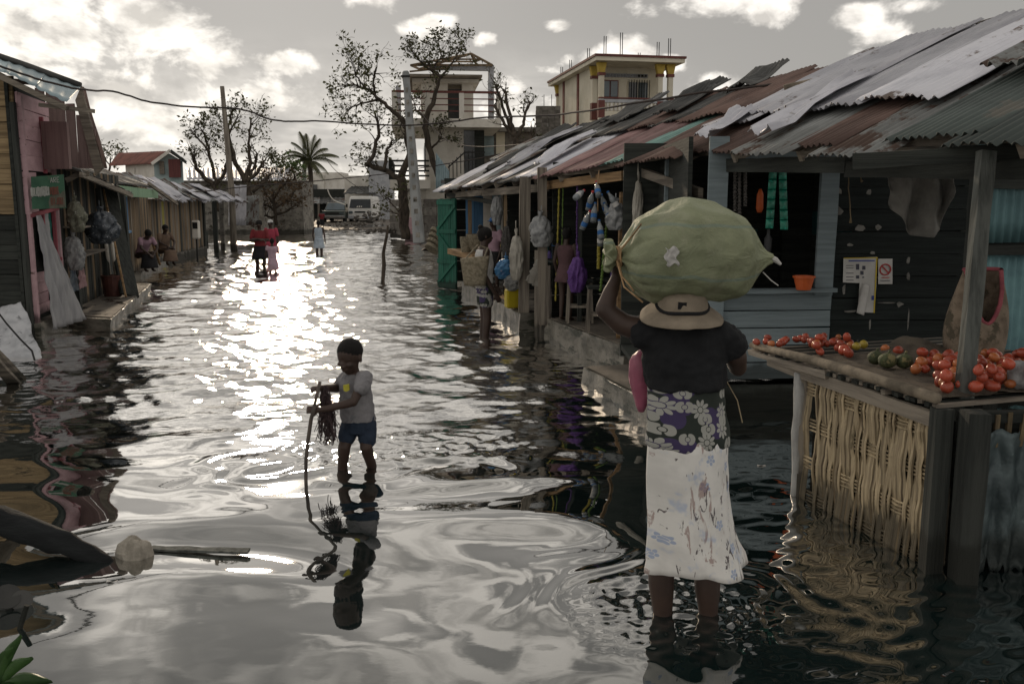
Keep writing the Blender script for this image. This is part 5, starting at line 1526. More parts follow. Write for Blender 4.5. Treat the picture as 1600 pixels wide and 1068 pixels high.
bb('roof_slab', 'plaster_white', -.7, 2.75, 1.0, 6.3, z3, z3 + .18)
bb('roof_slab', 'wood_grey', -1.2, 2.9, .4, 6.3, z3 + .22, z3 + .32)
for (x, y) in ((3.25, -.75), (-1.5, 5.5)):
    bb('column', 'trim_grey', x - .14, x + .14, y - .14, y + .14, z2, z3 + .35)
bb('ring_beam', 'trim_grey', 0.2, 3.4, -.9, -.62, z3 + .35, z3 + .62)
# balcony rail: posts and bars
zr = [z2 + .35, z2 + .65, z2 + .95]
for x in (-1.6, .05, 1.75, 3.62):
    bb('rail_post', 'plaster_white', x - .12, x + .12, -1.05, -.82, z2, z2 + 1.25)
for y in (1.5, 4.0, 6.8):
    bb('rail_post', 'plaster_white', -1.72, -1.5, y - .1, y + .1, z2, z2 + 1.25)
for z in zr:
    bb('rail_bar', 'trim_red', -1.6, 3.62, -.98, -.92, z, z + .05)
    bb('rail_bar', 'trim_red', -1.65, -1.57, -.9, 6.8, z, z + .05)
bb('handrail', 'trim_red', -1.65, 3.7, -1.0, -.88, z2 + 1.25, z2 + 1.36)
bb('handrail', 'trim_red', -1.72, -1.55, -.9, 6.9, z2 + 1.25, z2 + 1.36)
for z in (z1 + .5, z1 + .75, z1 + 1.0, z1 + 1.25):
    bb('rail_bar', 'wood_dark', -1.85, .1, -.55, -.48, z, z + .09)
    bb('rail_bar', 'wood_dark', -1.88, -1.8, -.5, 6.5, z, z + .09)
for y in (-.52, 2, 4.2, 6.5):
    bb('rail_post', 'wood_dark', -1.95, -1.8, y - .08, y + .08, z1 + .35, z1 + 1.45)
for y in (1.2, 3.4, 5.2):
    bb('window', 'glass_dark', -.12, -.04, y, y + .9, z1 + .9, z1 + 2.3)
# bare roof frame
ap = wp(736, 84, 48.5)
cor = [wp(642, 102, 46), wp(769, 102, 46.2), wp(748, 108, 52), wp(655, 108, 52)]
for c_ in cor:
    MB().bar(c_, ap, .09, .10).build('roof_bar', 'wood_brown_v', bh)
for a, b in zip(cor, cor[1:] + cor[:1]):
    MB().bar(a, b, .08, .10).build('roof_bar', 'wood_brown_v', bh)
    MB().bar(a.lerp(ap, .5), b.lerp(ap, .5), .07, .08).build('roof_bar', 'wood_brown_v', bh)
MB().bar(wp(640, 112, 46), wp(700, 106, 46), .08, .08).build('roof_bar', 'wood_brown_v', bh)
# outside stair rail and corrugated stair panel
for k in range(9):
    p = wp(702 + k * 6, 280 - min(k, 4) * 5, 44.5)
    MB().bar(p + Z(-.2), p + Z(.75), .04, .04, up=(1, 0, 0)).build('stair_baluster', 'rubber', bh)
MB().bar(wp(700, 262, 44.5), wp(726, 238, 44.5), .06, .06).build('stair_rail', 'rubber', bh)
MB().bar(wp(726, 238, 44.5), wp(758, 238, 44.5), .06, .06).build('stair_rail', 'rubber', bh)
sheet('tin_panel', wp(681, 300, 43.5), wp(702, 300, 43.5), wp(702, 268, 43.5), wp(681, 238, 43.5), 'tin_blue', bh, pitch=.14, amp=.03, warp=.02)
MB().box(wp(694, 284, 43.2), (.28, .06, .18)).build('flood_lamp', 'glass_dark', bh)

# yellow house
yh = thing('yellow_house', 'cream upper-storey house with yellow arches and white balusters', 'house', (5.5, 40, 0))
Ry = Matrix.Rotation(math.radians(11), 3, 'Z')
py = Vector((wp(938, 190, 38).x, 38, 0))
zy = lambda v: wp(990, v, 38).z
W_, D_ = 3.05, 7.6
def yb(name, m, x0, x1, y0, y1, z0, z1, par=yh):
    return wbox(par, name, m, py.x + x0, py.x + x1, 38 + y0, 38 + y1, z0, z1, Ry, py)
zf, zr_ = zy(186), zy(97)
yb('wall', 'plaster_cream', 0, W_ , 1.3, D_, 0, zr_)
yb('lower_wall', 'plaster_cream', 0, W_, -.02, 1.3, 0, zf - .55)
yb('floor_slab', 'plaster_cream', -.12, W_ + .15, -.12, D_ + .1, zf - .55, zf - .35)
yb('roof_slab', 'plaster_cream', -.35, W_ + .4, -.45, D_ + .35, zr_, zr_ + .16)
yb('roof_edge', 'trim_red', -.40, W_ + .45, -.50, D_ + .4, zr_ + .16, zr_ + .25)
for y in (3.4, 6.0):
    yb('pilaster', 'trim_red', -.06, .02, y, y + .22, zf - .3, zr_)
for (x, y) in ((.02, .0), (.02, 1.05), (W_ - .5, .0), (W_ - .05, .0), (.02, D_ - .3)):
    yb('column', 'plaster_cream', x - .1, x + .1, y - .08, y + .12, zf - .35, zy(118))
    yb('column_base', 'trim_red', x - .13, x + .13, y - .11, y + .15, zf + .05, zf + .75)
    yb('capital', 'trim_red', x - .14, x + .14, y - .12, y + .16, zy(118), zy(118) + .12)
    MB().loft([[py + Ry @ Vector((x - .12 * s_ + a_, y - .08 + b_, 0)) + Z(zz) for (a_, b_) in ((0, 0), (.24 * s_, 0), (.24 * s_, .22), (0, .22))] for (s_, zz) in ((1, zy(118) + .12), (1.15, zy(110)), (1.7, zr_ - .02))]).build('arch_springer', 'trim_yellow', yh)
# parapet with balusters
yb('parapet_rail', 'trim_red', -.1, W_ + .1, -.12, .05, zy(154), zy(152))
yb('parapet_rail', 'trim_grey', -.1, W_ + .1, -.10, .04, zy(160), zy(155))
yb('parapet_base', 'plaster_cream', -.1, W_ + .1, -.10, .04, zf - .35, zy(174))
for k in range(17):
    x = .12 + k * .172
    c_ = py + Ry @ Vector((x, -.03, 0))
    MB().tube([c_ + Z(zy(174)), c_ + Z(zy(171)), c_ + Z(zy(167)), c_ + Z(zy(163)), c_ + Z(zy(160))], [.05, .07, .045, .06, .05], 8).build('baluster', 'plaster_white', yh, smooth=True)
w_ = yb('window', 'trim_red', .35, 1.15, 1.24, 1.32, zy(153), zy(118)); yb('pane', 'glass_window', .42, .74, 1.20, 1.25, zy(145), zy(120), w_); yb('pane', 'glass_window', .80, 1.10, 1.20, 1.25, zy(145), zy(120), w_)
d_ = yb('balcony_door', 'plaster_cream', 1.55, 2.5, 1.22, 1.31, zy(154), zy(118)); yb('pane', 'glass_dark', 1.62, 1.98, 1.18, 1.23, zy(153), zy(121), d_); yb('pane', 'glass_window', 2.02, 2.44, 1.18, 1.23, zy(153), zy(121), d_)
for k in range(9):
    yb('grille_bar', 'rubber', 1.58 + k * .115, 1.60 + k * .115, 1.14, 1.17, zy(154), zy(117))
yb('vent_panel', 'trim_grey', .45, 2.45, 1.24, 1.31, zy(113), zy(107))
for k in range(13):
    yb('vent_slot', 'glass_dark', .50 + k * .15, .60 + k * .15, 1.21, 1.25, zy(112), zy(108))
for (x, y, h) in ((.1, 5.5, .9), (.1, 7.2, .8), (.2, .3, 1.1), (.9, .3, 1.3), (.2, 2.8, 1.0), (2.5, .3, .9), (3.0, .3, 1.1), (2.6, 3, .9)):
    for q in (0, .09):
        c_ = py + Ry @ Vector((x + q, y, 0)); MB().tube([c_ + Z(zr_ + .2), c_ + Z(zr_ + .2 + h * .8)], .018, 5).build('rebar', 'rubber', yh)
# dark block stub, grey house between
t = thing('brick_stub', 'dark unfinished block-work stub on the roofs next to the yellow house', 'blockwork', wp(857, 215, 41))
for i in range(7):
    for j in range(4):
        p = wp(837 + 9.6 * (j + .5), 212 - 6.5 * (i + .5), 41)
        MB().box(p + Vector((rng.uniform(-.01, .01), rng.uniform(-.02, .02), 0)), (.268, .5, .178)).build('block', 'block', t)
MB().box(wp(857, 300, 41.3) , (1.1, .9, 5.0)).build('pier', 'block', t)
for u in (850, 862):
    MB().tube([wp(u, 168, 41), wp(u, 148, 41)], .015, 5).build('rebar', 'rubber', t)
t = thing('grey_house', 'low grey house with a blue shutter behind the broken tree', 'house', (0, 52, 0))
p = wp(795, 280, 52)
MB().box((p.x, 53.5, 3.0), (3.4, 3, 6.4)).build('wall', 'block', t)
MB().box((p.x, 53.3, zt(192)), (4.0, 3.8, .16)).build('roof_slab', 'concrete', t)
MB().box(wp(760, 228, 51.95), (.85, .06, 1.1)).build('shutter', 'tin_blue', t)
MB().box(wp(782, 222, 51.95), (.5, .06, 1.4)).build('door', 'plaster_cream', t)

mat('paint_maroon', (.13, .045, .042), (.09, .032, .03), V, .75, .2)
# blue house with rusty roof
bl = thing('blue_house', 'small pale blue house with a rusty gabled roof and red shutter', 'house', (-18, 46, 0))
q0, q1, q2, q3 = wp(166, 262, 50), wp(262, 262, 43), wp(291, 262, 43.4), wp(291, 262, 50)
q0.z = q1.z = q2.z = q3.z = 0
zb = wp(270, 252, 43).z; ztop = wp(268, 237, 43).z
def quad(name, m, pts, th=(.02, .05, 0)):
    MB().slab(pts, th).build(name, m, bl)
g0, g1 = wp(240, 251, 43.0), wp(284, 251, 43.2)
quad('gable_wall', 'plaster_blue', [Vector((g0.x, 43, 0)), Vector((g1.x, 43.2, 0)), Vector((g1.x, 43.2, zb)), wp(264, 240, 43.1), Vector((g0.x, 43, zb))])
w0_ = wp(196, 262, 47)
quad('side_wall', 'plaster_white', [Vector((w0_.x, 47, 0)), Vector((g0.x, 43.02, 0)), Vector((g0.x, 43.02, zb)), Vector((w0_.x, 47, zb))])
MB().box(wp(273, 263, 42.95), (.55, .06, .85)).build('red_shutter', 'paint_maroon', bl)
MB().box(wp(253, 262, 42.95), (.22, .05, .6)).build('stain_board', 'wood_grey', bl)
sheet('roof_sheet', wp(170, 259, 48), wp(237, 256, 42.7), wp(266, 236, 42.8), wp(186, 239, 49), 'roof_rust', bl, pitch=.2, amp=.02)
sheet('roof_sheet', wp(292, 256, 43), wp(291, 255, 49), wp(262, 236, 49), wp(266, 236, 42.8), 'roof_rust', bl, pitch=.2, amp=.02)
MB().bar(wp(237, 256, 42.65), wp(266, 235, 42.7), .05, .14).build('barge_board', 'plaster_white', bl)
MB().bar(wp(266, 235, 42.7), wp(291, 254, 42.9), .05, .14).build('barge_board', 'wood_dark', bl)

# street wall, tin fence and low roofs on that side
t = thing('street_wall', 'stained concrete boundary wall running to the end of the street', 'wall', (-17, 58, 0))
a, b = Vector((-13.6, 49, 0)), Vector((-19.2, 76, 0))
n = 9
for i in range(n):
    p, q = a.lerp(b, i / n), a.lerp(b, (i + .985) / n)
    MB().bar(p + Z(1.05), q + Z(1.05), .15, 2.6 - .06 * (i % 3), seg=2, jit=.02).build('wall_panel', 'concrete', t)
    MB().bar(p + Z(-.2), p + Z(2.5), .24, .24, up=(1, 0, 0)).build('wall_pier', 'concrete', t)
t = thing('tin_fence', 'upright silver corrugated sheets fencing the yard behind the wooden pole', 'fence', wp(375, 345, 43))
for i, (u0, u1, v0, m) in enumerate(((357, 366, 288, 'tin_silver'), (365, 374, 290, 'tin_silver'), (373, 384, 289, 'tin_silver'), (383, 394, 306, 'tin_grey'), (393, 404, 305, 'tin_grey'))):
    a, b = wp(u0, 352, 42.5 + i * .8), wp(u1, 352, 43.3 + i * .8)
    c_, d_ = wp(u1 + 1, v0, 43.3 + i * .8), wp(u0 + 1, v0, 42.5 + i * .8)
    sheet('tin_sheet', a, b, c_, d_, m, t, pitch=.1, amp=.02)
t = thing('flat_house', 'long low grey house behind the roadside trees', 'house', (-20, 62, 0))
MB().box((wp(360, 300, 58).x, 60, 1.6), (9, 3, 3.6)).build('wall', 'concrete', t)
sheet('roof_sheet', wp(292, 281, 57), wp(450, 281, 57), wp(452, 262, 61), wp(290, 262, 61), 'tin_silver', t, pitch=.3, amp=.03)
t = thing('white_house', 'far white house with a small roof terrace behind the palm', 'house', (-20, 100, 0))
p = wp(500, 340, 98)
MB().box((p.x - .3, 100, 2.6), (5.6, 4, 5.4)).build('wall', 'plaster_white', t)
MB().box((wp(495, 300, 98).x, 98.6, wp(495, 288, 98).z), (1.7, 2, 2.0)).build('terrace_room', 'plaster_white', t)
MB().box((wp(490, 300, 97).x, 97.5, wp(490, 300, 97).z), (.6, .3, 1.6)).build('window', 'glass_dark', t)
sheet('roof_sheet', wp(500, 306, 97), wp(562, 306, 97), wp(545, 285, 101), wp(500, 285, 101), 'tin_silver', t, pitch=.4, amp=.03)
t = thing('far_shops', 'row of low dim shops with patched tin roof closing the street', 'shop', (-18, 92, 0))
MB().box((wp(535, 330, 90).x, 92, 1.9), (8.6, 3, 3.0)).build('wall', 'wood_dark', t)
for k, (u0, u1, m) in enumerate(((478, 500, 'tin_grey'), (499, 520, 'tin_dark'), (518, 545, 'tin_grey'), (543, 566, 'tin_dark'), (563, 590, 'tin_grey'))):
    sheet('roof_sheet', wp(u0, 318, 88), wp(u1, 318, 88), wp(u1, 303, 92), wp(u0, 303, 92), m, t, pitch=.4, amp=.03)
for u in (480, 498, 512, 536):
    MB().bar(wp(u, 347, 88), wp(u, 318, 88), .18, .18, up=(1, 0, 0)).build('post', 'wood_grey_v', t)
t = thing('far_grey_block', 'plain pale grey block building past the van', 'building', wp(592, 345, 84))
MB().box((wp(592, 300, 84).x, 86, 3.0), (2.0, 3, 5.8)).build('wall', 'trim_grey', t)
MB().box((wp(557, 300, 86).x, 88, 2.4), (2.6, 2, 4.4)).build('annexe_wall', 'plaster_white', t)
sheet('roof_sheet', wp(535, 303, 84), wp(588, 303, 84), wp(575, 291, 87), wp(550, 291, 87), 'tin_dark', t, pitch=.4, amp=.02)
# right verge wall near the pole
t = thing('verge_wall', 'mossy block wall behind the concrete pole', 'wall', (-5, 46, 0))
for i in range(5):
    for j in range(5):
        p = wp(612, 360, 50) + Vector((.75 * i, -1.2 * i, 0))
        q = p + Vector((.72, -1.15, 0))
        MB().bar(Vector((p.x, p.y, .25 + j * .42)), Vector((q.x, q.y, .25 + j * .42)), .2, .40, jit=.01).build('block', 'block' if (i + j) % 3 else 'concrete', t)
mb = MB()
def bank(i, j):
    y = 37 + 34 * j
    x0 = -4.6 - .13 * (y - 40)
    return Vector((x0 + 10 * i, y, -.3 + .62 * min(1, i * 9) + .06 * fbm(x0 + i * 9, y)))
mb.grid(bank, 30, 40)
tag(mb.build('verge_ground', 'mud', smooth=True), kind='structure')
# rubble heaps at the road end
for (u, v, Y, w, lab) in ((582, 345, 72, 1.5, 'heap of broken rubble beside the parked van'), (545, 352, 70, 2.4, 'flat spread of mud and rubble before the pickup'), (612, 362, 50, 1.0, 'small rubble heap at the foot of the street tree')):
    p = wp(u, v, Y); mb = MB(); r = random.Random(int(u))
    for k in range(60):
        q = Vector((p.x + r.gauss(0, w * .45), p.y + r.gauss(0, .8), 0)); hgt = max(0, (.7 if u == 582 else .2) * math.exp(-((q.x - p.x) / w) ** 2))
        s = r.uniform(.08, .26); mb.box(Vector((q.x, q.y, p.z + r.uniform(0, hgt))), (s, s * .7, s * .6), Matrix.Rotation(r.uniform(0, 3), 3, Vector((r.random(), r.random(), r.random())).normalized()))
    tag(mb.build('rubble', 'block'), lab, 'rubble', kind='stuff')

# vehicles ------------------------------------------------------------
van = thing('white_van', 'white minibus parked facing us at the end of the street', 'van', wp(563, 348, 76))
vp = wp(563, 349, 76)
def vb(rings, name, m, par=van, bevel=.04):
    MB().loft([[vp + Vector(q) for q in r_] for r_ in rings]).build(name, m, par, bevel=bevel)
def ringx(w, y0, y1, z): return [(-w, y0, z), (w, y0, z), (w, y1, z), (-w, y1, z)]
vb([ringx(1.02, 0, 4.6, .35), ringx(1.05, -.02, 4.6, .75), ringx(1.03, .06, 4.6, 1.25), ringx(.98, .55, 4.6, 2.05), ringx(.88, .75, 4.5, 2.28)], 'body', 'paint_white_car', bevel=.08)
MB().slab([vp + Vector(q) for q in ((-.9, .06, 1.28), (.9, .06, 1.28), (.82, .50, 2.0), (-.82, .50, 2.0))], (0, -.03, .01)).build('windscreen', 'glass_dark', van)
MB().box(vp + Vector((0, -.06, .52)), (2.05, .14, .26)).build('bumper', 'trim_grey', van, bevel=.03)
for s in (-1, 1):
    hl = MB().box(vp + Vector((s * .78, -.03, .92)), (.34, .08, .22)).build('headlight', 'glass_window', van, bevel=.03)
    MB().box(vp + Vector((s * 1.16, .2, 1.45)), (.14, .08, .26)).build('mirror', 'rubber', van)
    for y in (.75, 3.7):
        wl = MB().tube([vp + Vector((s * 1.0, y, .33)), vp + Vector((s * .8, y, .33))], .33, 16).build('wheel', 'rubber', van)
        MB().tube([vp + Vector((s * 1.01, y, .33)), vp + Vector((s * .98, y, .33))], .18, 12).build('rim', 'chrome', wl)
MB().box(vp + Vector((0, -.03, .95)), (.9, .05, .12)).build('grille', 'rubber', van)
MB().box(vp + Vector((0, -.14, .52)), (.44, .02, .12)).build('number_plate', 'plaster_white', van)
for k, x in enumerate((-.22, -.05, .12)):
    MB().box(vp + Vector((x, .03, 1.40)), (.10, .02, .11)).build('screen_sticker', 'plaster_white', van)

tr = thing('dark_pickup', 'dark green pickup parked beside the white van', 'pickup', wp(520, 349, 75))
vp = wp(520, 350, 75)
vb([ringx(.98, 0, 4.9, .45), ringx(1.0, -.02, 4.9, .75), ringx(.98, .02, 4.9, 1.02), ringx(.94, .15, 4.9, 1.12)], 'body', 'paint_green_car', tr, .05)
vb([ringx(.90, 1.1, 3.0, 1.12), ringx(.74, 1.7, 2.8, 1.72), ringx(.70, 1.8, 2.7, 1.76)], 'cab', 'paint_green_car', tr, .03)
MB().slab([vp + Vector(q) for q in ((-.8, 1.14, 1.16), (.8, 1.14, 1.16), (.68, 1.66, 1.68), (-.68, 1.66, 1.68))], (0, -.03, .02)).build('windscreen', 'glass_window', tr)
MB().box(vp + Vector((0, -.05, .6)), (1.98, .12, .2)).build('bumper', 'chrome', tr, bevel=.02)
MB().box(vp + Vector((0, -.03, .88)), (1.1, .05, .16)).build('grille', 'rubber', tr)
for s in (-1, 1):
    MB().box(vp + Vector((s * .74, -.02, .88)), (.28, .06, .17)).build('headlight', 'glass_window', tr)
    for y in (.85, 4.0):
        wl = MB().tube([vp + Vector((s * .98, y, .36)), vp + Vector((s * .75, y, .36))], .36, 16).build('wheel', 'rubber', tr)
        MB().tube([vp + Vector((s * .99, y, .36)), vp + Vector((s * .95, y, .36))], .2, 12).build('rim', 'chrome', wl)

# wires ---------------------------------------------------------------
def wire(label, pts, r, m='wire', sag=1):
    """cable hung through the given points (u, v, distance)"""
    P3 = [wp(*p) for p in pts]
    fine = []
    n = len(P3)
    for i in range(n - 1):
        p0, p1, p2, p3 = P3[max(i - 1, 0)], P3[i], P3[i + 1], P3[min(i + 2, n - 1)]
        for k in range(14):
            t_ = k / 14
            fine.append(.5 * ((2 * p1) + (p2 - p0) * t_ + (2 * p0 - 5 * p1 + 4 * p2 - p3) * t_ ** 2 + (3 * p1 - p0 - 3 * p2 + p3) * t_ ** 3))
    fine.append(P3[-1])
    mb = MB(); mb.tube([q + Vector((0, 0, .012 * fbm(i * .21, r * 99))) for i, q in enumerate(fine)], r, 5)
    tag(mb.build('cable', m, smooth=True), label, 'cable', 'cables over the street')
wire('thick twisted cable swaying from the pink house across to the roofs', [(-30, 92, 11), (60, 124, 11.4), (125, 139, 12), (180, 144, 13), (240, 160, 13.5), (320, 168, 14), (380, 172, 14.5), (430, 188, 15), (500, 190, 15.5), (640, 196, 16), (760, 184, 15), (860, 180, 13.5), (1000, 160, 11), (1150, 138, 10.5), (1230, 131, 10.4)], .014)
wire('second cable sagging from the concrete pole over the market roof', [(640, 150, 41.5), (700, 220, 34), (830, 225, 24), (960, 205, 15), (1090, 172, 12), (1230, 141, 10.6), (1330, 108, 9.8), (1480, 50, 8.4), (1640, 8, 7.4)], .012)
wire('low cable strung from the long shed to the balcony house', [(225, 295, 27), (300, 300, 32), (400, 290, 36), (500, 282, 39), (600, 272, 42), (660, 262, 43), (760, 245, 40), (850, 222, 36)], .022)
wire('thin wire from the palm down to the van', [(500, 232, 71), (520, 262, 71), (548, 285, 72), (570, 300, 73)], .022)
wire('pale slack hose hanging in front of the far shops', [(512, 296, 70), (516, 306, 70), (524, 314, 70), (540, 320, 70)], .04, 'plaster_white')
wire('bundle of cable lying on the market roof ridge', [(1228, 146, 9.6), (1260, 138, 9.4), (1300, 128, 9.2), (1350, 110, 9.0)], .03, 'rubber')
t = thing('roof_log', 'short pale log weighing down the market roof by the cables', 'log', wp(1290, 125, 9.1))
MB().tube([wp(1225, 138, 9.2), wp(1290, 124, 9.1), wp(1345, 106, 9.0)], .035, 8).build('shaft', 'log', t, smooth=True)

# ------------------------------------------------------------------ people
def flat_mat(name, c, rough=.85, c2=None, bump=.2, sc=(8, 8, 8), **k):
    return mat(name, c, c2 or tuple(x * .75 for x in c), sc, rough, bump, bsc=(40, 40, 40), vary=0, **k)
flat_mat('knit_black', (.013, .014, .016))
flat_mat('felt_hat', (.30, .25, .19))
flat_mat('denim', (.022, .035, .060))
flat_mat('cotton_grey', (.22, .215, .225), patch=((.14, .14, .15), 9, .60))
flat_mat('cloth_red', (.20, .028, .034))
flat_mat('cloth_hotpink', (.38, .055, .09))
flat_mat('cloth_palepink', (.50, .36, .42))
flat_mat('cloth_paleblue', (.42, .49, .56))
flat_mat('cloth_black', (.016, .016, .018))
flat_mat('cloth_white', (.55, .55, .54))
flat_mat('cloth_purple', (.15, .11, .32))
flat_mat('cloth_plum', (.10, .055, .06))
flat_mat('cloth_lilac', (.34, .22, .27))
flat_mat('cloth_brown', (.16, .11, .08))
flat_mat('cap_blue', (.04, .14, .36))
flat_mat('bag_pink', (.42, .12, .19), .35, spec=.5, trans=.15)
mat('basket_reed', (.27, .235, .17), (.15, .13, .09), (25, 25, 25), .85, .5, bsc=(60, 60, 25), vary=0)
mat('net_twine', (.075, .05, .05), (.04, .03, .032), (20, 20, 20), .85, 0, vary=0)
mat('pole_stick', (.12, .10, .085), (.06, .05, .045), (20, 20, 4), .8, .2, vary=0)
flat_mat('print_yellow', (.50, .46, .06))


def floral(name, base, petal, spot, scale, petals=7, stroke=None, blur=None, size=.34, extra=None):
    """printed cloth: petalled flowers scattered over the cloth's own surface"""
    m = bpy.data.materials.new(name); m.use_nodes = True
    t = NT(m.node_tree); b = m.node_tree.nodes['Principled BSDF']
    co = t.n('ShaderNodeTexCoord').outputs['Object']
    sp_ = t.n('ShaderNodeSeparateXYZ', ins={0: co}).outputs
    flat = t.n('ShaderNodeCombineXYZ', ins={0: t.m('ADD', sp_[0], t.m('MULTIPLY', sp_[1], .6)), 1: sp_[2], 2: 0.0}).outputs[0]
    col = t.mix(t.ss(t.noise(flat, 6, 4), .4, .65), (*base, 1), tuple(k * .82 for k in base) + (1,))
    def flowers(sc, off, n, colr, rad, ring=True):
        v = t.n('ShaderNodeTexVoronoi', voronoi_dimensions='2D', ins={'Scale': sc, 'Randomness': .85, 'Vector': t.n('ShaderNodeVectorMath', operation='ADD', ins={0: flat, 1: off}).outputs[0]})
        loc = t.n('ShaderNodeVectorMath', operation='SUBTRACT', ins={0: t.n('ShaderNodeVectorMath', operation='ADD', ins={0: flat, 1: off}).outputs[0], 1: v.outputs['Position']}).outputs[0]
        s2 = t.n('ShaderNodeSeparateXYZ', ins={0: loc}).outputs
        ang = t.m('ARCTAN2', s2[0], s2[1])
        d = t.m('MULTIPLY', t.n('ShaderNodeVectorMath', operation='LENGTH', ins={0: loc}).outputs['Value'], sc)
        rr = t.m('MULTIPLY', t.m('ADD', .62, t.m('MULTIPLY', t.m('ABSOLUTE', t.m('SINE', t.m('MULTIPLY', ang, n / 2))), .5)), rad)
        f = t.ss(t.m('SUBTRACT', rr, d), 0.0, .02)
        if ring:
            f = t.m('MULTIPLY', f, t.ss(t.m('ABSOLUTE', t.m('SINE', t.m('MULTIPLY', ang, n / 2))), .10, .30))
            f = t.m('MAXIMUM', f, t.ss(d, rad * .30, rad * .26))
            f = t.m('MULTIPLY', f, t.m('SUBTRACT', 1.0, t.m('MULTIPLY', t.ss(d, rad * .28, rad * .32), t.ss(d, rad * .40, rad * .36))))
        return f
    for (sc, off, n, c_, rad, ring) in (extra or []):
        col = t.mix(flowers(sc, off, n, c_, rad, ring), col, (*c_, 1))
    col = t.mix(flowers(scale, (3.1, 1.7, 0), petals, petal, size), col, (*petal, 1))
    if blur:
        bn = t.noise(t.n('ShaderNodeMapping', ins={'Vector': flat, 'Scale': (11, 8, 1), 'Location': (1.3, 4, 0)}).outputs[0], 1, 3, .7)
        col = t.mix(t.m('MULTIPLY', t.ss(bn, .54, .70), .55), col, (*blur, 1))
    if stroke:
        wv = t.noise(t.n('ShaderNodeMapping', ins={'Vector': flat, 'Scale': (16, 4.5, 1), 'Rotation': (0, 0, .6)}).outputs[0], 1, 5, .6, .8)
        col = t.mix(t.m('MULTIPLY', t.ss(wv, .59, .62), .65), col, (*stroke, 1))
        w2 = t.noise(t.n('ShaderNodeMapping', ins={'Vector': flat, 'Scale': (30, 9, 1), 'Rotation': (0, 0, -.5), 'Location': (7, 3, 0)}).outputs[0], 1, 5, .6, 1.2)
        col = t.mix(t.m('MULTIPLY', t.ss(w2, .62, .635), .9), col, (*spot, 1))
    t.t.links.new(col, b.inputs['Base Color'])
    b.inputs['Roughness'].default_value = .85
    bn = t.noise(co, 60, 3)
    t.t.links.new(t.n('ShaderNodeBump', ins={'Strength': .2, 'Distance': .004, 'Height': bn}).outputs[0], b.inputs['Normal'])
    MATS[name] = m
floral('floral_dark', (.022, .030, .024), (.36, .36, .33), (.05, .03, .12), 7.0, 9, size=.29, extra=[(5.5, (.7, 4.1, 0), 3, (.05, .036, .10), .40, False), (9, (8.7, 2.1, 0), 2, (.34, .34, .31), .30, True)])
floral('floral_white', (.74, .725, .69), (.36, .42, .55), (.06, .045, .05), 6.0, 5, stroke=(.24, .12, .10), blur=(.28, .38, .58), size=.14)

# the woven sack
def sack_mat():
    m = bpy.data.materials.new('woven_sack'); m.use_nodes = True
    t = NT(m.node_tree); b = m.node_tree.nodes['Principled BSDF']
    co = t.n('ShaderNodeTexCoord').outputs['Object']
    s_ = t.n('ShaderNodeSeparateXYZ', ins={0: co}).outputs
    n = t.noise(co, 7, 6, .65)
    col = t.mix(t.ss(n, .30, .72), (.235, .255, .15, 1), (.175, .195, .112, 1))
    dust = t.noise(t.n('ShaderNodeMapping', ins={'Vector': co, 'Scale': (9, 9, 9), 'Location': (3, 3, 3)}).outputs[0], 1, 7, .7)
    col = t.mix(t.m('MULTIPLY', t.ss(dust, .50, .75), .4), col, (.34, .33, .25, 1))
    # two faded blue stripes woven along its length
    for z0 in (.34, .135):
        wob = t.m('ADD', s_[2], t.m('MULTIPLY', t.m('SUBTRACT', t.noise(co, 3, 2), .5), .10))
        f = t.ss(t.m('ABSOLUTE', t.m('SUBTRACT', wob, z0)), .008, .004)
        col = t.mix(t.m('MULTIPLY', f, .35), col, (.10, .19, .21, 1))
    w1 = t.n('ShaderNodeTexWave', wave_type='BANDS', bands_direction='X', ins={'Vector': co, 'Scale': 90, 'Distortion': 1.0}).outputs[1]
    w2 = t.n('ShaderNodeTexWave', wave_type='BANDS', bands_direction='Z', ins={'Vector': co, 'Scale': 90, 'Distortion': 1.0}).outputs[1]
    wv = t.m('MULTIPLY', w1, w2)
    col = t.mix(t.m('MULTIPLY', wv, .22), col, (.38, .42, .28, 1))
    t.t.links.new(col, b.inputs['Base Color'])
    b.inputs['Roughness'].default_value = .62
    cr = t.noise(t.n('ShaderNodeMapping', ins={'Vector': co, 'Scale': (8, 9, 11)}).outputs[0], 1, 6, .62, .9)
    b1 = t.n('ShaderNodeBump', ins={'Strength': .6, 'Distance': .03, 'Height': cr})
    b2 = t.n('ShaderNodeBump', ins={'Strength': .25, 'Distance': .003, 'Height': wv, 'Normal': b1.outputs[0]})
    t.t.links.new(b2.outputs[0], b.inputs['Normal'])
    MATS['woven_sack'] = m
sack_mat()


def oval(c, rx, ry, n=20, tilt=None, wave=None):
    out = []
    for k in range(n):
        a = 2 * PI * k / n
        w = 1 + (wave(a) if wave else 0)
        p = Vector((rx * w * math.cos(a), ry * w * math.sin(a), 0))
        out.append(Vector(c) + (tilt @ p if tilt else p))
    return out


def limb(mb, pts, rad, n=12):
    """tapered limb through joints with rounded ends"""
    fine, fr = [], []
    pts = [Vector(p) for p in pts]
    for i in range(len(pts) - 1):
        for k in range(5):
            t_ = k / 5
            fine.append(pts[i].lerp(pts[i + 1], t_)); fr.append(rad[i] + (rad[i + 1] - rad[i]) * (t_ * t_ * (3 - 2 * t_)))
    fine.append(pts[-1]); fr.append(rad[-1])
    mb.tube(fine, fr, n)
    for p, r_ in zip(pts, rad):
        mb.ell(p, (r_, r_, r_), nu=10, nv=8)


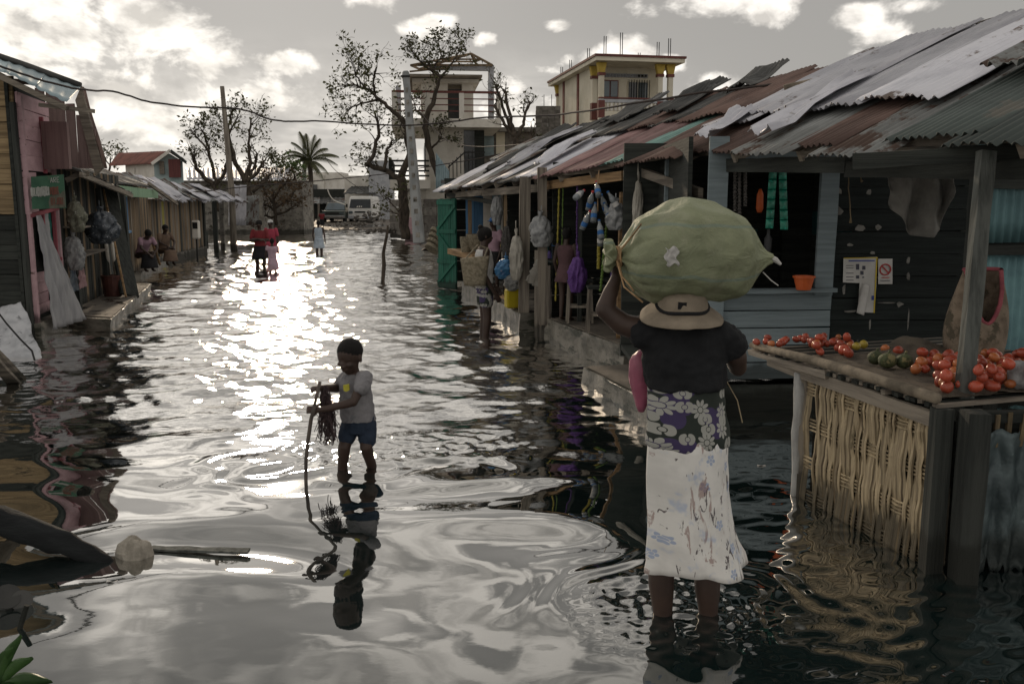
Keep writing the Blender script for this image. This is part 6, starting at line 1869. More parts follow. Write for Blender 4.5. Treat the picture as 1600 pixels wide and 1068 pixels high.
def hand(mb, w, d, up, s=1.0, curl=1.0, thumb=1):
    """palm and five curled fingers; w wrist, d direction of the palm, up = back of the hand"""
    d = Vector(d).normalized(); up = Vector(up); up = (up - d * up.dot(d)).normalized(); side = d.cross(up)
    R = Matrix((side, d, up)).transposed()
    mb.ell(w + d * .045 * s, (.040 * s, .052 * s, .018 * s), R)
    for k, (x, L) in enumerate(((-.030, .068), (-.010, .078), (.011, .073), (.031, .058))):
        p = w + d * .088 * s + side * x * s
        a = p + (d * math.cos(.5 * curl) - up * math.sin(.5 * curl)) * L * .45 * s
        b = a + (d * math.cos(1.5 * curl) - up * math.sin(1.5 * curl)) * L * .33 * s
        c = b + (d * math.cos(2.3 * curl) - up * math.sin(2.3 * curl)) * L * .25 * s
        mb.tube([p - d * .02 * s, p, a, b, c], [.009 * s, .0095 * s, .0088 * s, .008 * s, .006 * s], 8)
    p = w + d * .03 * s + side * thumb * .034 * s
    a = p + (d * .6 + side * thumb * .6 - up * .5 * curl).normalized() * .04 * s
    b = a + (d * .8 - side * thumb * .25 * curl - up * .6 * curl).normalized() * .032 * s
    mb.tube([p, a, b], [.012 * s, .0105 * s, .008 * s], 8)


def head(mb, c, s, R):
    """head with face; local -y is the way it looks. s = head height"""
    def q(x, y, z): return Vector(c) + R @ Vector((x * s, y * s, z * s))
    mb.ell(q(0, .05, .09), (.35 * s, .42 * s, .40 * s), R, 16, 12)          # skull
    mb.ell(q(0, -.06, -.16), (.27 * s, .31 * s, .33 * s), R, 14, 10)        # face and jaw
    mb.ell(q(0, -.16, -.40), (.12 * s, .12 * s, .09 * s), R)                # chin
    mb.ell(q(0, -.37, -.12), (.055 * s, .06 * s, .10 * s), R)               # nose
    mb.ell(q(0, -.40, -.17), (.085 * s, .06 * s, .045 * s), R)
    mb.ell(q(0, -.34, -.27), (.11 * s, .05 * s, .035 * s), R)               # lips
    mb.ell(q(0, -.33, -.32), (.09 * s, .05 * s, .035 * s), R)
    mb.ell(q(0, -.29, .02), (.22 * s, .07 * s, .05 * s), R)                 # brow
    for x in (-.27, .27):
        mb.ell(q(x * .62, -.27, -.14), (.09 * s, .09 * s, .07 * s), R)      # cheeks
    for x in (-.35, .35):
        mb.ell(q(x, .04, -.06), (.04 * s, .08 * s, .12 * s), R)             # ears


def scalp(c, s, R, grow=1.06, low=-.12):
    mb = MB()
    q = Vector(c) + R @ Vector((0, .06 * s, .10 * s))
    mb.ell(q, (.365 * s * grow, .43 * s * grow, .41 * s * grow), R, 18, 12)
    mb.ell(Vector(c) + R @ Vector((0, .24 * s, -.12 * s)), (.28 * s, .22 * s, .24 * s), R, 12, 8)
    return mb


def person(label, ground, rot, h, top, bottom, pose=None, bottom_kind='skirt', hem=.27, sleeves=.35, voxel=.016, hairstyle='short', cap=None, bag_=None, look=(0, 0, 0), group='people in the flooded street', extra=None):
    """standing (or re-posed) figure. Local axes: -y is forward, z up, in units of the height h; rot turns it about z"""
    J = dict(hipL=(-.052, 0, .50), hipR=(.052, 0, .50), kneeL=(-.055, -.012, .275), kneeR=(.055, -.012, .275), ankL=(-.055, .012, .035), ankR=(.055, .012, .035),
             pel=(0, 0, .53), chest=(0, 0, .70), shL=(-.105, .005, .805), shR=(.105, .005, .805), elL=(-.145, .01, .64), elR=(.145, .01, .64), wrL=(-.14, -.05, .49), wrR=(.14, -.05, .49), neck=(0, .005, .845), head=(0, -.012, .925))
    J.update(pose or {})
    Rz = Matrix.Rotation(rot, 3, 'Z')
    g0 = Vector(ground)
    P = {k: g0 + Rz @ (Vector(v) * h) for k, v in J.items()}
    t = thing('person', label, 'person', g0, group)
    mb = MB()
    for s in 'LR':
        limb(mb, [P['hip' + s], P['knee' + s], P['ank' + s]], [.050 * h, .034 * h, .022 * h])
        f = Rz @ Vector((0, -1, 0))
        mb.ell(P['ank' + s] + f * .035 * h + Z(-.018 * h), (.026 * h, .026 * h, .018 * h)); mb.ell(P['ank' + s] + f * .06 * h + Z(-.022 * h), (.026 * h, .03 * h, .013 * h))
        limb(mb, [P['sh' + s], P['el' + s], P['wr' + s]], [.030 * h, .022 * h, .015 * h])
        d = (P['wr' + s] - P['el' + s]).normalized()
        hand(mb, P['wr' + s], d, Rz @ Vector((0, -.3, 1)) if abs(d.z) < .7 else Rz @ Vector((1 if s == 'R' else -1, 0, 0)), h / 1.75, .6)
    spine = (P['chest'] - P['pel']).normalized()
    Rt = Vector((0, 0, 1)).rotation_difference(spine).to_matrix() @ Rz
    sh_mid = (P['shL'] + P['shR']) / 2
    prof = [(P['pel'] - spine * .04 * h, .088, .060), (P['pel'] + spine * .02 * h, .090, .062), (P['pel'].lerp(P['chest'], .5), .078, .054), (P['chest'], .092, .062), (sh_mid - spine * .03 * h, .098, .055), (sh_mid + spine * .01 * h, .06, .042)]
    mb.loft([oval(c, a * h, b * h, 16, Rt) for c, a, b in prof])
    limb(mb, [P['neck'] - spine * .03 * h, P['head']], [.034 * h, .031 * h])
    Rh = Rz @ Matrix.Rotation(look[2], 3, 'Z') @ Matrix.Rotation(look[0], 3, 'X') @ Matrix.Rotation(look[1], 3, 'Y')
    hs = .135 * h
    head(mb, P['head'], hs, Rh)
    mb.build('body', 'skin', t, remesh=voxel, soft=3)
    hb = scalp(P['head'], hs, Rh)
    if hairstyle == 'bun':
        hb.ell(P['head'] + Rh @ Vector((0, .30, .50)) * hs, (.16 * hs, .16 * hs, .15 * hs))
    if hairstyle == 'tufts':
        for x in (-.3, .3, 0):
            hb.ell(P['head'] + Rh @ Vector((x, .15, .48)) * hs, (.13 * hs, .13 * hs, .13 * hs))
    hb.build('hair', 'hair', t, smooth=True, remesh=voxel * .8)
    if top:
        mt = MB()
        e = .012 * h
        mt.loft([oval(c, a * h + e, b * h + e, 20, Rt) for c, a, b in prof[1:]])
        if sleeves:
            for s in 'LR':
                q = P['sh' + s].lerp(P['el' + s], sleeves * 1.6 if sleeves < .6 else 1)
                limb(mt, [P['sh' + s], q], [.036 * h, .034 * h])
        mt.build('top', top, t, remesh=voxel * .8, soft=3)
    if bottom_kind == 'skirt':
        rings = []
        kn = (P['kneeL'] + P['kneeR']) / 2
        zlow = g0.z + hem * h
        for k in range(9):
            q = k / 8
            zz = P['pel'].z + .03 * h + (zlow - P['pel'].z - .03 * h) * q
            cc = P['pel'].lerp(kn, min(1, q * (P['pel'].z - zlow) / max(.01, P['pel'].z - kn.z)))
            rings.append(oval((cc.x, cc.y, zz), (.098 + .035 * q) * h, (.072 + .045 * q) * h, 24, Rz, lambda a: .07 * q * math.sin(a * 6 + 1)))
        MB().loft(rings, cap=False).build('skirt', bottom, t, smooth=True, solid=.006)
    elif bottom_kind == 'shorts':
        ms = MB()
        for s in 'LR':
            limb(ms, [P['hip' + s] + Z(.01 * h), P['hip' + s].lerp(P['knee' + s], hem)], [.060 * h, .056 * h])
        ms.loft([oval(c, a * h, b * h, 16, Rt) for c, a, b in ((P['pel'] - spine * .06 * h, .095, .068), (P['pel'], .101, .072), (P['pel'] + spine * .035 * h, .096, .068))])
        ms.build('shorts', bottom, t, remesh=voxel * .8, soft=2)
    if cap:
        mc = MB()
        mc.ell(P['head'] + Rh @ Vector((0, .06, .20)) * hs, (.40 * hs, .46 * hs, .36 * hs), Rh, 16, 10)
        mc.ell(P['head'] + Rh @ Vector((0, -.48, .14)) * hs, (.26 * hs, .26 * hs, .04 * hs), Rh, 12, 6)
        mc.build('cap', cap, t, smooth=True, remesh=voxel * .7)
    return t, P


UP = -.28
crossed = dict(elL=(-.145, -.03, .655), elR=(.145, -.03, .655), wrL=(.03, -.115, .66), wrR=(-.03, -.12, .68))
person('adult in a red shirt and dark skirt standing arms crossed in the water', (*gp(408, 421)[:2], UP), .1, 1.72, 'cloth_red', 'cloth_black', crossed, hem=.34, sleeves=.45)
person('person in a hot pink dress and white cap behind the red-shirted adult', (*gp(425, 409)[:2], UP), -.2, 1.66, 'cloth_hotpink', 'cloth_hotpink', hem=.33, sleeves=.4, cap='cloth_white')
person('small child in a pale pink dress wading with hair in a tail', (*gp(427, 427)[:2], UP), PI + .2, 1.24, 'cloth_palepink', 'cloth_palepink', hem=.30, sleeves=.2, hairstyle='bun')
person('girl in a pale blue dress wading away down the street', (*gp(499, 397)[:2], UP), PI - .1, 1.56, 'cloth_paleblue', 'cloth_paleblue', hem=.33, sleeves=0, hairstyle='bun')
person('distant person in black clothes near the dry end of the street', (wp(482, 350, 64).x, 64, -.25), PI, 1.6, 'cloth_black', 'cloth_black', hem=.3, voxel=.03)
person('distant figure in dark red walking behind the black-clothed person', (wp(503, 350, 69).x, 69, -.1), PI, 1.55, 'cloth_red', 'cloth_black', hem=.3, voxel=.03)
# woman with basket at the shop
w2g = Vector((wp(757, 500, 12.9).x, 12.9, -.25))
t2, P2 = person('woman in a white tank top standing in the water with a woven bag', w2g, PI / 2 + .25, 1.80, 'cloth_white', 'floral_dark', dict(wrL=(-.13, -.06, .47), elL=(-.14, .03, .62), wrR=(.11, -.12, .50), elR=(.14, -.02, .64)), 'shorts', .45, 0, voxel=.011, hairstyle='bun')
t = thing('woven_bag', 'large woven reed bag on the shoulder of the tank-top woman', 'bag', wp(742, 445, 12.6))
c = wp(742, 424, 12.62)
rings = []
for k in range(8):
    q = k / 7
    z = -.20 + .40 * q
    rings.append([c + Vector(((.155 + .05 * q) * (abs(math.cos(a)) ** .6) * (1 if math.cos(a) > 0 else -1), .09 * math.sin(a) * (1 - .3 * q) + .02, z + .02 * math.cos(a) * q)) for a in [2 * PI * i / 20 for i in range(20)]])
MB().loft(rings).build('bag_body', 'basket_reed', t, smooth=True)
sh = P2['shL']
MB().tube([c + Vector((-.12, 0, .19)), c.lerp(sh, .6) + Vector((-.06, 0, .2)), sh + Z(.05)], .012, 6).build('handle', 'basket_reed', t)
MB().tube([c + Vector((.13, 0, .19)), c.lerp(sh, .6) + Vector((.08, 0, .15)), sh + Vector((.02, 0, .05))], .012, 6).build('handle', 'basket_reed', t)
# girl on the kerb
person('thin barefoot girl in a plum dress standing on the concrete kerb', (wp(884, 515, 12.0).x, 12.0, .31), PI - .6, 1.24, 'cloth_plum', 'cloth_plum', dict(wrL=(-.06, -.14, .60), elL=(-.13, -.02, .65)), hem=.42, sleeves=0, voxel=.011, hairstyle='tufts', group='people at the market row')
person('shopkeeper with a blue cap half hidden behind the counter', (wp(772, 440, 15.6).x, 15.6, .3), -.8, 1.35, 'cloth_lilac', 'cloth_black', cap='cap_blue', group='people at the market row')
# seated people
seat = dict(hipL=(-.052, 0, .24), hipR=(.052, 0, .24), kneeL=(-.06, -.22, .28), kneeR=(.06, -.22, .28), ankL=(-.06, -.20, .035), ankR=(.06, -.20, .035), pel=(0, 0, .26), chest=(0, -.05, .43), shL=(-.105, -.07, .53), shR=(.105, -.07, .53), elL=(-.14, -.14, .40), elR=(.14, -.14, .40), wrL=(-.06, -.24, .34), wrR=(.06, -.24, .34), neck=(0, -.08, .565), head=(0, -.11, .64))
bent = dict(seat); bent.update(dict(chest=(0, -.10, .41), shL=(-.10, -.17, .49), shR=(.10, -.17, .49), elL=(-.13, -.25, .36), elR=(.13, -.25, .36), wrL=(-.04, -.30, .27), wrR=(.04, -.30, .27), neck=(0, -.19, .52), head=(0, -.235, .57)))
gS = 'people seated before the sheds'
person('seated woman in a lilac top bending over her dark skirt', (wp(222, 420, 22.9).x, 22.9, .18), .9, 1.66, 'cloth_lilac', 'cloth_black', bent, hem=.06, look=(.6, 0, 0), group=gS)
person('seated youngster with a purple cap beside the bending woman', (wp(203, 410, 23.6).x, 23.4, .35), .7, 1.45, 'cloth_black', 'denim', seat, cap='cloth_purple', hem=.1, group=gS)
person('seated person in brown by the wooden pole behind the bending woman', (wp(256, 405, 25.2).x, 25.2, .18), .9, 1.6, 'cloth_brown', 'cloth_brown', seat, hem=.08, group=gS)
mb = MB(); mb.tube([gp(250, 413, .17), wp(232, 362, 24.2)], .035, 6); tag(mb.build('leaning_stick', 'wood_warm'), 'pale stick leaning beside the seated people', 'stick')

# ------------------------------------------------------------------ the boy with the net
BY = 6.1
q = lambda u, v, dy=0.0: wp(u, v, BY + dy)
boy = thing('person', 'small boy in a grey shirt and dark shorts wading with a stick', 'person', (BOY.x, BOY.y, -.3), 'people in the flooded street')
px = BY / FPX
mb = MB()
hL, hR = q(548, 664, .03), q(574, 664, .02)
limb(mb, [hL, q(538, 698, -.05), q(535, 733, .0), q(534, 800, .03)], [.058, .044, .035, .027])
limb(mb, [hR, q(572, 698, -.06), q(581, 728, .06), q(587, 790, .14)], [.058, .044, .036, .027])
shN, shF = q(571, 592, -.10), q(537, 592, .10)      # near (image right) and far shoulder
limb(mb, [shN + Vector((-.012, 0, -.012)), q(552, 628, -.20), q(512, 638, -.26), q(497, 640, -.27)], [.038, .031, .024, .020])
limb(mb, [shF, q(526, 606, .08), q(512, 606, -.10), q(503, 606, -.17)], [.044, .034, .026, .022])
mb.loft([oval(q(561, 660), .100, .082, 16), oval(q(560, 640), .100, .080, 16), oval(q(557, 615), .098, .080, 16), oval(q(555, 595), .096, .074, 16), oval(q(554, 583), .06, .055, 16)])
limb(mb, [q(555, 590, .0), q(550, 570, -.02)], [.042, .040])
RB = Matrix.Rotation(math.radians(-26), 3, 'Z') @ Matrix.Rotation(math.radians(13), 3, 'X')
hc = q(546, 557, -.03)
head(mb, hc, .235, RB)
hand(mb, q(499, 640, -.27), Vector((-1, -.15, .05)), Vector((0, -1, .3)), .72, 1.25, -1)
hand(mb, q(505, 606, -.16), Vector((-1, -.3, .0)), Vector((0, -.5, 1)), .72, 1.25, 1)
mb.build('body', 'skin', boy, remesh=.0065, soft=3)
hb = MB(); hb.ell(hc + RB @ Vector((0, .018, .036)), (.0845, .099, .090), RB, 20, 14)
hb.build('hair', 'hair', boy, smooth=True, remesh=.008, disp=(.006, .012))
st = MB()
st.loft([oval(q(559, 656), .124, .10, 24, None, lambda a: .04 * math.sin(5 * a)), oval(q(558, 640), .120, .098, 24), oval(q(556, 615), .114, .094, 24), oval(q(554, 597), .110, .086, 24), oval(q(553, 586), .085, .07, 24), oval(q(553, 582), .065, .058, 24)])
limb(st, [q(569, 591, -.09), q(565, 606, -.15)], [.060, .056])
limb(st, [q(538, 592, .09), q(532, 600, .09)], [.050, .050])
st.build('shirt', 'cotton_grey', boy, remesh=.007, soft=3, disp=(.022, .045))
MB().slab([q(536, 602, -.142), q(545, 600, -.146), q(546, 609, -.148), q(541, 612, -.148), q(537, 610, -.144)], (0, .02, 0)).build('shirt_print', 'print_yellow', boy)
so = MB()
so.loft([oval(q(561, 648), .106, .09, 20), oval(q(561, 664), .112, .094, 20), oval(q(561, 674), .106, .09, 20)])
limb(so, [hL + Z(.01), q(542, 682, -.02)], [.067, .064]); limb(so, [hR + Z(.01), q(574, 686, -.03)], [.067, .064])
so.build('shorts', 'denim', boy, remesh=.007, soft=3, disp=(.008, .04))
# stick and net held in his hands
mb = MB()
mb.tube([q(500, 596, -.20), q(496, 612, -.23), q(491, 636, -.29), q(486, 655, -.30), q(481, 690, -.30), q(478, 722, -.30), q(478, 750, -.30), q(479, 790, -.30)], [.011, .012, .013, .013, .013, .012, .012, .011], 8)
tag(mb.build('wading_stick', 'pole_stick', smooth=True), 'thin bent stick the small boy holds upright in the water', 'stick')
mb = MB()
r = random.Random(6)
for i in range(120):
    a0 = q(506 + r.gauss(0, 3), 604 + r.uniform(-3, 5), -.16 + r.gauss(0, .02))
    L = r.uniform(.6, 1.0)
    uu = 516 + r.gauss(0, 6) ; vv = 604 + 92 * L
    if i % 6 == 0: uu = 492 + r.uniform(0, 14); vv = r.uniform(640, 690)
    e = q(uu, vv, -.15 + r.gauss(0, .05))
    pts = []
    for k in range(9):
        s = k / 8
        bulge = math.sin(PI * s) * r.uniform(-.01, .02)
        pts.append(a0.lerp(e, s) + Vector((bulge + .012 * s * math.sin(9 * s + i), r.gauss(0, .006), .02 * math.sin(PI * s))))
    mb.tube(pts, .0028, 4)
for i in range(60):
    c_ = q(513 + r.gauss(0, 6), r.uniform(620, 692), -.15 + r.gauss(0, .04))
    mb.tube([c_ + Vector((.02 * math.cos(k * 1.3 + i), .015 * math.sin(k * 1.3), .02 * math.sin(k * 1.3 + i * .5))) for k in range(5)], .0024, 4)
tag(mb.build('fishing_net', 'net_twine', smooth=True), 'tangled brown net hanging from the small boy hand', 'net')

# ------------------------------------------------------------------ the woman with the sack
WYY = 3.86
q = lambda u, v, dy=0.0: wp(u, v, WYY + dy)
wm = thing('person', 'woman seen from behind carrying a sack on her head', 'person', (WOMAN.x, WOMAN.y, -.3), 'people in the flooded street')
mb = MB()
limb(mb, [q(1047, 740), q(1036, 850), q(1033, 905), q(1036, 965), q(1038, 1030)], [.095, .066, .060, .044, .035])
limb(mb, [q(1104, 740), q(1108, 850), q(1105, 910), q(1107, 962), q(1108, 1030)], [.095, .066, .060, .044, .035])
limb(mb, [q(1018, 520), q(972, 506, .02), q(945, 484, .03), q(952, 462, .04), q(962, 436, .06)], [.060, .050, .043, .036, .026])
limb(mb, [q(1132, 530), q(1150, 556, .02), q(1153, 574, .06), q(1140, 560, .22)], [.060, .048, .040, .028])
mb.loft([oval(q(1073, 740), .150, .115, 18), oval(q(1073, 690), .155, .11, 18), oval(q(1070, 630), .155, .11, 18), oval(q(1070, 570), .175, .115, 18), oval(q(1072, 525), .18, .10, 18), oval(q(1070, 505), .085, .07, 18)])
limb(mb, [q(1071, 520), q(1069, 485, -.01)], [.055, .052])
RW = Matrix.Rotation(PI, 3, 'Z')
head(mb, q(1068, 462, .0), .235, RW)
hand(mb, q(963, 434, .06), Vector((-.15, .3, 1)), Vector((-1, .2, .0)), 1.0, 1.0, 1)
hand(mb, q(1139, 558, .23), Vector((-.5, .6, .6)), Vector((1, 0, .4)), 1.0, .8, 1)
mb.build('body', 'skin', wm, remesh=.0085, soft=4)
# black top
st = MB()
st.loft([oval(q(1071, 604), .181, .136, 26), oval(q(1071, 590), .180, .134, 26), oval(q(1070, 560), .184, .128, 26), oval(q(1071, 532), .19, .115, 26), oval(q(1071, 512), .165, .095, 26), oval(q(1070, 503), .10, .08, 26)])
limb(st, [q(1024, 520), q(1006, 520, .005)], [.076, .078]); limb(st, [q(1120, 524), q(1142, 540, .01)], [.076, .076])
st.build('top', 'knit_black', wm, remesh=.009, soft=4, disp=(.03, .06))
# floral tunic below it
rings = []
prof = [(580, 1071, .150, .11), (598, 1071, .163, .12), (620, 1071, .165, .125), (650, 1071, .168, .128), (675, 1073, .178, .136), (695, 1074, .186, .142), (705, 1074, .182, .138), (707, 1074, .170, .13)]
for (v, u, rx, ry) in prof:
    k = (v - 588) / 119
    rings.append(oval(q(u, v - (v - 320) * ry / WYY * .9), rx, ry, 40, None, lambda a: (.012 * math.sin(7 * a + 2) + .010 * math.sin(13 * a + k * 5)) * (.3 + k)))
MB().loft(rings, cap=False).build('tunic', 'floral_dark', wm, smooth=True, solid=.006, sub=1, disp=(.018, .06))
# skirt
rings = []
prof = [(692, 1075, .176, .135), (730, 1073, .177, .142), (780, 1074, .180, .150), (830, 1077, .184, .158), (870, 1083, .198, .168), (890, 1086, .212, .178), (908, 1087, .222, .185)]
def sk_wave(k): return lambda a: k * (.075 * math.sin(6 * a + .6) + .04 * math.sin(11 * a + 2)) 
for (v, u, rx, ry) in prof:
    k = ((v - 692) / 214) ** .9
    ring = oval(q(u, v - (v - 320) * ry / WYY * .9), rx, ry, 64, None, sk_wave(k))
    if v > 885:
        ring = [p + Z(.018 * math.sin(3 * i / 64 * 2 * PI + 1.0)) for i, p in enumerate(ring)]
    rings.append(ring)
MB().loft(rings, cap=False).build('skirt', 'floral_white', wm, smooth=True, solid=.004, sub=1, disp=(.014, .07))
# hat, crushed under the load
hat = MB()
Rt = Matrix.Rotation(math.radians(16), 3, 'X')
hc = q(1066, 478, -.03)
prof = [(.000, .085), (.075, .080), (.098, .06), (.108, .0), (.112, -.012), (.15, -.022), (.176, -.042), (.174, -.047), (.145, -.030), (.105, -.018)]
hat.loft([[hc + Rt @ Vector((rr * math.cos(a) * 1.02, rr * math.sin(a), z - .012 * math.cos(2 * a) * (rr > .13))) for a in [2 * PI * i / 36 for i in range(36)]] for rr, z in prof], cap=False)
ho = hat.build('hat', 'felt_hat', smooth=True, disp=(.014, .06))
tag(ho, 'crushed tan felt hat between the woman head and her sack', 'hat')
MB().tube([hc + Rt @ Vector((.110 * math.cos(a), .108 * math.sin(a), .004 + .006 * math.sin(3 * a))) for a in [2 * PI * i / 30 for i in range(31)]], .008, 6, cap=False).build('hat_cord', 'cloth_black', ho, smooth=True)
MB().box(hc + Rt @ Vector((-.02, -.095, .042)), (.035, .012, .03), Rt).build('hat_patch', 'cloth_black', ho)

# sack
sk = thing('bulging_sack', 'bulging green woven sack tied at its neck, carried on the hat', 'sack', q(1080, 480))
prof = [(966, 390, 412), (972, 380, 424), (982, 358, 446), (996, 340, 464), (1016, 325, 474), (1042, 314, 477), (1072, 308, 473), (1102, 311, 474), (1130, 322, 474), (1154, 338, 466), (1172, 358, 448), (1186, 377, 430), (1197, 392, 414), (1206, 399, 407)]
dense = []
for (a_, b_) in zip(prof, prof[1:]):
    dense += [tuple(x + (y - x) * k / 3 for x, y in zip(a_, b_)) for k in range(3)]
prof = dense + [prof[-1]]
rings = []
for (u, v0, v1) in prof:
    c_ = q(u, (v0 + v1) / 2, .02); rz = (v1 - v0) / 2 * WYY / FPX * .985
    e = max(0, (1035 - u) / 70) ** 1.6 if u < 1090 else max(0, (u - 1165) / 45) ** 1.5
    ring = []
    for i in range(88):
        a = 2 * PI * i / 88
        fold = 1 - 2 * abs(fbm(math.cos(a) * 2.6, math.sin(a) * 2.6, u * .006, 3))
        pl_ = 1 + .05 * e - .24 * min(1, e) * (1 - abs(math.sin(6.5 * a + .7 + 1.2 * fbm(u * .02, a)))) ** 2 - .10 * min(1, e) * (1 - abs(math.sin(11 * a + 2))) ** 2 + .055 * fbm(math.cos(a) * 1.6 + 3, math.sin(a) * 1.6, u * .014) + .010 * (fold - .6)
        y, z = rz * 1.02 * math.cos(a), rz * math.sin(a)
        if z < 0 and 1010 < u < 1130: z *= 1 - .06 * math.cos(a) ** 2
        ring.append(c_ + Vector((.008 * math.sin(5 * a) * e, y * pl_, z * pl_)))
    rings.append(ring)
MB().loft(rings).build('sack_body', 'woven_sack', sk, smooth=True, sub=1, disp=(.034, .13, 1))
# ruffled neck and mouth
rings = []
for (u, v, rr) in ((968, 401, .040), (962, 401, .034), (957, 400, .040), (953, 399, .066), (949, 399, .072), (946, 400, .058)):
    c_ = q(u, v, .02)
    rings.append([c_ + Vector((.016 * math.sin(7 * a + rr * 40), rr * (1 + .22 * math.sin(6 * a + u)) * math.cos(a), rr * (1 + .22 * math.sin(6 * a + u)) * math.sin(a))) for a in [2 * PI * i / 40 for i in range(40)]])
MB().loft(rings).build('sack_neck', 'woven_sack', sk, smooth=True, sub=1)
for k in range(3):
    c_ = q(964 + k * 2.2, 401, .02)
    MB().tube([c_ + Vector((.004 * math.sin(3 * a + k), .042 * math.cos(a), .042 * math.sin(a))) for a in [2 * PI * i / 20 for i in range(21)]], .0055, 6, cap=False).build('tie_string', 'wood_warm', sk, smooth=True)
for k, (pts) in enumerate(([(966, 410, -.02), (972, 432, -.06), (984, 446, -.10), (990, 455, -.12)], [(964, 408, -.03), (975, 448, -.08), (992, 462, -.12), (1004, 472, -.1)], [(970, 390, -.03), (985, 372, -.06), (1002, 350, -.12)])):
    MB().tube([q(*p) for p in pts], .004, 5).build('straw_end', 'wood_warm', sk)
MB().tube([q(1203, 402, .02), q(1212, 406, .0), q(1220, 413, .0)], [.014, .012, .006], 6).build('corner_tuft', 'paper_white', sk)
MB().tube([q(1192, 425, .02), q(1205, 438, .0), (q(1216, 446, .0))], .003, 5).build('loose_thread', 'paper_white', sk)
# paper label stuck on the side facing us
pts = [(1044, 389), (1056, 386), (1060, 400), (1057, 412), (1044, 414), (1039, 405)]
MB().grid(lambda i, j: q(1040 + 19 * i + 3 * math.sin(9 * j), 387 + 27 * j + 3 * math.sin(7 * i), -.232 + .012 * fbm(i * 3, j * 3)), 8, 8).build('paper_label', 'paper_white', sk, smooth=True, solid=.003)
# pink bag hanging at her side
mb = MB(); c_ = q(1003, 598, .10)
rings = []
for k in range(12):
    s = k / 11
    rr = .052 * math.sin(PI * (.08 + .86 * (1 - s) ** .65)) + .006
    rings.append([c_ + Vector((rr * math.cos(a) * (1 + .1 * math.sin(5 * a)), rr * .8 * math.sin(a), -.13 + .28 * s)) for a in [2 * PI * i / 20 for i in range(20)]])
mb.loft(rings)
tag(mb.build('pink_bag', 'bag_pink', smooth=True, disp=(.012, .03)), 'pink plastic bag hanging at the hip of the woman with the sack', 'bag')
mb = MB(); mb.tube([q(1125, 575, .05), q(1138, 600, .04), q(1152, 625, .02), q(1160, 660, .0)], .0025, 5); tag(mb.build('straw', 'cane'), 'single long straw dangling beside the woman with the sack', 'straw')

# ------------------------------------------------------------------ goods in the market row
mat('bottle_clear', (.40, .43, .45), (.26, .29, .31), (20, 20, 20), .15, .3, bsc=(40, 40, 40), spec=.7, vary=.15, trans=.35)
mat('bead_yellow', (.36, .30, .05), (.20, .17, .03), (60, 60, 60), .5, .3)
mat('bead_green', (.16, .26, .05), (.08, .14, .03), (60, 60, 60), .5, .3)
mat('bead_purple', (.12, .05, .22), (.07, .03, .13), (60, 60, 60), .5, .3)
mat('jerrycan_yellow', (.62, .50, .03), (.54, .42, .03), (6, 6, 6), .45, .1, vary=0)
mat('bag_blue', (.06, .24, .48), (.04, .15, .34), (12, 12, 12), .3, .4, spec=.6, patch=((.45, .30, .36), 14, .66))
mat('gauze', (.45, .43, .38), (.33, .31, .27), (9, 9, 9), .9, .2, trans=.2)
# bunch of empty bottles hung up
bn = thing('bottle_bunch', 'bunch of empty plastic bottles hanging from the eave', 'bottles', wp(935, 290, 9.9))
r = random.Random(15)
for (u, v, du, dv) in ((932, 285, 4, 26), (912, 298, -14, 12), (940, 305, 6, 20), (930, 318, -3, 26), (922, 330, -8, 18), (944, 318, 9, 22), (936, 345, 3, 22), (926, 300, -6, 24), (938, 355, 0, 20), (950, 300, 10, 16)):
    a, b = wp(u, v, 9.9 + r.uniform(-.08, .08)), wp(u + du, v + dv, 9.9 + r.uniform(-.12, .12))
    d = (b - a).normalized()
    L = .22
    o = MB(); o.tube([a, a + d * .025, a + d * .05, a + d * .09, a + d * .12, a + d * .125, a + d * L], [.013, .013, .022, .034, .034, .031, .034], 12)
    bo = o.build('bottle', 'bottle_clear', bn, smooth=True)
    MB().tube([a - d * .012, a + d * .006], .016, 8).build('cap', 'cap_blue' if r.random() < .6 else 'paper_red', bo)
    MB().tube([a + d * .13, a + d * .18], .0352, 12, cap=False).build('label_band', 'cap_blue' if r.random() < .5 else 'paper_white', bo)
MB().tube([wp(936, 266, 9.95), wp(934, 284, 9.9), wp(934, 330, 9.9)], .006, 5).build('cord', 'wood_warm', bn)
# bead strings
def beads(label, u0, v0, u1, v1, Y, m, rad=.016, n=40):
    a, b = wp(u0, v0, Y), wp(u1, v1, Y)
    mb = MB(); mb.tube([a.lerp(b, k / n) + Vector((.006 * fbm(k * .3, u0), .004 * fbm(k * .3, 7), 0)) for k in range(n + 1)], [rad if k % 2 else rad * .55 for k in range(n + 1)], 6)
    tag(mb.build('bead_string', m), label, 'beads', 'bead strings at the market row')
beads('long yellow-green bead string hanging by the post behind the girl', 874, 285, 868, 470, 12.2, 'bead_yellow')
beads('thinner yellow bead string next to the long one', 880, 285, 877, 440, 12.2, 'bead_green', .012)
beads('purple bead string hanging above the girl on the kerb', 902, 288, 901, 400, 11.6, 'bead_purple')
beads('green bead string hanging under the bottle bunch', 948, 350, 938, 455, 10.1, 'bead_green', .02)
beads('short mustard bead string beside the bottle bunch', 936, 375, 935, 420, 10.3, 'bead_yellow', .024)
bag('purple_bundle', 'purple bundle of cloth hanging next to the girl on the kerb', 902, 425, 11.5, .12, .26, 'bead_purple', 5, 'bundle')
bag('plastic_bag', 'crumpled white plastic bag tied high on the market post', 846, 358, 12.3, .16, .24, 'plastic_clear', 9)
bag('plastic_bag', 'blue printed plastic bag hanging in the jerrycan shop', 790, 418, 13.4, .14, .17, 'bag_blue', 11)
bag('white_sack', 'long slim white sack hanging on the market post', 806, 398, 12.85, .10, .36, 'gauze', 13, 'sack')
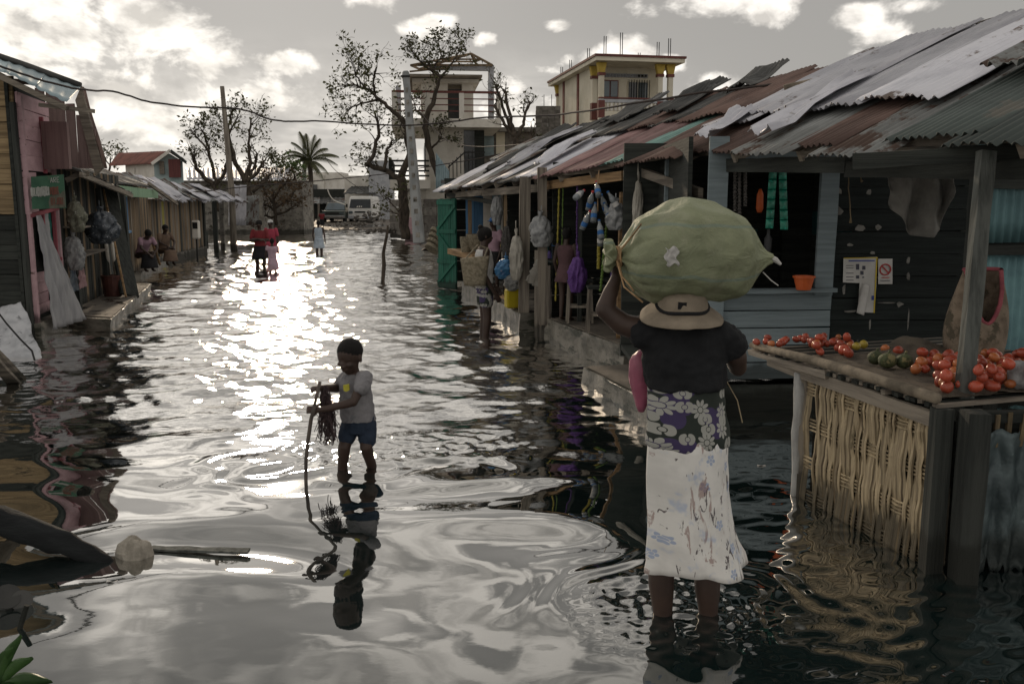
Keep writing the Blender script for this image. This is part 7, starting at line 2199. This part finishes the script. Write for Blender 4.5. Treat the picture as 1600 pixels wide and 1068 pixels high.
bag('plastic_bag', 'silvery bunch of small packets hanging in the dark shop', 777, 326, 15.5, .10, .28, 'plastic_clear', 17)
bag('plastic_bag', 'white crumpled bag lying above the yellow jerrycan', 800, 442, 13.3, .13, .12, 'plastic_clear', 19, neck=False)
bag('grey_bundle', 'grey sachet bundle hanging beside the white sack', 793, 375, 14.5, .09, .30, 'bead_dark', 23, 'bundle')
bag('straw_bundle', 'pale straw whisk hanging under the eave near the bottles', 996, 318, 9.7, .05, .32, 'gauze', 31, 'whisk', folds=.16)
bag('plastic_bag', 'grey plastic bag hanging just past the bottle bunch', 962, 335, 9.9, .11, .17, 'plastic_clear', 37)
# yellow jerrycan
jc = thing('jerrycan', 'bright yellow jerrycan standing on the concrete platform', 'jerrycan', wp(799, 478, 13.4))
c = wp(800, 478, 13.4); c.z = .32
Rj = Matrix.Rotation(.35, 3, 'Z')
MB().loft([[c + Rj @ Vector((x * s, y * s, z)) for (x, y) in ((-.10, -.08), (.10, -.08), (.10, .08), (-.10, .08))] for (s, z) in ((.95, 0), (1, .03), (1, .25), (.9, .29), (.5, .31))]).build('can_body', 'jerrycan_yellow', jc, bevel=.02)
MB().tube([c + Rj @ Vector((-.05, 0, .29)), c + Rj @ Vector((-.05, 0, .35)), c + Rj @ Vector((.05, 0, .35)), c + Rj @ Vector((.05, 0, .30))], .012, 6).build('handle', 'jerrycan_yellow', jc)
MB().tube([c + Rj @ Vector((.06, .04, .29)), c + Rj @ Vector((.06, .04, .34))], .022, 8).build('cap', 'paper_red', jc)
# baskets on the far counter
for (u, v, rr, lab) in ((747, 390, .22, 'round reed basket on the far counter board'), (729, 394, .12, 'small pale basket beside the larger one on the counter')):
    p = wp(u, v, 17.3)
    mb = MB(); mb.loft([oval(p + Z(z), a * rr, a * rr, 18) for (a, z) in ((.8, 0), (1, .16), (1.05, .30), (.97, .30), (.75, .04))])
    tag(mb.build('basket', 'basket_reed', smooth=False), lab, 'basket', 'baskets on the far counter')
# cloth thrown over a board
a, b, c_, d_ = wp(838, 405, 12.5), wp(852, 402, 12.5), wp(820, 438, 12.35), wp(846, 452, 12.4)
drape('hung_cloth', 'cream cloth thrown over the board wall by the market post', [a, b], [c_, d_], 'gauze', 3, .02, 'cloth')
# stools
for (u, v, Y, lab) in ((938, 540, 10.9, 'dark wooden stool nearest the bottle bunch'), (905, 515, 11.8, 'low dark stool behind the girl on the kerb')):
    p = wp(u, v, Y); p.z = .31
    t = thing('stool', lab, 'stool', p, 'stools in the market row')
    MB().box(p + Z(.55), (.34, .28, .03)).build('seat', 'wood_dark', t)
    for (x, y) in ((-.14, -.11), (.14, -.11), (.14, .11), (-.14, .11)):
        MB().bar(p + Vector((x * 1.15, y * 1.15, 0)), p + Vector((x, y, .54)), .03, .03, up=(1, 0, 0)).build('leg', 'wood_grey_v', t)
    for y in (-.115, .115):
        MB().bar(p + Vector((-.15, y, .22)), p + Vector((.15, y, .22)), .02, .03).build('stretcher', 'wood_grey_v', t)
# things on the shelves inside
cols = ['paper_red', 'cap_blue', 'bead_yellow', 'tin_teal', 'plaster_white', 'tarp_teal', 'trim_yellow', 'cloth_purple']
k = 0
for (y, off, z, L) in ((11.5, .8, .87, 1.0), (14.3, .9, .97, 1.6), (17.6, .9, .97, 2.0), (11.6, 1.4, 1.52, 1.2), (14.5, 1.5, 1.47, 1.8), (17.6, 1.5, 1.52, 2.0), (11.6, 1.4, 1.17, 1.2)):
    n = int(L / .22)
    for i in range(n):
        p = row_pt(y - L / 2 + (i + .5) * L / n, off, z)
        w, h = rng.uniform(.07, .13), rng.uniform(.12, .28)
        k += 1
        if i % 2:
            mb = MB(); mb.tube([p, p + Z(h * .6), p + Z(h * .72), p + Z(h)], [w * .42, w * .42, w * .2, w * .18], 10); nm = 'bottle'
        else:
            mb = MB(); mb.box(p + Z(h / 2), (w, w, h), Matrix.Rotation(rng.uniform(-.4, .4), 3, 'Z')); nm = 'carton'
        mb.build(nm, cols[(k * 5 + i) % len(cols)], row, bevel=.006)
# reed bundle and pale baskets leaning beyond the green door
t = thing('basket_stack', 'pale flat baskets leaning against the wall past the green door', 'baskets', wp(676, 392, 21.5))
for k in range(4):
    p = wp(675 + k * 1.5, 382 - k * 9, 21.5 + .05 * k)
    MB().tube([p + Vector((-.02, 0, -.12)), p + Vector((.02, .04, -.06))], .18 - .02 * k, 14).build('basket', 'basket_reed', t)
# floating scraps
for k, (u, v, L, lab) in enumerate(((1190, 727, .06, 'tiny white scrap floating in the dark water by the stall'), (175, 908, .05, 'thin pale scrap floating near the dark log'), (640, 612, .05, 'small pale scrap floating in the middle of the street'))):
    p = gp(u, v, .006)
    mb = MB(); mb.grid(lambda i, j: p + Vector(((i - .5) * L, (j - .5) * L * .4, .006 * math.sin(4 * i + 3 * j))), 4, 3)
    tag(mb.build('floating_scrap', 'paper_white', smooth=True, solid=.002), lab, 'scrap', 'scraps floating on the water')
